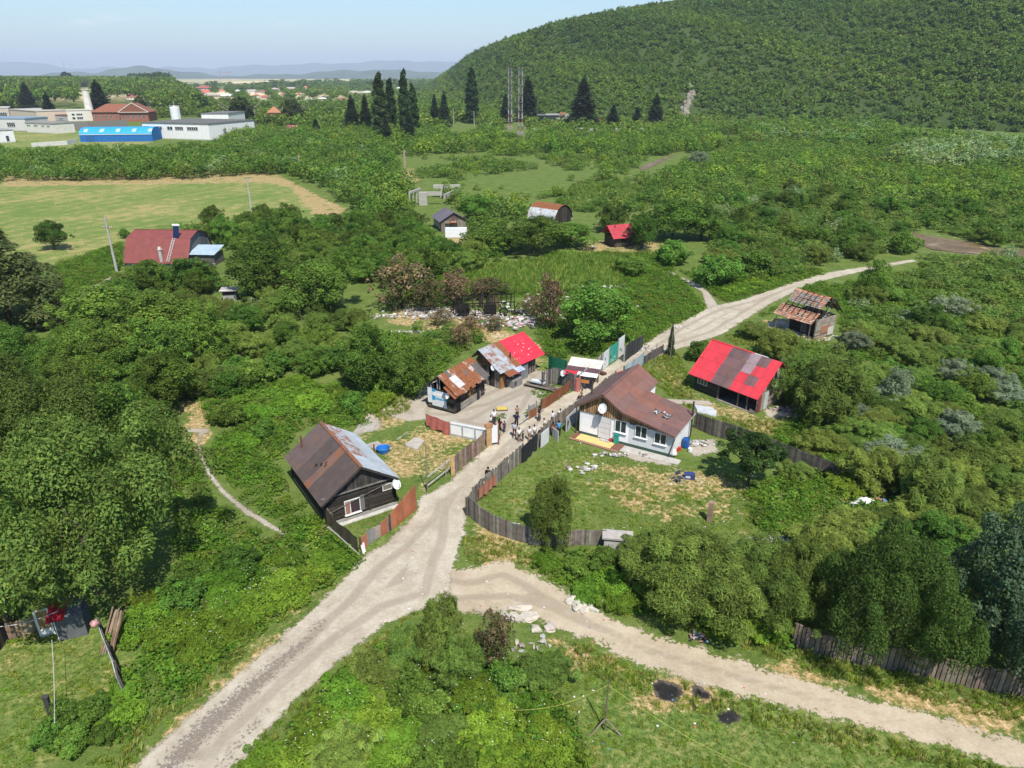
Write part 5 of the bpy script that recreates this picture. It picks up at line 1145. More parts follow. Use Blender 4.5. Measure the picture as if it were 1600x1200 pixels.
# wooden gate remnants by the standing woman
o = empty('broken_gate', P(826,656), R_(50), 'broken rusty gate leaf leaning beside the woman in the long skirt', 'gate'); mb = MB(); mb.box((0,-.03,.1),(1.2,.03,1.0),(.22,.09,.05,.5)); mb.box((.1,-.05,1.0),(1.0,.04,1.5),(.25,.27,.29,.2)); mb.build('leaf', M_metal, o); mb = MB()
each('post', M_wood, o, [((x-.05,-.05,0),(x+.05,.05,1.7),(.3,.24,.17)) for x in (0,1.25)])
mb.beam((1.2,0,.1),(2.6,.1,.25),.1,.1,(.36,.33,.28)); mb.build('rail', M_wood, o); mb = MB(); mb.beam((-1.6,-.1,.2),(0,0,.35),.09,.09,(.42,.39,.34)); mb.build('rail', M_wood, o)
# ------------------------------------------------------------------ yard things
def put(mb, name, mat, px, py, rz, label, cat, group=None, z=0, smooth=False):
    o = mb.build(name, mat, None, smooth); o.location = P(px, py)+Vector((0,0,z)); o.rotation_euler = (0,0,R_(rz)); return tag(o, label, cat, group)
mb = MB(); mb.lathe([(.50,0),(.62,.42),(.66,.46),(.60,.47),(.56,.40),(.46,.06)], (.02,.16,.52), 24); put(mb,'tub',M_plastic,599,706,0,'blue plastic tub on the grass behind the black house','tub')
mb = MB(); mb.tube([(0,0,0),(0,0,1.55)], .07, (.16,.06,.04), 8); mb.lathe([(.32,0),(.34,.4),(.2,.5)], (.05,.04,.035), 14); put(mb,'stove',M_metal,586,718,0,'old iron stove with a rusty pipe next to the blue tub','stove')
def slab(pts, th, c, label, name='slab', cat='slab', z=0, tilt=0):
    ps = [P(*p) for p in pts]; ctr = sum(ps, Vector())/len(ps); mb = MB(); q = []
    for a, b in zip(ps, ps[1:]+ps[:1]):
        for k in range(5): t = k/5; v = a.lerp(b, t)-ctr; q.append(v*(1+rnd.uniform(-.05,.05)))
    n = len(q); nz = lambda v: tilt*v.y
    mb.face([(v.x,v.y,z+th+nz(v)) for v in (q if True else q)], c); mb.face([(v.x*1.03,v.y*1.03,z-.02+nz(v)*.6) for v in q][::-1], c)
    for k in range(n): a, b = q[k], q[(k+1)%n]; mb.face([(a.x*1.03,a.y*1.03,z-.02+nz(a)*.6),(b.x*1.03,b.y*1.03,z-.02+nz(b)*.6),(b.x,b.y,z+th+nz(b)),(a.x,a.y,z+th+nz(a))], c)
    bm = bmesh.new(); o = mb.build(name, M_conc); bm.from_mesh(o.data); bmesh.ops.recalc_face_normals(bm, faces=bm.faces); bm.to_mesh(o.data); bm.free()
    o.location = ctr; return tag(o, label, cat)
slab([(552,677),(562,664),(580,656),(588,664),(583,674)],.12,(.38,.34,.29),'big flat concrete slab left of the blue tub')
slab([(568,697),(590,690),(600,697),(585,702)],.1,(.36,.32,.28),'flat concrete slab beside the old stove')
slab([(632,696),(650,684),(663,690),(652,704)],.12,(.42,.38,.33),'flat concrete slab in the middle of the black house yard')
slab([(556,652),(570,646),(588,650),(580,658)],.1,(.42,.36,.30),'flat pale slab behind the big one')
slab([(1085,634),(1112,638),(1120,645),(1118,651),(1090,645)],.08,(.48,.50,.52),'grey sheet lying on the ground by the dark plank fence','sheet','sheet',.05)
slab([(1328,812),(1334,806),(1370,818),(1366,824)],.1,(.27,.28,.29),'grey board lying in the weeds at the garden end','board','board',.5)
mb = MB(); a = P(943,862); q = P(985,862); mb.box((0,0,0),((q-a).length,.8,1.15),(.46,.45,.42)); mb.box((-.15,-.12,1.15),((q-a).length+.1,1.0,1.3),(.42,.39,.36)); put(mb,'water_box',M_conc,943,862,-8,'grey concrete box with a slab lid at the end of the curving fence','box')
mb = MB(); mb.box((0,0,0),(.45,.35,1.75),(.30,.21,.16)); put(mb,'plank_post',M_wood,1111,817,65,'upright brown plank standing alone in the garden','plank')
# rug
a, an, L = origin((888,686), (964,708)); o = empty('rug', a+Vector((0,0,.03)), an, 'long yellow rug with a brown patterned border in front of the cottage', 'rug'); Wd = 2.0; mb = MB()
mb.M = TR(0,0,0); yb = -.1
mb.box((0,0,0),(L,Wd,.02),(.20,.095,.07))
for k in range(26):
    for y in (.12, Wd-.3): x = L*k/26; mb.box((x+.05,y,.020),(x+.13,y+.2,.026),(.50,.36,.22))
mb.box((.55,.38,.021),(L*.82,Wd-.36,.028),(.66,.49,.20)); mb.build('pile', M_cloth, o)
def cyl(name, px, py, r, h, c, label, cat, mat=None): mb = MB(); mb.lathe([(r*.88,0),(r,h*.15),(r,h*.9),(r*.92,h),(r*.85,h),(r*.83,h*.9)], c, 20); return put(mb, name, mat or M_plastic, px, py, 0, label, cat)
mb = MB(); mb.box((-.22,-.2,.08),(.22,.22,.95),(.03,.34,.26)); mb.box((-.25,-.24,.95),(.25,.25,1.03),(.02,.28,.22)); mb.box((-.18,.2,1.03),(.18,.3,1.15),(.02,.28,.22)); mb.tube([(-.2,.24,.1),(.2,.24,.1)], .1, (.03,.03,.03), 10); put(mb,'garbage_bin',M_plastic,963,693,-30,'teal green bin standing against the cottage wall','bin')
mb = MB(); mb.rock((0,0,.2),(.32,.28,.25),(.42,.03,.03),rnd,2); put(mb,'bag',M_cloth,954,689,0,'red bag next to the teal bin','bag')
cyl('barrel',1071,699,.34,.95,(.015,.09,.33),'blue plastic barrel behind the cottage corner','barrel')
cyl('bucket',1078,706,.2,.38,(.72,.75,.75),'small white bucket in front of the blue barrel','bucket')
for k, (x, y, s) in enumerate([(1051,713,.38),(1048,708,.3)]): mb = MB(); mb.rock((0,0,.3),(s,s*.9,s),(.72,.71,.68),rnd,2); put(mb,'sack',M_cloth,x,y,0,['big white sack at the cottage corner','smaller white sack behind the big one at the cottage corner'][k],'sack',None,0,True)
mb = MB(); mb.box((-.3,-.25,0),(.3,.25,.38),(.50,.03,.03)); mb.box((-.3,.2,.38),(.3,.27,.8),(.50,.03,.03)); put(mb,'plastic_chair',M_plastic,1057,704,30,'red plastic chair between the white sacks and the blue barrel','chair')
mb = MB(); mb.box((-.3,-.2,0),(.3,.2,.3),(.35,.36,.5)); mb.box((-.25,-.15,.3),(.25,.15,.5),(.3,.28,.5)); put(mb,'bundle',M_cloth,1064,696,10,'violet bundle of clothes next to the blue barrel','clothes')
# metal chair and crate in the garden
mb = MB(); g = (.30,.31,.31)
for x in (-.3,.3): mb.tube([(x,-.3,0),(x,-.25,.5),(x,.25,.5),(x,.35,1.05)], .03, g, 6); mb.tube([(x,.3,0),(x,.25,.5)], .03, g, 6)
mb.tube([(-.3,.35,1.05),(.3,.35,1.05)], .03, g, 6); mb.box((-.3,-.25,.46),(.3,.25,.5),(.05,.05,.05)); mb.box((-.28,.27,.65),(.28,.3,.98),(.06,.06,.06)); put(mb,'metal_chair',M_plastic,1061,754,25,'dark metal frame chair on the worn grass of the garden','chair')
mb = MB(); mb.box((-.45,-.3,0),(.45,.3,.45),(.035,.05,.17)); mb.box((-.35,-.31,.15),(.05,-.302,.35),(.6,.62,.66)); put(mb,'crate',M_plastic,1077,747,-10,'dark blue crate beside the metal chair','crate')
# yellow board and wheelbarrow thing in yard
mb = MB(); mb.box((-.55,-.35,.12),(.55,.35,.18),(.62,.45,.10)); mb.box((-.6,-.4,0),(.6,.4,.12),(.06,.06,.055)); put(mb,'tray',M_plastic,784,640,5,'yellow topped low tray on the packed yard','tray')
# timber stack at the stall fence
o = empty('timber_stack', P(818,604), R_(-28), 'low stack of grey planks and white sheets in front of the ragged fence', 'timber'); mb = MB(); r = random.Random(9)
for k in range(12): y = r.uniform(0,1.2); mb.beam((r.uniform(-.2,.4),y,.1+.05*(k%5)),(3.6+r.uniform(-.6,.3),y+r.uniform(-.3,.3),.1+.05*(k%5)),.2,.06,jit(r.choice(GREYW)))
mb.build('planks', M_wood, o); mb = MB(); mb.box((.5,.7,.42),(2.2,1.3,.62),(.62,.67,.70)); mb.build('sheet', M_plastic, o)
for k in range(2):
    mb = MB(); r = random.Random(k)
    for j in range(9): z = .06+.07*(j//3); mb.beam((r.uniform(-.2,.2),.25*(j%3),z),(3.2+r.uniform(-.4,.4),.25*(j%3)+r.uniform(-.2,.2),z),.2,.07,jit(r.choice([(.40,.32,.23),(.34,.27,.20),(.27,.21,.16)])))
    put(mb,'lumber',M_wood,[36,52][k],[500,488][k],[30,35][k],['stack of sawn planks beside the grey lane, the nearer one','stack of sawn planks beside the grey lane, the farther one'][k],'lumber')
mb = MB(); r = random.Random(11)
for k in range(60): mb.rock((r.gauss(0,1.7),r.gauss(0,.8),.15),(r.uniform(.1,.5),r.uniform(.1,.3),.16),jit(r.choice([(.42,.30,.19),(.34,.25,.17),(.25,.19,.14)])),r)
tag(put(mb,'firewood',M_wood,85,474,20,'heap of split firewood at the far end of the grey lane','firewood'),kind='stuff')
# left bottom yard
a, an, L = origin((93,1002), (138,992)); o = empty('outhouse', a, an, 'small hut with grey felt walls and a red roof in the lower yard', 'outhouse'); mb = MB()
mb.box((0,0,0),(L,.08,1.8),(.12,.125,.13)); mb.box((0,.08,0),(.08,1.5,1.75),(.15,.15,.15)); mb.box((L-.08,.08,0),(L,1.5,1.75),(.10,.10,.11)); mb.box((.08,1.42,0),(L-.08,1.5,1.75),(.1,.1,.1)); mb.box((.0,-.05,.05),(.05,-.003,1.8),(.7,.7,.7)); mb.build('wall', M_conc, o)
mb = MB(); panel(mb,(-.3,1.6,2.12),(1,0,0),(0,-2.0,-.3),0,L*.62,.35,2.05,(.50,.02,.03,.1),.012); panel(mb,(-.2,1.6,2.05),(1,0,0),(0,-2.0,-.3),0,L*1.1,0,1.85,(.16,.16,.17,.2),.012); mb.build('roof', M_metal, o)
a, an, L = origin((63,996), (87,990)); o = empty('old_door', a, an, 'white framed old door with a brown panel leaning against the hut', 'door'); mb = MB(); mb.box((0,0,0),(L,.06,.55),(.78,.78,.77)); mb.box((0,0,.55),(.13,.06,2.0),(.78,.78,.77)); mb.box((L-.1,0,.55),(L,.06,2.0),(.78,.78,.77)); mb.box((.13,0,1.9),(L-.1,.06,2.0),(.6,.5,.38)); mb.build('frame', M_plastic, o); mb = MB(); mb.box((.13,.02,.55),(L-.1,.05,1.9),(.30,.20,.09)); mb.build('panel', M_wood, o)
o = fence('board_fence', [(14,1000),(40,993),(63,985)], 1.3, [(.33,.23,.15),(.38,.29,.2),(.25,.17,.11)], 'brown board fence beside the white framed door', .5, .1, .02)
mb = MB(); r = random.Random(2)
for k in range(8): x = k*.14; mb.tube([(x+r.uniform(-.1,.1),r.uniform(0,.3),0),(x*.8+.1,1.6,2.2+r.uniform(-.2,.2))], .055, jit(r.choice([(.14,.08,.055),(.22,.15,.10),(.3,.22,.15)])), 7)
put(mb,'pole_bundle',M_wood,154,1022,-15,'bundle of brown poles leaning by the grey panel fence','poles')
mb = MB(); mb.rock((0,0,.25),(.24,.22,.2),(.50,.24,.23),rnd,2); put(mb,'basin',M_plastic,158,1015,0,'pink basin on top of the bundle of poles','basin',None,1.75,True)
fence('panel_fence', [(164,996),(176,1030),(189,1062),(196,1088)], [1.6,1.6,1.5,1.5], [(.36,.37,.37),(.29,.31,.31),(.40,.39,.36)], 'grey panel fence seen end on along the lower yard', .95, .05, 0, M_conc, 2, .01, lean=6, th=.05)
mb = MB(); mb.box((-.12,-.1,0),(.12,.1,1.9),(.05,.048,.045)); mb.box((-.16,-.14,1.9),(.16,.14,1.96),(.06,.058,.055)); put(mb,'black_post',M_wood,85,1130,10,'thick black post standing in the lower yard','post')
# barn at the left edge, its shadowed side painted as dark planks
a = P(17,1082)-Vector((2.75,0,0)); o = empty('shaded_barn', a, 0, 'tall barn painted dark for its shadowed side, cut off by the edge of the view at the lower yard', 'barn'); mb = MB()
mb.M = TR(-7,0,0); planks_v(mb, 7.0, 0, 4.4, DARKW, .25, .06); mb.M = TR(0,0,0,90); planks_v(mb, 5, 0, 4.4, DARKW, .25, .06); mb.M = TR(-7,5,0,-90); planks_v(mb, 5, 0, 4.4, DARKW, .25, .06); mb.M = TR(0,5,0,180); planks_v(mb, 7, 0, 4.4, DARKW, .25, .06); mb.build('wall', M_wood, o)
mb = MB(); V_ = Vector((-3.8,0,2.2)); slope(mb, (.3,-.4,4.35), (0,1,0), V_, 5.8, V_.length, lambda u, v: (.05,.045,.045,.2), 5, 2); V_ = Vector((3.8,0,2.2)); slope(mb, (-7.3,-.4,4.35), (0,1,0), V_, 5.8, V_.length, lambda u, v: (.05,.045,.045,.2), 5, 2); mb.build('roof', M_metal, o)
# rocks at the junction
RK = [(788,962,.62,.4,'flat'),(812,950,.85,.55,'flat'),(830,964,.9,.5,'flat'),(806,968,.6,.4,''),(838,985,.5,.4,''),(858,982,.55,.4,''),(893,938,.5,.4,''),(905,946,.7,.45,''),(915,952,.6,.45,''),(900,952,.45,.35,''),(928,955,.4,.3,''),(942,944,.55,.4,''),(890,942,.4,.3,'')]
for k, (x, y, s, t, kd) in enumerate(RK):
    mb = MB(); mb.rock((0,0,.08),(s*.8,t*.8,.24 if not kd else .13),jit((.50,.455,.38),.10),rnd,2)
    put(mb,'boulder',M_rock,x,y,rnd.uniform(0,180),'pale boulder dumped on the left side of the dirt track' if k < 6 else 'pale boulder dumped on the right side of the dirt track','boulder','pale boulders on the %s side of the dirt track' % ('left' if k < 6 else 'right'))
def rubble(name, px, py, sx, sy, n, cols, label, cat='rubble', s=(.06,.25), seed=1):
    mb = MB(); r = random.Random(seed)
    for k in range(n): mb.rock((r.gauss(0,sx*.5),r.gauss(0,sy*.5),.05+r.uniform(0,.12)),(r.uniform(*s),r.uniform(*s),r.uniform(.2,.5)*s[1]),jit(r.choice(cols),.15),r)
    return put(mb, name, M_rock, px, py, 0, label, cat).__setitem__('kind','stuff')
WHT = [(.46,.44,.40),(.38,.36,.33),(.28,.25,.22),(.56,.55,.53)]; MIX = WHT+[(.06,.06,.07),(.45,.2,.22),(.2,.3,.4)]
rubble('rubble',1205,846,2.6,.5,70,WHT,'long strip of white rubble in the weeds of the garden',seed=1)
rubble('litter_heap',1272,652,2.8,.8,80,MIX,'grey white litter heap right of the red roofed house',seed=2)
rubble('litter_heap',1357,790,2.3,1.1,90,MIX+[(.3,.2,.15)],'brown litter heap under the white sheet',seed=3)
rubble('rubble',1320,543,1.8,.6,50,WHT,'white rubble just below the ruined tile roof shed',seed=4)
rubble('litter',640,519,3.0,.6,45,WHT,'white litter strewn on the grass left of the burnt house',seed=5)
rubble('debris',680,494,9,1.8,190,[(.5,.48,.44),(.58,.56,.52),(.4,.37,.33),(.36,.29,.22),(.2,.17,.15)],'wide pale debris field in front of the burnt house',s=(.12,.42),seed=6)
rubble('debris',806,505,5,3.0,190,MIX+[(.3,.2,.13),(.66,.64,.6)],'burnt debris heap right of the burnt house',s=(.1,.45),seed=7)
rubble('litter',872,480,7,6,190,[(.7,.69,.67),(.6,.58,.55),(.5,.47,.44)],'white litter between the trees right of the burnt house',s=(.15,.55),seed=8)
rubble('litter',995,478,4.5,1.8,120,[(.66,.64,.6),(.5,.48,.45)],'white rubble heap on the weeds left of the fork of the road',s=(.12,.45),seed=9)
rubble('litter',1010,512,4,.9,90,WHT,'pale stones along the left edge of the road',seed=10)
rubble('litter',900,447,7,2.5,110,[(.7,.69,.67),(.6,.58,.55)],'white litter heap among the reeds',s=(.15,.6),seed=11)
rubble('litter',1005,545,1.4,1.2,40,WHT,'small strip of litter on the road verge by the black net fence',seed=12)
rubble('rubble',1090,694,1.7,.7,40,WHT,'pale stones behind the blue barrel',seed=13)
rubble('rubble',915,733,1.2,.7,26,WHT,'patch of white stones on the cottage lawn',s=(.08,.3),seed=14)
rubble('litter',830,1012,2,.8,26,WHT[1:3]+[(.4,.36,.28)],'pale litter below the boulders',seed=15)
rubble('litter',1220,640,1.2,.7,30,MIX+[(.5,.05,.2)],'clothes and litter at the end of the red roofed house',seed=16)
rubble('litter',1090,996,.5,.5,24,MIX,'small rubbish heap on the track verge',seed=17)
rubble('rubble',970,712,2.4,.5,36,WHT,'loose pale stones along the cottage apron',seed=18)
rubble('litter',1195,428,1.6,.4,30,WHT,'white litter left of the upper road',seed=19)
# scattered small bits
mb = MB(); r = random.Random(21)
pl = [np.array(wpoly(q)) for q in (ROAD, TRACK)]
for k in range(420):
    x, y = r.uniform(560,1250), r.uniform(590,1180) 
    if k % 3 == 0: x, y = r.uniform(900,1560), r.uniform(640,900)
    g = P(x, y); s = r.uniform(.025,.085)
    mb.rock((g.x,g.y,.02),(s,s*r.uniform(.6,1),s*.5),jit(r.choice([(.7,.7,.68),(.62,.6,.56),(.72,.7,.66),(.1,.25,.4),(.5,.12,.1)]),.1),r,1)
o = mb.build('scattered_litter', M_rock); tag(o, 'tiny pale stones and bits of litter scattered on the ground', 'litter', None, 'stuff')
mb = MB(); n, m = 20, 12; ids = []
for j in range(m+1):
    row = []
    for i in range(n+1):
        u, v = i/n-.5, j/m-.5; row.append(mb.p((u*1.9,v*1.2,.55*math.cos(u*2.6)*math.cos(v*2.6)+.07*math.sin(u*17+v*9)+.06*math.sin(v*21))))
    ids.append(row)
for j in range(m):
    for i in range(n): mb.idx((ids[j][i],ids[j][i+1],ids[j+1][i+1],ids[j+1][i]),(.74,.74,.73))
put(mb,'white_sheet',M_cloth,1350,788,-8,'white plastic sheet thrown over the litter heap','sheet',None,0,True)
# clothesline prop
o = empty('line_prop', P(945,1143), R_(0), 'tall wooden clothesline prop on three legs in the grass', 'line prop'); mb = MB(); mb.tube([(0,0,.2),(.02,.03,3.6)], [.05,.035], (.16,.13,.10), 7); mb.build('pole', M_wood, o)
for v in ((-.85,-.3),(.85,-.3),(.0,.8)): mb = MB(); mb.tube([(0,0,.95),(v[0],v[1],0)], .04, (.24,.19,.14), 6); mb.build('leg', M_wood, o)
g = P(945,1143); top = g+Vector((0,0,3.3))
for e, l in ((P(800,1110,2.2),'thin yellow clothesline running left from the prop'),(P(1210,1215,1.5),'thin yellow clothesline running right from the prop')):
    mb = MB(); mb.tube([top.lerp(e,t)-Vector((0,0,.5*math.sin(math.pi*t))) for t in np.linspace(0,1,12)], .010, (.42,.40,.10), 5); tag(mb.build('clothesline', M_plastic), l, 'clothesline')
mb = MB(); a, b = P(85,1130,1.95), P(81,1000,1.9); mb.tube([a.lerp(b,t)-Vector((0,0,.2*math.sin(math.pi*t))) for t in np.linspace(0,1,10)], .015, (.6,.6,.6), 5); tag(mb.build('clothesline', M_plastic), 'pale clothesline from the black post to the hut', 'clothesline')
mb = MB(); a, b = P(-10,980,1.6), P(90,955,2.2); mb.tube([a.lerp(b,t)-Vector((0,0,.25*math.sin(math.pi*t))) for t in np.linspace(0,1,10)], .02, (.66,.66,.66), 5); tag(mb.build('clothesline', M_plastic), 'white rope above the brown board fence', 'clothesline')
# red parts by the cottage roof
mb = MB(); mb.box((-.75,-.3,.0),(.75,.3,1.3),(.55,.03,.035)); put(mb,'red_cabinet',M_plastic,970,598,35,'red cabinet on the road edge above the cottage roof','cabinet')
mb = MB(); mb.tube([(0,0,0),(0,0,1.6)], .32, (.46,.16,.13), 12); put(mb,'rusty_barrel',M_metal,902,611,0,'faded red upright barrel at the fence corner','barrel')
mb = MB(); mb.tube([(0,0,0),(0,0,1.0)], .3, (.02,.09,.30), 12); put(mb,'drum',M_plastic,1003,389,0,'blue drum standing in the shade by the red hut','drum')
mb = MB(); mb.rock((0,0,.15),(.4,.24,.25),(.1,.05,.03),rnd,2); put(mb,'sack',M_cloth,943,586,0,'unidentified small dark brown lump, taken for an animal, lying at the foot of the teal gate','sack',None,0,True)  # unidentified small brown thing, taken for an animal, shaped as a lump
mb = MB(); mb.box((-.3,-.3,0),(.3,.3,1.2),(.04,.25,.5)); put(mb,'drum',M_plastic,739,398,15,'bright blue water drum near the dark cabin','drum')
# ------------------------------------------------------------------ people: each body is one skinned surface, clothes and hair are children
def skinned(name, pts, edges, rad, c, mat, parent, lev=1):
    me = bpy.data.meshes.new(name); me.from_pydata([tuple(p) for p in pts], edges, [])
    o = bpy.data.objects.new(name, me); col.objects.link(o); o.parent = parent
    sk = o.modifiers.new('Skin', 'SKIN'); sk.use_smooth_shade = True
    for i, r in enumerate(rad): me.skin_vertices[0].data[i].radius = (r, r) if not isinstance(r, tuple) else r
    me.skin_vertices[0].data[0].use_root = True
    ss = o.modifiers.new('Subdivision', 'SUBSURF'); ss.levels = lev; ss.render_levels = lev
    dg = bpy.context.evaluated_depsgraph_get(); m2 = bpy.data.meshes.new_from_object(o.evaluated_get(dg)); o.modifiers.clear(); o.data = m2
    m2.materials.clear(); m2.materials.append(mat); n = len(m2.polygons); a = m2.attributes.new('Col', 'FLOAT_COLOR', 'FACE'); a.data.foreach_set('color', np.tile(np.array(tuple(c)+(1,), np.float32), n))
    return o
def person(px, py, hgt, face, top, leg, label, pose='stand', skin=(.36,.20,.13), hair=(.012,.01,.009), sleeves=True, shorts=False, skirt=False, bare=False, group=None):
    o = empty('person', P(px, py), R_(face), label, 'person', group); k = hgt/1.75; r = random.Random(px*7+py)
    hipz, shz, nk, hd = .93*k, 1.43*k, 1.50*k, 1.64*k
    st = .10*k if pose != 'walk' else .16*k; bz = 0
    seat = pose == 'sit'
    if seat: drop = .48*k; hipz -= drop; shz -= drop; nk -= drop; hd -= drop
    tk = 1.0 if bare else .74
    V = [(0,0,hipz)]; E = []; Rr = [.125*k*tk]
    def add(p, rr, par): V.append(p); Rr.append(rr); E.append((par, len(V)-1)); return len(V)-1
    ch = add((0,-.02*k,(hipz+shz)/2+.06*k), .135*k*tk, 0); ne = add((0,0,nk-.03*k), .068*k, ch); hb = add((0,-.015*k,hd-.09*k), .068*k, ne); ht = add((0,-.015*k,hd), .092*k, hb); tp = add((0,.0,hd+.07*k), .075*k, ht)
    nose = add((0,-.105*k,hd-.03*k), .018*k, ht)
    knees = []; arms = []
    for s in (-1, 1):
        hp = add((s*.095*k,0,hipz-.05*k), .092*k*(.8 if not bare else .85), 0)
        fy = s*st if pose == 'walk' else 0
        if seat: kn = add((s*.12*k,-.42*k,hipz-.02*k), .065*k, hp); an_ = add((s*.12*k,-.46*k,.08*k), .042*k, kn)
        else: kn = add((s*.10*k,fy*.6-.02*k,.49*k), .064*k, hp); an_ = add((s*.105*k,fy,.08*k), .042*k, kn)
        y0 = V[an_][1]; ft = add((s*.115*k,y0-.13*k,.035*k), .036*k, an_); knees.append((hp, kn, an_, ft))
        sh = add((s*.185*k,0,shz-.02*k), .062*k, ch)
        if pose == 'phone': el = (s*.23*k,-.06*k,shz-.27*k); wr = (s*.10*k,-.24*k,shz-.10*k)
        elif pose == 'cross': el = (s*.24*k,-.07*k,shz-.28*k); wr = (-s*.04*k,-.21*k,shz-.26*k)
        elif pose == 'hip': el = (s*.33*k,.05*k,shz-.25*k); wr = (s*.17*k,-.08*k,hipz+.05*k)
        elif pose == 'lean': el = (s*.25*k,-.16*k,shz-.26*k); wr = (s*.20*k,-.42*k,shz-.28*k)
        elif seat: el = (s*.24*k,-.10*k,shz-.27*k); wr = (s*.13*k,-.33*k,hipz+.08*k)
        else: a = r.uniform(-.10,.12)*k*(s if pose == 'walk' else 1); el = (s*.245*k,a*.5,shz-.29*k); wr = (s*.25*k,a-.05*k,shz-.54*k)
        e_ = add(el, .045*k, sh); w_ = add(wr, .030*k, e_); d = (Vector(wr)-Vector(el)).normalized(); pa = Vector(wr)+d*.055*k
        pm = add(tuple(pa), .030*k, w_); side = d.cross(Vector((s,0,.3))).normalized(); cu = side.cross(d).normalized()
        for f, ln in ((-1.5,.062),(-.5,.075),(.5,.07),(1.5,.055)): 
            q1 = pa+side*(f*.015*k)+d*(.035*k); b1 = add(tuple(q1), .0085*k, pm); add(tuple(q1+d*(ln*.7*k)+cu*.015*k), .007*k, b1)
        add(tuple(pa+side*(.035*k)+d*.015*k), .009*k, pm); arms.append((sh, e_, w_))
    body = skinned('body', V, E, Rr, skin, M_skin, o)
    g = 1.16
    if not bare:
        Vs = [(0,0,hipz-.03*k)]; Es = []; Rs = [(.165*k,.140*k)]
        def ad(p, rr, par): Vs.append(p); Rs.append(rr); Es.append((par, len(Vs)-1)); return len(Vs)-1
        c_ = ad(V[ch], .172*k, 0); n_ = ad((0,0,nk-.045*k), .075*k, c_)
        for sh, e_, w_ in arms:
            a_ = ad(V[sh], .076*k, c_); el = Vector(V[e_]) if sleeves == 'long' else Vector(V[sh]).lerp(Vector(V[e_]), .85); b_ = ad(tuple(el), .066*k, a_)
            if sleeves == 'long': ad(tuple(Vector(V[e_]).lerp(Vector(V[w_]), .9)), .045*k, b_)
        skinned('shirt', Vs, Es, Rs, top, M_cloth, o)
    Vs = [(0,0,hipz+.10*k)]; Es = []; Rs = [(.150*k,.125*k)]
    if skirt: Vs += [(0,0,.5*k),(0,0,.12*k)]; Es = [(0,1),(1,2)]; Rs += [.19*k,.21*k]
    else:
        for hp, kn, an_, ft in knees:
            n0 = len(Vs); Vs.append(V[hp]); Rs.append(.105*k); Es.append((0, n0)); Vs.append(V[kn] if not shorts else tuple(Vector(V[hp]).lerp(Vector(V[kn]), .92))); Rs.append(.080*k); Es.append((n0, n0+1))
            if not shorts: Vs.append(tuple(Vector(V[kn]).lerp(Vector(V[an_]), .92))); Rs.append(.062*k); Es.append((n0+1, n0+2))
    skinned('skirt' if skirt else ('shorts' if shorts else 'trousers'), Vs, Es, Rs, leg, M_cloth, o)
    bm = bmesh.new()
    def ell(c_, r_):
        q = bmesh.ops.create_icosphere(bm, subdivisions=2, radius=1)['verts']
        for v in q: v.co = Vector(c_)+Vector((v.co.x*r_[0], v.co.y*r_[1], v.co.z*r_[2]))
    ell((0,.022*k,hd+.030*k), (.102*k,.108*k,.098*k))
    if skirt or pose == 'hair': ell((0,.075*k,hd-.12*k), (.085*k,.055*k,.17*k))
    me = bpy.data.meshes.new('hair'); bm.to_mesh(me); bm.free(); at_ = me.attributes.new('Col', 'FLOAT_COLOR', 'FACE'); at_.data.foreach_set('color', np.tile(np.array(tuple(hair)+(1,), np.float32), len(me.polygons))); me.materials.append(M_cloth)
    me.polygons.foreach_set('use_smooth', [True]*len(me.polygons)); ho_ = bpy.data.objects.new('hair', me); col.objects.link(ho_); ho_.parent = o
    mb = MB()
    for s in (-1, 1): mb.rock((s*.034*k,-.098*k,hd+.012*k),(.011*k,.007*k,.008*k),(.01,.01,.01),r)
    mb.rock((0,-.096*k,hd-.072*k),(.024*k,.006*k,.006*k),(.22,.07,.06),r); mb.build('face', M_skin, o)
    mb = MB()
    for hp, kn, an_, ft in knees: q = V[an_]; mb.rock((q[0],q[1]-.075*k,.035*k),(.048*k,.135*k,.05*k),r.choice([(.02,.02,.02),(.5,.5,.5),(.05,.04,.04)]),r,2)
    mb.build('shoes', M_plastic, o, True)
    return o
WHI, BLK, NAV = (.72,.72,.73), (.014,.014,.016), (.016,.02,.06)
person(772,664,1.75,20,WHI,(.03,.03,.035),'man in a white shirt and dark trousers behind the gatepost','hip')
person(781,677,1.66,150,(.12,.015,.022),BLK,'woman in a maroon top and black skirt beside the gatepost','cross',skirt=True)
person(767,667,1.25,60,(.62,.62,.62),(.03,.02,.02),'child in white half hidden by the gatepost','stand')
person(788,676,1.28,-150,(.07,.05,.08),(.06,.05,.07),'child in dull violet clothes right of the maroon woman','stand')
person(774,676,1.22,70,(.05,.035,.055),(.03,.02,.03),'dark clothed child close behind the gatepost','walk')
person(780,687,1.18,20,(.16,.32,.12),(.22,.12,.08),'small child in a light green top and brown trousers nearest to the gatepost','walk')
person(807,668,1.70,170,NAV,(.012,.012,.016),'man in navy blue in the middle of the road','hip')
person(808,655,1.55,-160,(.3,.2,.15),(.02,.02,.03),'bare chested boy holding a phone behind the man in navy','phone',bare=True)
person(804,683,1.66,-20,(.42,.42,.46),(.10,.035,.03),'boy in a light grey shirt and maroon trousers in front of the navy man','walk')
person(811,690,1.50,30,WHI,(.05,.05,.085),'boy in a white shirt and dark blue shorts in front of the olive child','stand',shorts=True)
person(817,691,1.25,-60,(.09,.10,.06),(.03,.03,.03),'small child in an olive shirt beside the white shirted boy','stand',shorts=True)
person(827,689,1.58,-40,WHI,(.32,.22,.18),'boy in white with a dark sash near the black tarpaulin','stand',shorts=True)
person(835,686,1.55,40,WHI,(.2,.2,.22),'boy in white standing next to the one with the sash','stand',shorts=True)
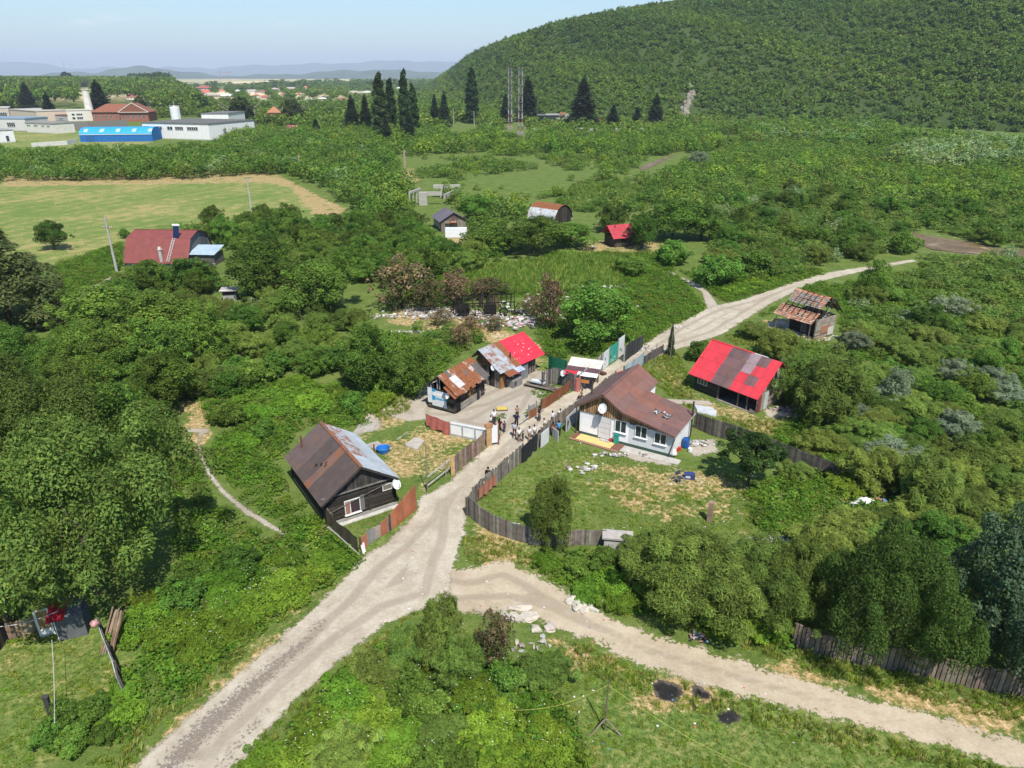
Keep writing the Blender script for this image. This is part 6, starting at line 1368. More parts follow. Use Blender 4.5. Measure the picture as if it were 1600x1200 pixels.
person(842.5,658,1.70,-110,(.03,.022,.022),(.075,.07,.075),'woman in a black top and long grey skirt with crossed arms','cross',skirt=True)
person(863,664,1.60,150,WHI,(.05,.04,.04),'boy in a white tee shirt behind the grey fence, the farther left one','lean')
person(875,661,1.62,200,WHI,BLK,'boy in a white tee shirt leaning at the grey fence nearest the cottage','lean')
person(850,674,1.45,100,WHI,(.05,.05,.06),'small boy in white alone on the road side of the grey fence','stand')
person(864,682,1.60,160,(.20,.10,.05),(.03,.025,.02),'person in brown standing at the inner side of the fence','hair')
person(867,683,1.35,120,(.20,.05,.10),(.06,.03,.06),'child in maroon and pink left of the blue shirted man','stand')
person(873,682,1.74,175,(.07,.28,.55),BLK,'man in a bright blue shirt and black trousers at the white panel','lean')
person(885,674,1.45,190,(.03,.03,.04),(.04,.04,.05),'dark clothed child near the cottage corner','stand')
person(763,757,1.74,170,BLK,(.012,.012,.012),'man all in black walking close to the grey fence','walk',sleeves='long')
person(909,624,1.65,-70,(.3,.2,.15),(.05,.03,.03),'bare chested man sitting by the fence behind the cottage roof','sit',bare=True)
person(926,393,1.5,0,WHI,(.1,.08,.07),'distant person in white on the grass left of the small red hut','stand')
# ------------------------------------------------------------------ vegetation prototypes
def leaves(rng, blobs, n, L, Wd, c, var=.25, elong=None, inner=.15, up=.25, droop=0.0, minz=None, hue=.25):
    """n leaf quads spread on and in a set of ellipsoid clumps; returns V, Q, C"""
    B = np.array([b[0] for b in blobs], float); Rr = np.array([b[1] if hasattr(b[1], '__len__') else (b[1],)*3 for b in blobs], float)
    wgt = (Rr[:, 0]*Rr[:, 1]+Rr[:, 0]*Rr[:, 2]); wgt /= wgt.sum()
    N = int(n*1.9); k = rng.choice(len(B), N, p=wgt)
    d = rng.normal(size=(N, 3)); d /= np.linalg.norm(d, axis=1)[:, None]
    flip = (d[:, 2] < -.15) & (rng.random(N) < .55); d[flip, 2] *= -1
    t = np.where(rng.random(N) < inner, rng.random(N)**.5, 1-.22*rng.random(N)**1.5+.34*rng.random(N)**5)
    p = B[k]+d*Rr[k]*t[:, None]
    # drop leaves buried deep inside other clumps
    deep = np.zeros(N, int)
    for b, r in zip(B, Rr): deep += ((((p-b)/(r*.80))**2).sum(1) < 1)
    ok = (deep == 0) | (rng.random(N) < .12)
    if minz is not None: ok &= p[:, 2] > minz
    p, d, k = p[ok][:n], d[ok][:n], k[ok][:n]; N = len(p)
    nn = d*.85+rng.normal(size=(N, 3))*.42+np.array([0, 0, up+.2]); nn /= np.linalg.norm(nn, axis=1)[:, None]
    tt = np.cross(nn, rng.normal(size=(N, 3))); 
    if droop: tt = tt*.5+(d*np.array([1, 1, .2])-np.array([0, 0, droop])); tt -= nn*(tt*nn).sum(1)[:, None]
    tt /= np.linalg.norm(tt, axis=1)[:, None]+1e-9; bb = np.cross(nn, tt)
    s = rng.uniform(.5, 1.55, N)[:, None]; l = L*s*.5; w_ = Wd*s*.5
    V = np.stack([p-tt*l, p+bb*w_+tt*l*.1, p+tt*l, p-bb*w_+tt*l*.1], 1).reshape(-1, 3)
    Q = np.arange(4*N).reshape(-1, 4)
    cv = rng.normal(0, 1, len(B))[k]*.5+rng.normal(0, 1, N)*.7
    kk = np.clip(1+var*cv*1.35, .30, 2.2)[:, None]; hh = np.clip(rng.normal(0, hue, N), -.5, .8)[:, None]
    C = np.array(c)[None]*kk*(1+hh*np.array([[.55, .12, -.1]]))
    return V, Q, np.clip(C, .003, .9)
def lumpy(rng, R, Hh, z0, n, rs=(.24, .42), flat=1.0, centre=True):
    ph = rng.uniform(0, 6.28, 4)
    def env(a, u): return 1+.20*math.sin(2*a+ph[0])+.13*math.sin(3*a+ph[1]+u*2)+.10*math.sin(5*a+ph[2])
    bl = [((0, 0, z0+Hh*.45), (R*.55, R*.55, Hh*.34))] if centre else []
    for i in range(n):
        a = i*2.4+rng.uniform(-.7, .7); u = rng.uniform(-.8, 1.0); r = math.sqrt(max(0, 1-u*u)); e = rng.uniform(.42, .86)*env(a, u)
        q = R*rng.uniform(rs[0], rs[1])*rng.uniform(.7, 1.15)
        bl.append(((R*e*r*math.cos(a), R*e*r*math.sin(a), z0+Hh*.47+Hh*.40*u*rng.uniform(.75, 1.12)), (q, q, q*flat*rng.uniform(.8, 1.3))))
    for i in range(int(n*1.6)):                                   # small sprays that break the outline
        a = rng.uniform(0, 6.28); u = rng.uniform(-.5, 1.0); r = math.sqrt(max(0, 1-u*u)); e = rng.uniform(.85, 1.12)*env(a, u); q = R*rng.uniform(.07, .17)
        bl.append(((R*e*r*math.cos(a), R*e*r*math.sin(a), z0+Hh*.47+Hh*.50*u), (q, q, q*rng.uniform(.9, 1.7))))
    return bl
def cone_blobs(rng, R, Hh, n):
    bl = []
    for i in range(n):
        u = rng.random()**.8; a = i*2.4; q = R*rng.uniform(.16, .30)*(1.1-.6*u); e = R*(1-u)**.8*rng.uniform(.5, .95)
        bl.append(((e*math.cos(a), e*math.sin(a), Hh*(.05+.9*u)), (q, q, q*rng.uniform(.7, 1.2))))
    return bl
def trunk_mesh(name, hgt, r, limbs, rng, c=(.11,.09,.07), spread=1.0):
    mb = MB(); mb.tube([(0,0,-.1),(.05*hgt*.2,0,hgt*.35),(0,.03*hgt,hgt*.75)], [r, r*.75, r*.35], c, 8)
    for k in range(limbs):
        a = 2.4*k+rng.uniform(-.4,.4); z = hgt*rng.uniform(.25,.55); L = hgt*spread*rng.uniform(.35,.6)
        mb.tube([(0,0,z),(L*.5*math.cos(a),L*.5*math.sin(a),z+L*.5),(L*math.cos(a)*.8,L*math.sin(a)*.8,z+L*.95)], [r*.45,r*.28,r*.08], c, 5)
    me = bpy.data.meshes.new(name); me.from_pydata(mb.v, [], mb.f); a = me.attributes.new('Col', 'FLOAT_COLOR', 'FACE'); a.data.foreach_set('color', np.array([c+(1,) for _ in mb.f], np.float32).ravel()); me.materials.append(M_bark); return me
PROTO = {}
def proto(name, W, Hh, parts, trunk=None):
    V = []; Q = []; C = []; o = 0
    for v, q, c in parts: V.append(v); Q.append(q+o); C.append(c); o += len(v)
    PROTO[name] = dict(W=W, H=Hh, V=np.concatenate(V), Q=np.concatenate(Q), C=np.concatenate(C), me=None, trunk=trunk)
def pmesh(name):
    p = PROTO[name]
    if p['me'] is None: p['me'] = npmesh(name, p['V'], p['Q'], p['C'], M_leaf)
    return p['me']
g = np.random.default_rng(5)
pr_ = random.Random(5)
CW, CB, CWI, CBR, CSI, CSP, CPO, CSC = (.086,.140,.029), (.092,.164,.026), (.145,.208,.042), (.135,.232,.025), (.19,.235,.15), (.036,.060,.026), (.046,.078,.028), (.150,.108,.062)
for i in range(2): proto('walnut%d' % i, 11, 9, [leaves(g, lumpy(g, 5.4, 8.2, .8, 34, (.20,.34)), 60000, .19, .085, CW, .28, up=.3)], trunk_mesh('trunk', 6, .34, 7, pr_, spread=.9))
for i in range(3): proto('broad%d' % i, 6, 7, [leaves(g, lumpy(g, 2.9, 6.3, .7, 20, (.26,.42)), 13000, .21, .115, CB, .30)], trunk_mesh('trunk', 4.8, .18, 6, pr_))
for i in range(3): proto('willow%d' % i, 5, 4, [leaves(g, lumpy(g, 2.4, 3.9, .05, 26, (.22,.36)), 15000, .30, .055, CWI, .26, up=.5, droop=-.55, minz=.05)])
proto('thicket0', 8, 6, [leaves(g, lumpy(g, 3.9, 5.9, .05, 44, (.16,.28)), 46000, .27, .05, CWI, .28, up=.5, droop=-.5, minz=.05)])
for i in range(3): proto('bush%d' % i, 3, 2.5, [leaves(g, lumpy(g, 1.45, 2.4, .05, 14, (.28,.45)), 5200, .16, .09, CB, .30, minz=.03)])
for i in range(2): proto('bramble%d' % i, 4, 1.5, [leaves(g, lumpy(g, 1.95, 1.5, -.1, 22, (.2,.36), .6), 9500, .12, .08, CBR, .24, up=.6, minz=.02)])
proto('silver0', 4, 4, [leaves(g, lumpy(g, 1.9, 3.9, .05, 22, (.22,.36)), 5200, .34, .075, CSI, .2, up=.4, droop=-.4, minz=.05, hue=.1)])
proto('scorched0', 4, 5, [leaves(g, lumpy(g, 1.8, 4.8, .1, 20, (.2,.34), 1.3), 2600, .22, .10, CSC, .35, hue=.35, minz=.05), leaves(g, lumpy(g, 1.7, 3.8, .1, 10), 900, .22, .10, (.06,.085,.02), .3)], trunk_mesh('trunk', 4.4, .12, 9, pr_, (.06,.045,.035), .7))
proto('bluetree0', 11, 9, [leaves(g, lumpy(g, 5.4, 8.2, .8, 34, (.20,.34)), 42000, .22, .11, (.085,.135,.072), .28, up=.3)], trunk_mesh('trunk', 6, .34, 7, pr_, spread=.9))
proto('small0', 3.6, 5.2, [leaves(g, lumpy(g, 1.7, 3.6, 1.6, 14, (.22,.4), 1.0, False), 4200, .26, .09, (.05,.095,.022), .3, droop=.6)], trunk_mesh('trunk', 4.2, .11, 7, pr_, spread=.8))
def conifer(W, Hh, n, c, z0=.06, sweep=.35):
    z = Hh*(z0+(1-z0)*(1-np.sqrt(g.random(n)))); lay = Hh/22; fr = (z/lay) % 1
    r = W/2*(1-z/Hh)**.75*(.45+.55*(1-fr))*(.8+.35*np.sin(z*1.7+np.floor(z/lay)*2.3)**2)*np.sqrt(g.uniform(.15, 1, n)); a = g.uniform(0, 2*math.pi, n); br = np.floor(a*9/6.283+np.floor(z/lay)*.37); a = a+.22*np.sin(a*9+np.floor(z/lay)*1.7)
    p = np.stack([r*np.cos(a), r*np.sin(a), z-r*.22], 1); rad = np.stack([np.cos(a), np.sin(a), -np.full(n, sweep)], 1)+g.normal(size=(n, 3))*.25; rad /= np.linalg.norm(rad, axis=1)[:, None]
    nn = np.stack([np.cos(a)*.4, np.sin(a)*.4, np.ones(n)], 1)+g.normal(size=(n, 3))*.35; bb = np.cross(nn, rad); bb /= np.linalg.norm(bb, axis=1)[:, None]
    l = Hh*.028*g.uniform(.7, 1.4, n)[:, None]; w_ = l*.42
    V = np.stack([p-rad*l, p+bb*w_, p+rad*l, p-bb*w_], 1).reshape(-1, 3); k = np.clip(1+.32*g.normal(size=n), .4, 1.9)[:, None]
    return V, np.arange(4*n).reshape(-1, 4), np.array(c)[None]*k
proto('spruce0', 7, 16, [conifer(7, 16, 5200, CSP)], trunk_mesh('trunk', 14, .22, 0, pr_))
proto('larch0', 7, 11, [leaves(g, cone_blobs(g, 3.6, 10.6, 110), 20000, .30, .085, (.085,.115,.040), .3, droop=.8)], trunk_mesh('trunk', 9, .2, 0, pr_))
def pop_blobs(Hh, W):
    b = []
    for i in range(26): u = i/25; q = W*.33*(.55+.45*math.sin(math.pi*min(1, u*.75+.2)))*(1-.35*u**2.5); a = i*2.4; b.append(((q*.6*math.cos(a), q*.6*math.sin(a), Hh*(.06+.9*u)), (q*.7, q*.7, Hh*.06)))
    return b
for i in range(2): proto('poplar%d' % i, 5, 26, [leaves(g, pop_blobs(26, 5), 7500, .8, .4, CPO, .3, droop=-1.2)], trunk_mesh('trunk', 20, .35, 0, pr_))
proto('birch0', 6, 12, [leaves(g, lumpy(g, 2.8, 10.5, 1.2, 26, (.2,.36), 1.3), 5500, .5, .26, (.075,.105,.035), .28, droop=.5)], trunk_mesh('trunk', 10, .2, 8, pr_, (.4,.38,.35)))
# coarse ones for the masses far away
LOD = {}
for i in range(5): LOD['tree%d' % i] = leaves(g, lumpy(g, .5, 1.0, .05, 11, (.24,.42), 1.0), 210, .17, .12, CB, .30, inner=.05)
for i in range(5): LOD['hill%d' % i] = leaves(g, lumpy(g, .5, 1.0, .05, 6, (.28,.44), 1.0), 110, .22, .17, (.070,.130,.024), .10, inner=.05, hue=.10)
for i in range(4): LOD['fine%d' % i] = leaves(g, lumpy(g, .48, .95, -.03, 14, (.2,.36), 1.0), 850, .085, .035, CB, .30, inner=.08, up=.5)
for i in range(4): LOD['scrub%d' % i] = leaves(g, lumpy(g, .5, .95, -.05, 15, (.2,.34), 1.0), 460, .10, .058, CB, .26, inner=.05, up=.5)
for i in range(3): LOD['clump%d' % i] = leaves(g, [((g.uniform(-.3,.3), g.uniform(-.3,.3), .18), (.28, .28, .26)) for _ in range(4)], 80, .135, .08, CBR, .22, up=.7, minz=0)
for i in range(3):
    n = 14; a = g.uniform(0, 6.28, n); r = g.uniform(0, .3, n); h = g.uniform(.5, 1.0, n); b0 = np.stack([r*np.cos(a), r*np.sin(a), np.zeros(n)], 1); ln = np.stack([np.cos(a), np.sin(a), np.zeros(n)], 1)*g.uniform(.05,.45,n)[:, None]
    tp_ = b0+ln+np.stack([0*h, 0*h, h], 1); sd = np.stack([-np.sin(a), np.cos(a), 0*a], 1)*.035; md = b0+ln*.35+np.stack([0*h, 0*h, h*.6], 1)
    LOD['tuft%d' % i] = (np.stack([b0-sd, b0+sd, md+sd*.8, tp_], 1).reshape(-1, 3), np.arange(4*n).reshape(-1, 4), np.array([[.075,.125,.022]])*np.clip(1+.25*g.normal(size=n), .5, 1.6)[:, None])
def merge(name, items, label, mat=None, rng=None, cat=None):
    """items: (lod key, x, y, z, sx, sz, rot, tint) -> one stuff mesh"""
    Vs = []; Qs = []; Cs = []; o = 0; by = {}
    for it in items: by.setdefault(it[0], []).append(it[1:])
    for k, L in by.items():
        v, q, c = LOD[k]; A = np.array([(x, y, z, sx, sz, r) for x, y, z, sx, sz, r, t in L]); T = np.array([t for *_, t in L]); n = len(A)
        cs, sn = np.cos(A[:, 5])[:, None], np.sin(A[:, 5])[:, None]
        X = (v[None, :, 0]*cs-v[None, :, 1]*sn)*A[:, 3:4]+A[:, 0:1]; Y = (v[None, :, 0]*sn+v[None, :, 1]*cs)*A[:, 3:4]+A[:, 1:2]; Z = v[None, :, 2]*A[:, 4:5]+A[:, 2:3]
        Vs.append(np.stack([X, Y, Z], 2).reshape(-1, 3)); Qs.append((q[None]+(np.arange(n)*len(v))[:, None, None]).reshape(-1, 4)+o); Cs.append((c[None]*T[:, None, :]).reshape(-1, 3)); o += n*len(v)
    me = npmesh(name, np.concatenate(Vs), np.concatenate(Qs), np.clip(np.concatenate(Cs), .002, .9), mat or M_leaf)
    ob = bpy.data.objects.new(name, me); col.objects.link(ob); return tag(ob, label, cat, None, 'stuff')
# ------------------------------------------------------------------ what must stay in view (photo outline, lowest row)
KEEP = [([(427,720),(480,662),(520,678),(622,745),(620,790),(512,825),(440,760)],830), ([(665,600),(730,545),(806,514),(852,545),(846,590),(790,610),(776,630),(716,645),(668,640)],645),
 ([(898,634),(943,616),(994,578),(1050,622),(1084,650),(1082,690),(1050,717),(903,678)],722), ([(1074,585),(1097,540),(1222,573),(1222,630),(1190,650),(1085,612)],655), ([(1208,490),(1230,453),(1297,468),(1316,495),(1306,535),(1225,520)],540),
 ([(855,590),(890,548),(940,560),(1000,525),(1005,560),(905,625),(850,600)],625), ([(700,480),(710,463),(780,460),(800,500),(715,505)],510), ([(188,412),(205,370),(310,372),(366,405),(364,425),(290,392),(230,412)],425), ([(674,340),(697,321),(725,335),(732,372),(690,375)],385),
 ([(838,335),(860,314),(890,325),(885,335),(850,345)],340), ([(957,368),(975,344),(990,348),(985,370),(960,385)],395), ([(640,305),(670,286),(702,290),(690,300),(665,322)],325),
 ([(118,205),(170,192),(230,196),(362,178),(362,203),(330,218),(230,222),(125,224)],224), ([(0,183),(60,173),(88,176),(150,176),(178,164),(232,165),(232,186),(130,222),(0,230)],230), ([(126,140),(146,140),(151,190),(128,190)],190), ([(560,830),(655,765),(655,800),(570,870),(515,845)],870), ([(728,760),(840,680),(905,640),(905,670),(815,730),(760,790),(800,815),(800,845),(735,815)],850),
 ([(880,680),(900,665),(1050,715),(1110,690),(1120,720),(1180,740),(1120,770),(1060,790),(900,760),(870,720)],800), ([(565,640),(665,620),(765,690),(700,745),(640,760),(590,720)],765), ([(735,640),(850,580),(890,620),(850,700),(760,730)],730),
 ([(60,935),(140,935),(165,985),(205,1085),(90,1130),(0,1180),(0,960)],1185), ([(170,338),(180,338),(195,425),(178,428)],400), ([(630,236),(638,236),(640,270),(630,270)],270), ([(788,104),(822,104),(822,212),(790,205)],206), ([(345,448),(376,446),(374,470),(348,472)],475), ([(1025,500),(1060,500),(1060,545),(1015,575)],575), ([(655,285),(700,285),(690,325),(640,310)],322),
 ([(940,1055),(950,1055),(960,1150),(930,1150)],1150), ([(1015,1060),(1165,1080),(1170,1135),(1010,1100)],1140), ([(1085,640),(1180,672),(1200,690),(1180,705),(1090,675)],706), ([(1435,366),(1525,376),(1520,396),(1445,392)],400), ([(990,258),(1060,236),(1075,240),(1020,270)],272), ([(940,825),(990,830),(985,862),(940,860)],865), ([(1235,975),(1300,985),(1600,1085),(1600,1100),(1240,1010)],1110),
 ([(1330,770),(1395,775),(1390,800),(1330,800)],805),([(1175,835),(1240,838),(1240,855),(1180,855)],860),([(1260,645),(1300,645),(1300,660),(1260,660)],665),([(12,455),(110,440),(188,415),(192,442),(70,530),(12,525)],520),([(1060,165),(1086,145),(1086,180)],185),([(700,205),(712,190),(745,190),(745,200)],205)]
ROADS = [ROAD, TRACK, [(1280,413),(1440,393),(1440,420),(1290,450)], [(283,660),(335,660),(335,690),(325,705),(340,735),(362,762),(392,788),(420,806),(455,828),(452,850),(415,838),(380,822),(340,790),(312,750),(294,708),(298,690),(283,685)], [(1040,420),(1060,430),(1105,450),(1125,480),(1105,485),(1095,455)], [(1000,620),(1110,626),(1118,634),(1000,630)], [(286,668),(330,668),(330,680),(317,690),(330,735),(352,765),(445,832),(440,840),(380,802),(325,748),(305,700)]]
def _pip(px, py, pl):
    c = False; n = len(pl); j = n-1
    for i in range(n):
        xi, yi = pl[i]; xj, yj = pl[j]
        if (yi > py) != (yj > py) and px < (xj-xi)*(py-yi)/(yj-yi)+xi: c = not c
        j = i
    return c
def _bb(pl): xs = [p[0] for p in pl]; ys = [p[1] for p in pl]; return (min(xs), min(ys), max(xs), max(ys))
_BBC = {}
def blocked(x, y, R, h):
    px, py = pix(x, y, 0); a, b = pix(x, y, h*.93); w_ = R*F/(y*cp+H*sp); mx, my = (px+a)/2, (py+b)/2
    s = [(px, py), (px-w_*.8, py-.3*(py-b)), (px+w_*.8, py-.3*(py-b)), (a, b), (a-w_*.55, b+.25*(py-b)), (a+w_*.55, b+.25*(py-b)), (mx, my), (mx-w_*.9, my), (mx+w_*.9, my)]
    X0, X1 = min(q[0] for q in s), max(q[0] for q in s); Y0, Y1 = min(q[1] for q in s), max(q[1] for q in s)
    for k, (pl, by) in enumerate([(r_, None) for r_ in ROADS]+KEEP):
        key = id(pl)
        if key not in _BBC: _BBC[key] = _bb(pl)
        bb = _BBC[key]
        if X1 < bb[0] or X0 > bb[2] or Y1 < bb[1] or Y0 > bb[3]: continue
        if by is None:
            if any(_pip(u, v, pl) for u, v in s): return True
        elif _pip(px, py, pl): return True
        elif py > by-8 and any(_pip(u, v, pl) for u, v in s): return True
    return False
THINGS = []      # (kind 'tree'|'shrub', proto, x, y, w, h, rot, label, group)
def T(pb, px, py, top, wpx, label, kind='tree', group=None):
    q = P(px, py); THINGS.append((kind, pb, q.x, q.y, pixw(px, py-(py-top)*.4, wpx)*.92, max(1.0, Zat(q.y, top)*.92), rnd.uniform(0, 6.28), label, group, 1))
# trees one can point at
T('walnut0',152,925,640,275,'huge dark walnut tree filling the lower left above the small hut')
T('walnut1',40,800,560,230,'big walnut crown behind the huge one at the edge of the view')
T('broad2',190,760,590,125,'round tree between the huge walnut and the narrow path')
T('larch0',18,508,330,185,'feathery dark conifer beside the stacks of sawn planks')
T('walnut0',1375,1035,832,190,'big broad tree leaning over the log fence')
T('bluetree0',1578,1050,815,200,'blue green tree cut by the edge of the view behind the log fence')
T('small0',1168,758,672,96,'small drooping tree casting a dark shadow in the cottage garden')
T('willow2',862,848,742,78,'dense dark willow bush at the curving garden fence','shrub')
T('willow0',690,1030,930,85,'feathery green willow tuft nearest to the road bend','shrub'); T('willow1',640,1040,985,75,'lower willow bush left of the feathery willow tuft at the road bend','shrub'); T('willow2',715,1065,995,75,'willow bush between the feathery willow tuft and the reddish dried bush','shrub')
T('scorched0',772,1040,945,66,'reddish brown dried up bush beside the boulders','shrub')
T('broad1',930,535,440,120,'yellow green round tree beside the road left of the black net fence')
T('scorched0',858,515,415,50,'tall half burnt tree right of the burnt house')
T('scorched0',628,482,388,88,'big scorched brown tree left of the burnt house')
T('scorched0',672,486,428,52,'smaller scorched brown tree touching the burnt house')
T('scorched0',712,476,412,60,'greenish scorched tree directly behind the burnt house')
T('scorched0',762,462,430,70,'wide brown scorched bush behind the burnt house','shrub')
T('scorched0',830,492,458,46,'dry brown bush right of the burnt house frame','shrub')
for x, b, t, w_ in ((690,508,480,40),(735,514,488,36),(772,516,490,34)): T('scorched0',x,b,t,w_,'dry brown shrub right in front of the burnt house frame','shrub','dry brown shrubs in front of the burnt house')
T('broad0',580,610,505,95,'dark round tree left of the rusty shack')
T('broad2',652,618,535,75,'lighter green tree right behind the dark round one by the rusty shack')
T('broad2',300,455,398,80,'light yellow green tree in front of the red barn')
T('broad0',235,455,405,70,'tree in front of the left half of the red barn')
T('broad1',165,530,440,110,'dense tree below the red barn beside the grey lane')
T('broad0',245,560,450,120,'vine grown tree below the red barn')
T('broad2',330,560,470,80,'tree with a dark gap at its foot right of the vine grown tree')
T('broad1',85,390,342,50,'round tree standing alone on the mown meadow')
T('bush0',197,372,358,20,'small round bush behind the red barn','shrub')
T('broad0',425,470,375,105,'dark tree right of the red barn annexe')
T('broad1',505,490,400,105,'broad tree between the red barn and the scorched tree')
T('broad2',770,395,340,90,'broad tree right of the dark cabin')
T('broad0',835,395,335,95,'broad tree in front of the arched shed')
T('broad1',890,385,345,80,'tree hiding the foot of the arched shed')
T('broad1',745,345,302,60,'tree behind the dark cabin')
T('broad2',955,362,318,56,'tree left behind the small red hut')
T('broad1',1002,390,330,46,'tall narrow tree touching the small red hut')
T('broad0',1050,375,308,90,'big rounded tree right of the small red hut')
T('broad2',1095,375,315,70,'tree with a pale edge behind the willow bushes right of the small red hut')
T('bush1',985,428,398,56,'round dull bush among the reeds','shrub')
T('bush0',1000,380,360,40,'bush at the foot of the tree by the small red hut','shrub')
T('bush2',1052,412,372,60,'rounded bush at the upper end of the footpath','shrub')
T('bush1',1120,445,395,70,'dark bush right of the footpath','shrub')
T('bush0',1170,432,392,70,'dark bush above the upper road','shrub')
T('bush2',1095,562,530,50,'bush above the roof of the red and brown house','shrub')
T('spruce0',1047,555,500,18,'thin small conifer at the bend of the road')
T('broad0',1360,470,402,44,'dark bushy tree on the slope right of the upper road')
T('bush2',1408,395,358,48,'round dark bush left of the river','shrub')
T('silver0',1092,262,234,38,'round silvery bush at the bend of the river','shrub')
for x, b, t, w_ in ((1290,660,560,115),(1215,560,515,70),(1240,628,548,80)): T('willow1',x,b,t,w_,'dense willow thicket right of the red roofed house','shrub','willows right of the red roofed house')
for x, b, t, w_ in ((1362,764,694,90),(1440,796,708,105)): T('willow%d' % (x%3),x,b,t,w_,'willow bush overhanging the dark plank fence beyond the garden','shrub','willows overhanging the dark plank fence')
T('silver0',1395,635,570,48,'pale silvery bush right of the willows','shrub'); T('silver0',1490,600,560,50,'pale silvery bush farther right on the slope','shrub')
for x, b, t, w_, l in ((1085,955,850,200,'widest'),(1195,960,858,160,'darker'),(1010,900,845,110,'lowest')): T('thicket0',x,b,t,w_,'the %s olive green willow thicket below the cottage garden' % l,'shrub')
T('thicket0',1255,955,840,120,'dark willow between the olive thicket and the big broad tree','shrub')
# tall far trees
for x, b, t, w_, l in ((597,222,113,22,'first'),(613,212,124,17,'second, thinner'),(635,222,108,16,'third and tallest'),(648,215,132,17,'fourth, broken topped'),(738,193,108,17,'lone')): T('poplar%d' % (x % 2),x,b,t-8,w_*.85,'tall dark columnar poplar in the middle distance, the %s from the white factory' % l if l != 'lone' else 'lone tall poplar before the wooded hill')
for x, b, t, w_, l in ((910,196,121,36,'biggest dark spruce right of the steel stacks'),(825,188,120,26,'dark spruce behind the steel stacks'),(957,200,168,26,'smaller bluish spruce right of the biggest one'),(1023,196,148,27,'spruce at the foot of the wooded hill'),(995,194,172,22,'small rounded spruce at the foot of the wooded hill'),(790,190,150,20,'small spruce left of the steel stacks'),(680,196,150,17,'spruce right of the poplars'),(695,196,144,19,'taller spruce right of the poplars'),(552,205,150,26,'dark spruce left of the poplars'),(573,205,150,22,'second dark spruce left of the poplars'),(160,182,126,30,'big dark spruce before the brick school'),(80,185,148,22,'bluish spruce beside the low red annexe'),(47,172,132,26,'dark spruce behind the beige store'),(8,168,138,22,'dark spruce at the edge of the view above the factory')): T('spruce0',x,b+2,t-8,w_*1.2,l)
for x, b, t, w_, l in ((640,224,178,24,'heavy dark conifer below the poplars'),(605,224,182,20,'dark conifer at the foot of the first poplar'),(495,210,190,20,'dark round conifer left of the poplars')): T('spruce0',x,b+2,t-8,w_*1.2,l)
for x, b, t, w_, l in ((380,196,146,36,'pale birch like tree right of the white block'),(455,192,150,28,'light tall tree right of the orange tower house'),(468,190,158,22,'lesser light tree right of the orange tower house'),(225,184,146,22,'light tree behind the brick school'),(105,138,110,9,'pair of tall dark poplars on the hilltop, the left one'),(113,140,112,9,'pair of tall dark poplars on the hilltop, the right one')): T('birch0' if x > 120 else 'poplar0',x,b,t,w_,l)
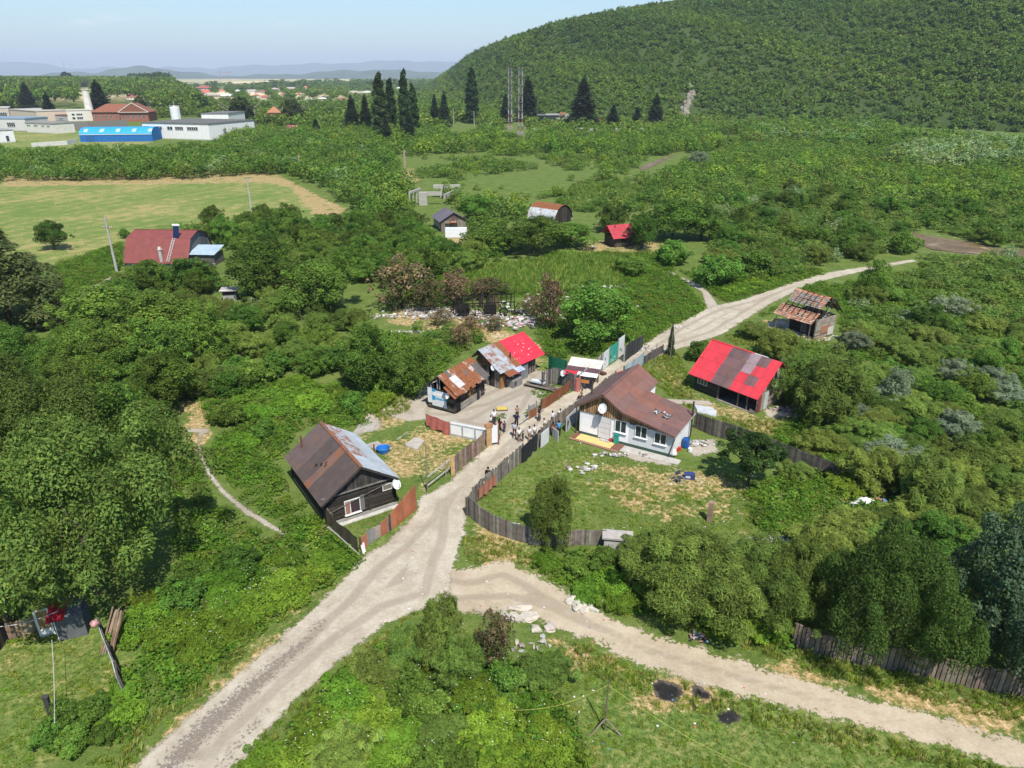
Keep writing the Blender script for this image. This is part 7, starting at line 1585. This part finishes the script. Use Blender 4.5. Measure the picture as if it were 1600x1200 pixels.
# ------------------------------------------------------------------ regions filled with many trees or shrubs
REG = [ # name, polygon of the bases, spacing, kind mix, (w range), label
 ('left slope', [(-60,560),(90,510),(150,540),(240,570),(290,605),(262,640),(225,710),(150,720),(-60,760)], 3.3, [('tree','broad',1)], (4.5,7), 'dense green tree on the wooded slope above the huge walnut'),
 ('thicket below the barn', [(120,520),(190,450),(340,440),(420,470),(540,500),(610,540),(600,600),(500,600),(430,590),(330,625),(280,580)], 3.3, [('tree','broad',.25),('shrub','willow',.5),('shrub','bush',.25)], (3.2,5.2), 'in the thicket between the red barn and the black house'),
 ('row at the meadow', [(245,372),(420,350),(520,362),(640,350),(680,392),(760,400),(745,430),(600,455),(500,440),(400,430),(375,395),(330,372)], 3.4, [('tree','broad',.55),('shrub','willow',.25),('shrub','bush',.2)], (3.8,5.8), 'in the belt between the mown meadow and the scorched trees'),
 ('right of road', [(1150,520),(1230,540),(1325,545),(1340,470),(1440,405),(1530,402),(1660,420),(1660,780),(1520,800),(1420,760),(1390,740),(1260,705),(1230,660),(1240,560)], 2.7, [('shrub','willow',.80),('shrub','bush',.18),('tree','broad',.02)], (2.6,4.8), 'in the green thicket covering the right slope'),
 ('lower right', [(1270,830),(1400,800),(1520,815),(1660,800),(1660,1000),(1480,985),(1500,900),(1440,870),(1290,900)], 2.6, [('shrub','willow',.9),('tree','broad',.1)], (3.5,5.5), 'in the thicket behind the big broad tree'),
 ('river bank', [(1100,330),(1180,300),(1300,300),(1420,330),(1660,300),(1660,395),(1540,385),(1440,355),(1400,385),(1330,415),(1180,440),(1130,440)], 3.2, [('tree','broad',.2),('shrub','willow',.6),('shrub','bush',.2)], (3.2,5.6), 'between the river and the small red hut'),
 ('house hedge', [(300,600),(440,590),(560,610),(610,620),(580,660),(500,650),(430,680),(380,700),(330,690),(345,640)], 2.2, [('shrub','bramble',.7),('shrub','bush',.3)], (2.4,4.2), 'in the bright green weeds above the black house'),
 ('road bank', [(250,930),(420,870),(500,860),(540,890),(440,950),(330,1040),(250,1020),(210,980)], 2.0, [('shrub','bramble',.8),('shrub','bush',.2)], (2.2,4), 'on the bank between the huge walnut and the road'),
 ('near corner', [(400,1230),(460,1130),(560,1040),(640,1010),(740,1050),(860,1060),(900,1120),(900,1230)], 1.7, [('shrub','bramble',.75),('shrub','bush',.15),('shrub','willow',.1)], (2.0,3.4), 'in the bright thicket in the near corner beside the road'),
 ('yard hedge', [(40,1180),(90,1125),(180,1080),(205,1095),(180,1150),(90,1200)], 1.4, [('shrub','bush',.6),('shrub','bramble',.4)], (1.6,2.6), 'in the hedge between the lower yard and the road'),
 ('track bank', [(850,880),(940,868),(1010,920),(1080,955),(1230,975),(1240,1000),(1150,1000),(1050,965),(950,945),(880,915)], 1.8, [('shrub','bramble',.85),('shrub','bush',.15)], (2.0,3.6), 'on the bank between the garden fence and the dirt track'),
 ('garden end', [(1255,735),(1420,780),(1460,830),(1370,830),(1300,800),(1210,760)], 2.6, [('shrub','bramble',.6),('shrub','willow',.4)], (2.2,3.6), 'at the overgrown end of the garden'),
 ('burnt row', [(650,515),(720,520),(790,535),(800,555),(740,550),(690,535),(645,528)], 2.0, [('shrub','bush',.7),('shrub','scorched',.3)], (2.2,3.4), 'in the row between the burnt house and the tin roof shacks'),
 ('hut bushes', [(800,410),(720,410),(700,395),(760,395)], 2.6, [('shrub','bush',1)], (2.4,3.6), 'in front of the dark cabin'),
 ('path bushes', [(1060,470),(1030,500),(980,500),(900,560),(870,560),(960,470),(1040,440)], 3.2, [('shrub','bush',1)], (1.4,2.6), 'on the weedy ground inside the fork of the road'),
 ('fork bushes', [(1130,465),(1180,455),(1230,440),(1200,420),(1140,430)], 2.3, [('shrub','bramble',1)], (2.4,3.6), 'above the upper road'),
]
rg = np.random.default_rng(11)
def fill(poly, spacing, far=False):
    wp = np.array(wpoly(poly)); lo, hi = wp.min(0), wp.max(0); n = int((hi-lo).prod()/(spacing*spacing)*3.2)+10
    c = rg.uniform(lo, hi, (n, 2)); c = c[inpoly(c, [tuple(q) for q in wp])]
    grid = {}; out = []
    for x, y in c:
        i, j = int(x//spacing), int(y//spacing); ok = True
        for a in (-1, 0, 1):
            for b in (-1, 0, 1):
                for u, v in grid.get((i+a, j+b), ()):
                    if (u-x)**2+(v-y)**2 < spacing*spacing*.62: ok = False
        if ok: grid.setdefault((i, j), []).append((x, y)); out.append((x, y))
    return out
NV = {'broad': 3, 'willow': 3, 'bush': 3, 'bramble': 2, 'scorched': 1, 'silver': 1}
WORD = {'broad': 'round crowned green tree', 'willow': 'feathery olive green bush', 'bush': 'dark green leafy shrub', 'bramble': 'bright green bramble mound', 'scorched': 'brown scorched bush', 'silver': 'silvery bush'}
for name, poly, spc, mix, (w0, w1), lab in REG:
    for x, y in fill(poly, spc):
        u = rg.random(); acc = 0
        for kind, pb, wt in mix:
            acc += wt
            if u <= acc: break
        if kind == 'shrub' and pb == 'willow' and rg.random() < .05: pb = 'silver'
        wd = rg.uniform(w0, w1)*(.85 if pb == 'bush' else 1); p0 = PROTO[pb+'0']; hh = wd*p0['H']/p0['W']*(rg.uniform(.72, 1.0) if pb == 'broad' else rg.uniform(.72, 1.05))*(.72 if name in ('right of road', 'lower right', 'river bank') else .9)
        done = False
        for s in (1, .7, .45):
            if not blocked(x, y, wd*s/2, hh*s): done = True; break
        if not done: continue
        full = WORD[pb]+' '+lab if name != 'left slope' else lab
        THINGS.append((kind, pb+str(rg.integers(NV[pb])), x, y, wd*s, hh*s, rg.uniform(0, 6.28), full, full, 0))
# the biggest in the picture become things, the rest one mass
def size(t): return t[4]*t[5]/(t[2]**2+t[3]**2)
REST = []
for kd, cap in (('tree', 285), ('shrub', 290)):
    L = sorted([t for t in THINGS if t[0] == kd], key=lambda t: (-t[9], -size(t)))
    for i, t in enumerate(L):
        if i >= cap: REST.append(t); continue
        _, pb, x, y, wd, hh, rot, lab, grp, _n = t; p = PROTO[pb]; sx, sz = wd/p['W'], hh/p['H']
        if kd == 'tree':
            o = bpy.data.objects.new('tree', None); col.objects.link(o); o.location = (x, y, 0); o.rotation_euler = (0, 0, rot); o.scale = (sx, sx, sz)
            c = bpy.data.objects.new('crown', pmesh(pb)); col.objects.link(c); c.parent = o
            if p['trunk']: k = bpy.data.objects.new('trunk', p['trunk']); col.objects.link(k); k.parent = o
        else:
            o = bpy.data.objects.new('shrub', pmesh(pb)); col.objects.link(o); o.location = (x, y, 0); o.rotation_euler = (0, 0, rot); o.scale = (sx, sx, sz)
        tag(o, lab, kd, grp)
TINT = {'broad': (1.05,1.05,1), 'willow': (1.25,1.08,1.4), 'bush': (1,1,1), 'bramble': (1.35,1.4,1), 'silver': (1.9,1.5,4.4), 'scorched': (1.9,.75,1.7)}
def tint(t, v=.18):
    k = 1+rg.uniform(-v, v); return (t[0]*k*(1+rg.uniform(-.12,.16)), t[1]*k, t[2]*k)
items = []
for t in REST:
    b = t[1][:-1]; items.append(('fine'+str(rg.integers(4)), t[2], t[3], 0, t[4], t[5], t[6], tint(TINT[b])))
# middle distance scrub
def mass(poly, spc, wr, tints, key='scrub', hr=(.6, .95), nk=4, zf=None, keep=True, patchy=False):
    for x, y in fill(poly, spc):
        if patchy and math.sin(x/13+1.5*math.sin(y/17))*math.sin(y/23+x/31)+rg.uniform(-.35, .35) < .05: continue
        wd = rg.uniform(*wr) if not patchy else wr[0]+(wr[1]-wr[0])*rg.random()**2; hh = wd*rg.uniform(*hr)
        if keep and blocked(x, y, wd/2, hh): continue
        u = rg.random(); acc = 0
        for tt_, wt in tints:
            acc += wt
            if u <= acc: break
        items.append((key+str(rg.integers(nk)), x, y, 0 if zf is None else zf(x, y), wd, hh, rg.uniform(0, 6.28), tint(tt_)))
GR, WI, YE, SI, DK_ = (1,1,1), (1.28,1.1,1.4), (1.6,1.35,1), (1.85,1.5,4.4), (.72,.74,.85)
mass([(-80,283),(-80,235),(60,228),(200,232),(350,222),(520,225),(600,240),(640,290),(620,335),(560,330),(500,290),(440,272),(280,280),(180,282)], 4.2, (4.5,8), [(GR,.6),(WI,.22),(DK_,.15),(SI,.03)], hr=(.65,1))
mass([(330,225),(370,205),(480,210),(700,205),(800,212),(960,216),(1100,215),(1130,235),(1050,245),(900,240),(760,238),(640,245),(520,232)], 5.2, (5,9), [(GR,.55),(YE,.2),(WI,.15),(DK_,.1)], hr=(.6,.95))
mass([(620,240),(1060,240),(1010,290),(1080,330),(900,330),(760,320),(700,290),(600,300)], 3.6, (1.6,7), [(GR,.4),(WI,.4),(YE,.2)], hr=(.35,.8), patchy=True)
mass([(560,345),(620,300),(700,300),(740,320),(830,325),(810,345),(740,360),(690,345),(650,340)], 4.2, (4,6.5), [(GR,.6),(WI,.3),(YE,.1)], hr=(.6,.95))
mass([(1010,300),(1060,262),(1130,235),(1230,222),(1400,235),(1700,260),(1700,330),(1420,330),(1300,300),(1180,300),(1100,340),(1010,330)], 4.2, (3.6,7), [(GR,.55),(WI,.35),(YE,.1)], hr=(.55,.85))
mass([(1130,235),(1200,205),(1400,215),(1700,235),(1700,265),(1400,240),(1230,225)], 6.5, (7,12), [(GR,.5),(WI,.4),(SI,.1)], hr=(.55,.85))
mass([(1380,262),(1440,240),(1520,232),(1640,240),(1640,262),(1500,268)], 6, (7,11), [(SI,.75),(WI,.25)], hr=(.6,.9))
mass([(1060,215),(1130,203),(1240,196),(1400,205),(1400,215),(1200,208)], 7.5, (7,12), [(GR,.7),(WI,.3)], hr=(.6,.9))
merge('scrub', items, 'dense green scrub and young trees covering the valley floor in the middle distance'); items = []
# woods and gardens round the village
TR_ = [(GR,.55),(DK_,.3),(WI,.15)]
mass([(-120,190),(-120,129),(100,129),(260,142),(330,178),(240,182),(100,168)], 12, (8,14), TR_, 'tree', (.7,1.1), 5, lambda x, y: min(16, max(0, (y-520)*.022)))
mass([(230,186),(330,165),(560,165),(700,160),(800,180),(760,200),(480,205),(370,195),(300,182)], 7.5, (5,9.5), TR_, 'tree', (.65,.95), 5)
mass([(650,188),(1130,188),(1130,206),(960,216),(800,212),(700,205)], 6, (4,8), [(GR,.6),(WI,.4)], 'tree', (.5,.85), 5)
for x_, y_, w__, t__, _ in VH: KEEP.append(([(x_-w__*.5,t__-1),(x_+w__*.5,t__-1),(x_+w__*.5,y_-.45*(y_-t__)),(x_-w__*.5,y_-.45*(y_-t__))], y_))
mass([(250,168),(250,141),(420,138),(640,134),(700,140),(700,162),(420,160)], 17, (9,15), TR_, 'tree', (.55,.85), 5)
mass([(300,138),(700,128),(700,136),(420,140)], 60, (26,48), [(DK_,.7),(GR,.3)], 'tree', (.35,.5), 5, None, False)
hill2 = lambda x, y: 0
merge('woods', items, 'woods and garden trees round the distant village'); items = []
mass([(120,136),(135,128),(205,126),(205,136)], 9, (10,16), [(DK_,1)], 'tree', (1.1,1.5), 5, None, False); mass([(205,137),(212,130),(252,128),(272,140),(250,148)], 9, (13,20), [(DK_,1)], 'tree', (1.3,1.9), 5, None, False)
mass([(-80,136),(-80,128),(120,129),(120,136)], 16, (13,20), [(DK_,.7),(GR,.3)], 'tree', (1,1.4), 5, None, False)
merge('grove', items, 'dark grove of old trees on the rise before the village'); items = []
# forest on the hill
nh = 36000; jj = rg.uniform(0, hn-1.001, nh); t_ = rg.uniform(.0, 1.12, nh)**.8
j0 = jj.astype(int); fj = jj-j0; A_ = HA[j0]*(1-fj)+HA[j0+1]*fj; r0_ = HB[j0,0]*(1-fj)+HB[j0+1,0]*fj; r1_ = HB[j0,1]*(1-fj)+HB[j0+1,1]*fj; ht_ = HT[j0]*(1-fj)+HT[j0+1]*fj; Rr_ = r0_+(r1_-r0_)*t_; Zz = hillz(A_, t_, ht_, Rr_)
for k in range(nh):
    x, y = Rr_[k]*math.sin(A_[k]), Rr_[k]*math.cos(A_[k]); px, py = pix(x, y, Zz[k])
    if (1062 < px < 1086 and 146 < py < 184) or (1052 < px < 1062 and 92 < py < 112): continue
    wd = 3.0+4.6*rg.random()**2*(1 if Rr_[k] < 900 else 1.3); patch = math.sin(x/55)*math.sin(Zz[k]/23+x/90)+.5*math.sin(x/17+Zz[k]/9)
    tt_ = (.94+.40*patch*.5, .98+.30*patch*.5, 1.0); items.append(('hill'+str(rg.integers(5)), x, y, Zz[k]-1, wd, wd*rg.uniform(.75,1.15), rg.uniform(0,6.28), tint(tt_, .10)))
merge('forest', items, 'dense green forest covering the hill'); items = []
mb = MB(); r = random.Random(6)
for k in range(110):
    y = r.uniform(148,182); x = 1074+4*math.sin(y/6)+r.uniform(-5,5)*(.5+(y-146)/50); j = float(np.interp(x, HP, np.arange(hn))); ji = int(j)
    t_k = .02+(182-y)/32*.16; rk = HB[ji,0]+(HB[ji,1]-HB[ji,0])*t_k; z = float(hillz(HA[ji], t_k, HT[ji], rk)); 
    mb.rock((rk*math.sin(HA[ji])+(x-HP[ji])*.4, rk*math.cos(HA[ji]), z), (r.uniform(1.2,2.8), 2, r.uniform(1.2,2.6)), jit((.25,.23,.175),.2), r)
tag(mb.build('cliff', M_rock), 'bare pale rocky slip on the wooded hill', 'cliff')
# ------------------------------------------------------------------ weeds, reeds and grass
BURNT = [[(1012,1072),(1030,1058),(1064,1068),(1075,1085),(1058,1102),(1028,1095)], [(1074,1072),(1087,1070),(1114,1084),(1110,1096),(1083,1091)], [(1112,1115),(1145,1108),(1164,1122),(1140,1134),(1122,1130)]]
def cover(polys, dens, key, nk, s, hs_, tints, excl=True, pad=0):
    for pl in polys:
        wp = np.array(wpoly(pl)); lo, hi = wp.min(0), wp.max(0); n = int((hi-lo).prod()*dens); c = rg.uniform(lo, hi, (n, 2)); c = c[inpoly(c, [tuple(q) for q in wp])]
        f = np.sin(c[:, 0]*.9+1.3*np.sin(c[:, 1]*.7))*np.sin(c[:, 1]*1.1+np.sin(c[:, 0]*.5)); c = c[f > -.95+.3*rg.random(len(c))-.15]
        pxs = np.array([pix(x, y, 0) for x, y in c]) if len(c) else np.zeros((0, 2)); bad = np.zeros(len(c), bool)
        if excl and len(c):
            for q in ROADS: bad |= inpoly(pxs, q)
            for q, by in KEEP[:6]: bad |= inpoly(pxs, q)
            for q in BURNT: bad |= inpoly(pxs, q)
        for (x, y), b in zip(c, bad):
            if b: continue
            u = rg.random(); acc = 0
            for tt_, wt in tints:
                acc += wt
                if u <= acc: break
            sc1 = rg.uniform(*s); items.append((key+str(rg.integers(nk)), x, y, 0, sc1, sc1*rg.uniform(*hs_), rg.uniform(0, 6.28), tint(tt_, .25)))
BR_, GN, OL = (1,1,1), (.75,.8,.9), (1.15,.85,1.6)
WEED = [[(285,690),(330,690),(440,640),(600,625),(575,665),(520,670),(475,664),(428,720),(440,757),(512,828),(558,870),(560,885),(470,940),(330,1050),(250,1110),(210,1060),(240,980),(290,880),(270,780)], [(600,470),(680,420),(800,430),(860,460),(760,470)], [(620,520),(700,540),(740,545),(660,600),(630,560)], [(860,560),(960,470),(1060,440),(1100,480),(1030,520),(960,560)], [(1130,470),(1240,440),(1330,420),(1300,460),(1210,455)], [(1320,440),(1440,412),(1660,430),(1660,600),(1330,560)], [(1260,640),(1500,640),(1660,640),(1660,820),(1380,780),(1180,710)],
        [(840,880),(940,860),(1100,955),(1240,985),(1240,1015),(1100,985),(950,945)], [(420,1220),(480,1120),(600,1010),(700,990),(860,1060),(930,1230)], [(850,395),(1040,395),(1060,430),(1100,480),(1040,540),(960,560),(860,560),(840,520)], [(1000,400),(1120,440),(1300,420),(1440,398),(1440,410),(1210,468),(1130,472),(1060,420)], [(1130,528),(1230,470),(1345,425),(1370,480),(1330,540),(1310,500),(1200,490)], [(1085,545),(1240,545),(1240,640),(1220,575)], [(40,430),(190,380),(190,420),(70,500)], [(200,1040),(230,1060),(200,1150),(150,1150)], [(1170,760),(1260,740),(1400,800),(1300,860),(1180,830)], [(300,600),(430,590),(430,640),(330,660)]]
cover(WEED, 3.4, 'clump', 3, (.7,1.7), (.5,1.0), [(BR_,.55),(GN,.3),(OL,.15)])
cover([[(1000,472),(1020,455),(1062,462),(1055,488),(1010,490)]], 7, 'clump', 3, (.5,1.0), (.6,1.2), [((1.9,.72,1.7),.7),((1.5,.9,1.5),.3)]); cover([[(828,614),(850,600),(868,604),(845,624)], [(765,654),(790,645),(788,654),(768,660)], [(818,645),(835,635),(832,652)], [(870,610),(900,600),(930,585),(905,606)]], 14, 'clump', 3, (.3,.6), (.3,.6), [(BR_,1)], False)
merge('weeds', items, 'bright green weeds and nettles covering the open ground'); items = []
cover([[(720,460),(760,415),(900,400),(1000,408),(960,450),(860,460)]], 4.5, 'tuft', 3, (.7,1.2), (.9,1.3), [((4.3,3.2,3.8),.7),((3.0,2.6,2.4),.3)]); cover([[(860,330),(900,285),(1040,290),(1010,330)]], .9, 'tuft', 3, (1,2), (.5,.8), [((3.6,2.7,3.6),.6),((2.6,2.2,2.2),.4)])
merge('reeds', items, 'tall pale green reeds round the wet hollow'); items = []
LAWN = [[(0,1060),(20,980),(150,1000),(200,1090),(90,1190),(0,1210)], [(735,800),(800,740),(890,690),(1000,725),(1200,745),(1230,840),(1000,840),(940,845),(800,830)], [(880,1050),(980,1030),(1100,1090),(1300,1140),(1640,1215),(900,1215)], [(560,860),(515,830),(610,795),(630,800)], [(665,690),(760,690),(700,740),(600,720),(580,690)], [(1240,1025),(1400,1060),(1640,1110),(1640,1150),(1400,1085),(1220,1040)], [(200,1200),(340,1060),(540,880),(570,870),(560,895),(260,1160)], [(850,985),(1000,1040),(1000,1060),(850,1050)], [(725,830),(800,845),(840,885),(730,885)], [(1040,560),(1085,610),(1000,615),(1010,580)], [(1110,640),(1250,660),(1260,700),(1110,660)]]
cover(LAWN, 18, 'tuft', 3, (.10,.26), (.5,.9), [((2.0,1.8,1.8),.5),((2.6,1.9,2.6),.3),((3.6,2.3,4.2),.2)])
cover([[(880,1050),(980,1030),(1100,1090),(1300,1140),(1640,1215),(900,1215)], [(0,1060),(20,980),(150,1000),(200,1090),(90,1190),(0,1210)], [(740,800),(890,690),(1000,760),(1230,760),(1250,850),(1000,850),(800,830)], [(640,450),(760,420),(860,440),(780,470),(650,480)]], 2.2, 'clump', 3, (.22,.6), (.4,.8), [(BR_,.6),((1.3,1,1.6),.4)])
VERGE = [[(200,1200),(340,1060),(540,880),(575,865),(560,845),(470,920),(320,1050),(140,1195)], [(930,945),(1100,995),(1300,1060),(1640,1145),(1640,1105),(1240,1015),(1000,965)], [(890,995),(1000,1050),(1300,1130),(1600,1205),(1500,1215),(1100,1115),(900,1050)], [(720,835),(800,848),(860,895),(790,880),(735,890)], [(840,878),(940,925),(1000,975),(940,955),(850,915)], [(1000,560),(1060,550),(1085,610),(1080,640),(1000,615)], [(1110,655),(1260,660),(1250,700),(1110,670)], [(560,640),(640,600),(660,590),(640,640),(600,660)], [(600,870),(580,905),(640,940),(610,960),(540,1020),(390,1150),(340,1215),(420,1215),(560,1040),(650,960)], [(920,640),(1000,600),(1010,575),(985,585)], [(1130,525),(1230,510),(1320,545),(1240,545),(1150,540)]]
cover(VERGE, 9, 'tuft', 3, (.28,.6), (.6,1.1), [((2.0,1.8,1.6),.5),((2.7,1.9,2.6),.3),((3.6,2.3,4.2),.2)]); cover(VERGE, 2.6, 'clump', 3, (.25,.65), (.4,.9), [(BR_,.5),((1.3,1,1.6),.5)])
merge('grass', items, 'short green and straw coloured grass of the yards and verges'); items = []
# white umbels in the weeds
fl = []
for pl, n in (([(215,1010),(300,950),(420,880),(480,900),(330,1030)], 160), ([(430,1200),(520,1080),(700,1000),(800,1020),(900,1200)], 260), ([(330,700),(520,640),(600,640),(440,820)], 50), ([(300,820),(420,840),(430,880),(320,860)], 60)):
    wp = np.array(wpoly(pl)); c = rg.uniform(wp.min(0), wp.max(0), (n, 2)); c = c[inpoly(c, [tuple(q) for q in wp])]
    for x, y in c: fl.append((x, y, rg.uniform(.8, 1.6), rg.uniform(.018, .04)))
mb = MB()
for x, y, z, s in fl: mb.face([(x-s, y, z), (x, y-s, z+.01), (x+s, y, z), (x, y+s, z+.01)], (.75,.75,.70))
tag(mb.build('umbel_flowers', M_cloth), 'small white flowers dotted over the weeds', 'flowers', None, 'stuff')
# ------------------------------------------------------------------ air
hz = MB(); hz.box((-24000,-400,-60),(24000,30000,700),(1,1,1))
hm_, t, out = newmat('haze_air')
pv = nd(t, 'ShaderNodeVolumePrincipled'); pv.inputs['Color'].default_value = (.72,.83,1,1); pv.inputs['Density'].default_value = 8e-5; pv.inputs['Anisotropy'].default_value = .0
t.links.new(pv.outputs[0], out.inputs['Volume'])
ho = hz.build('haze', hm_); tag(ho, 'pale blue air over the valley', None, None, 'stuff')
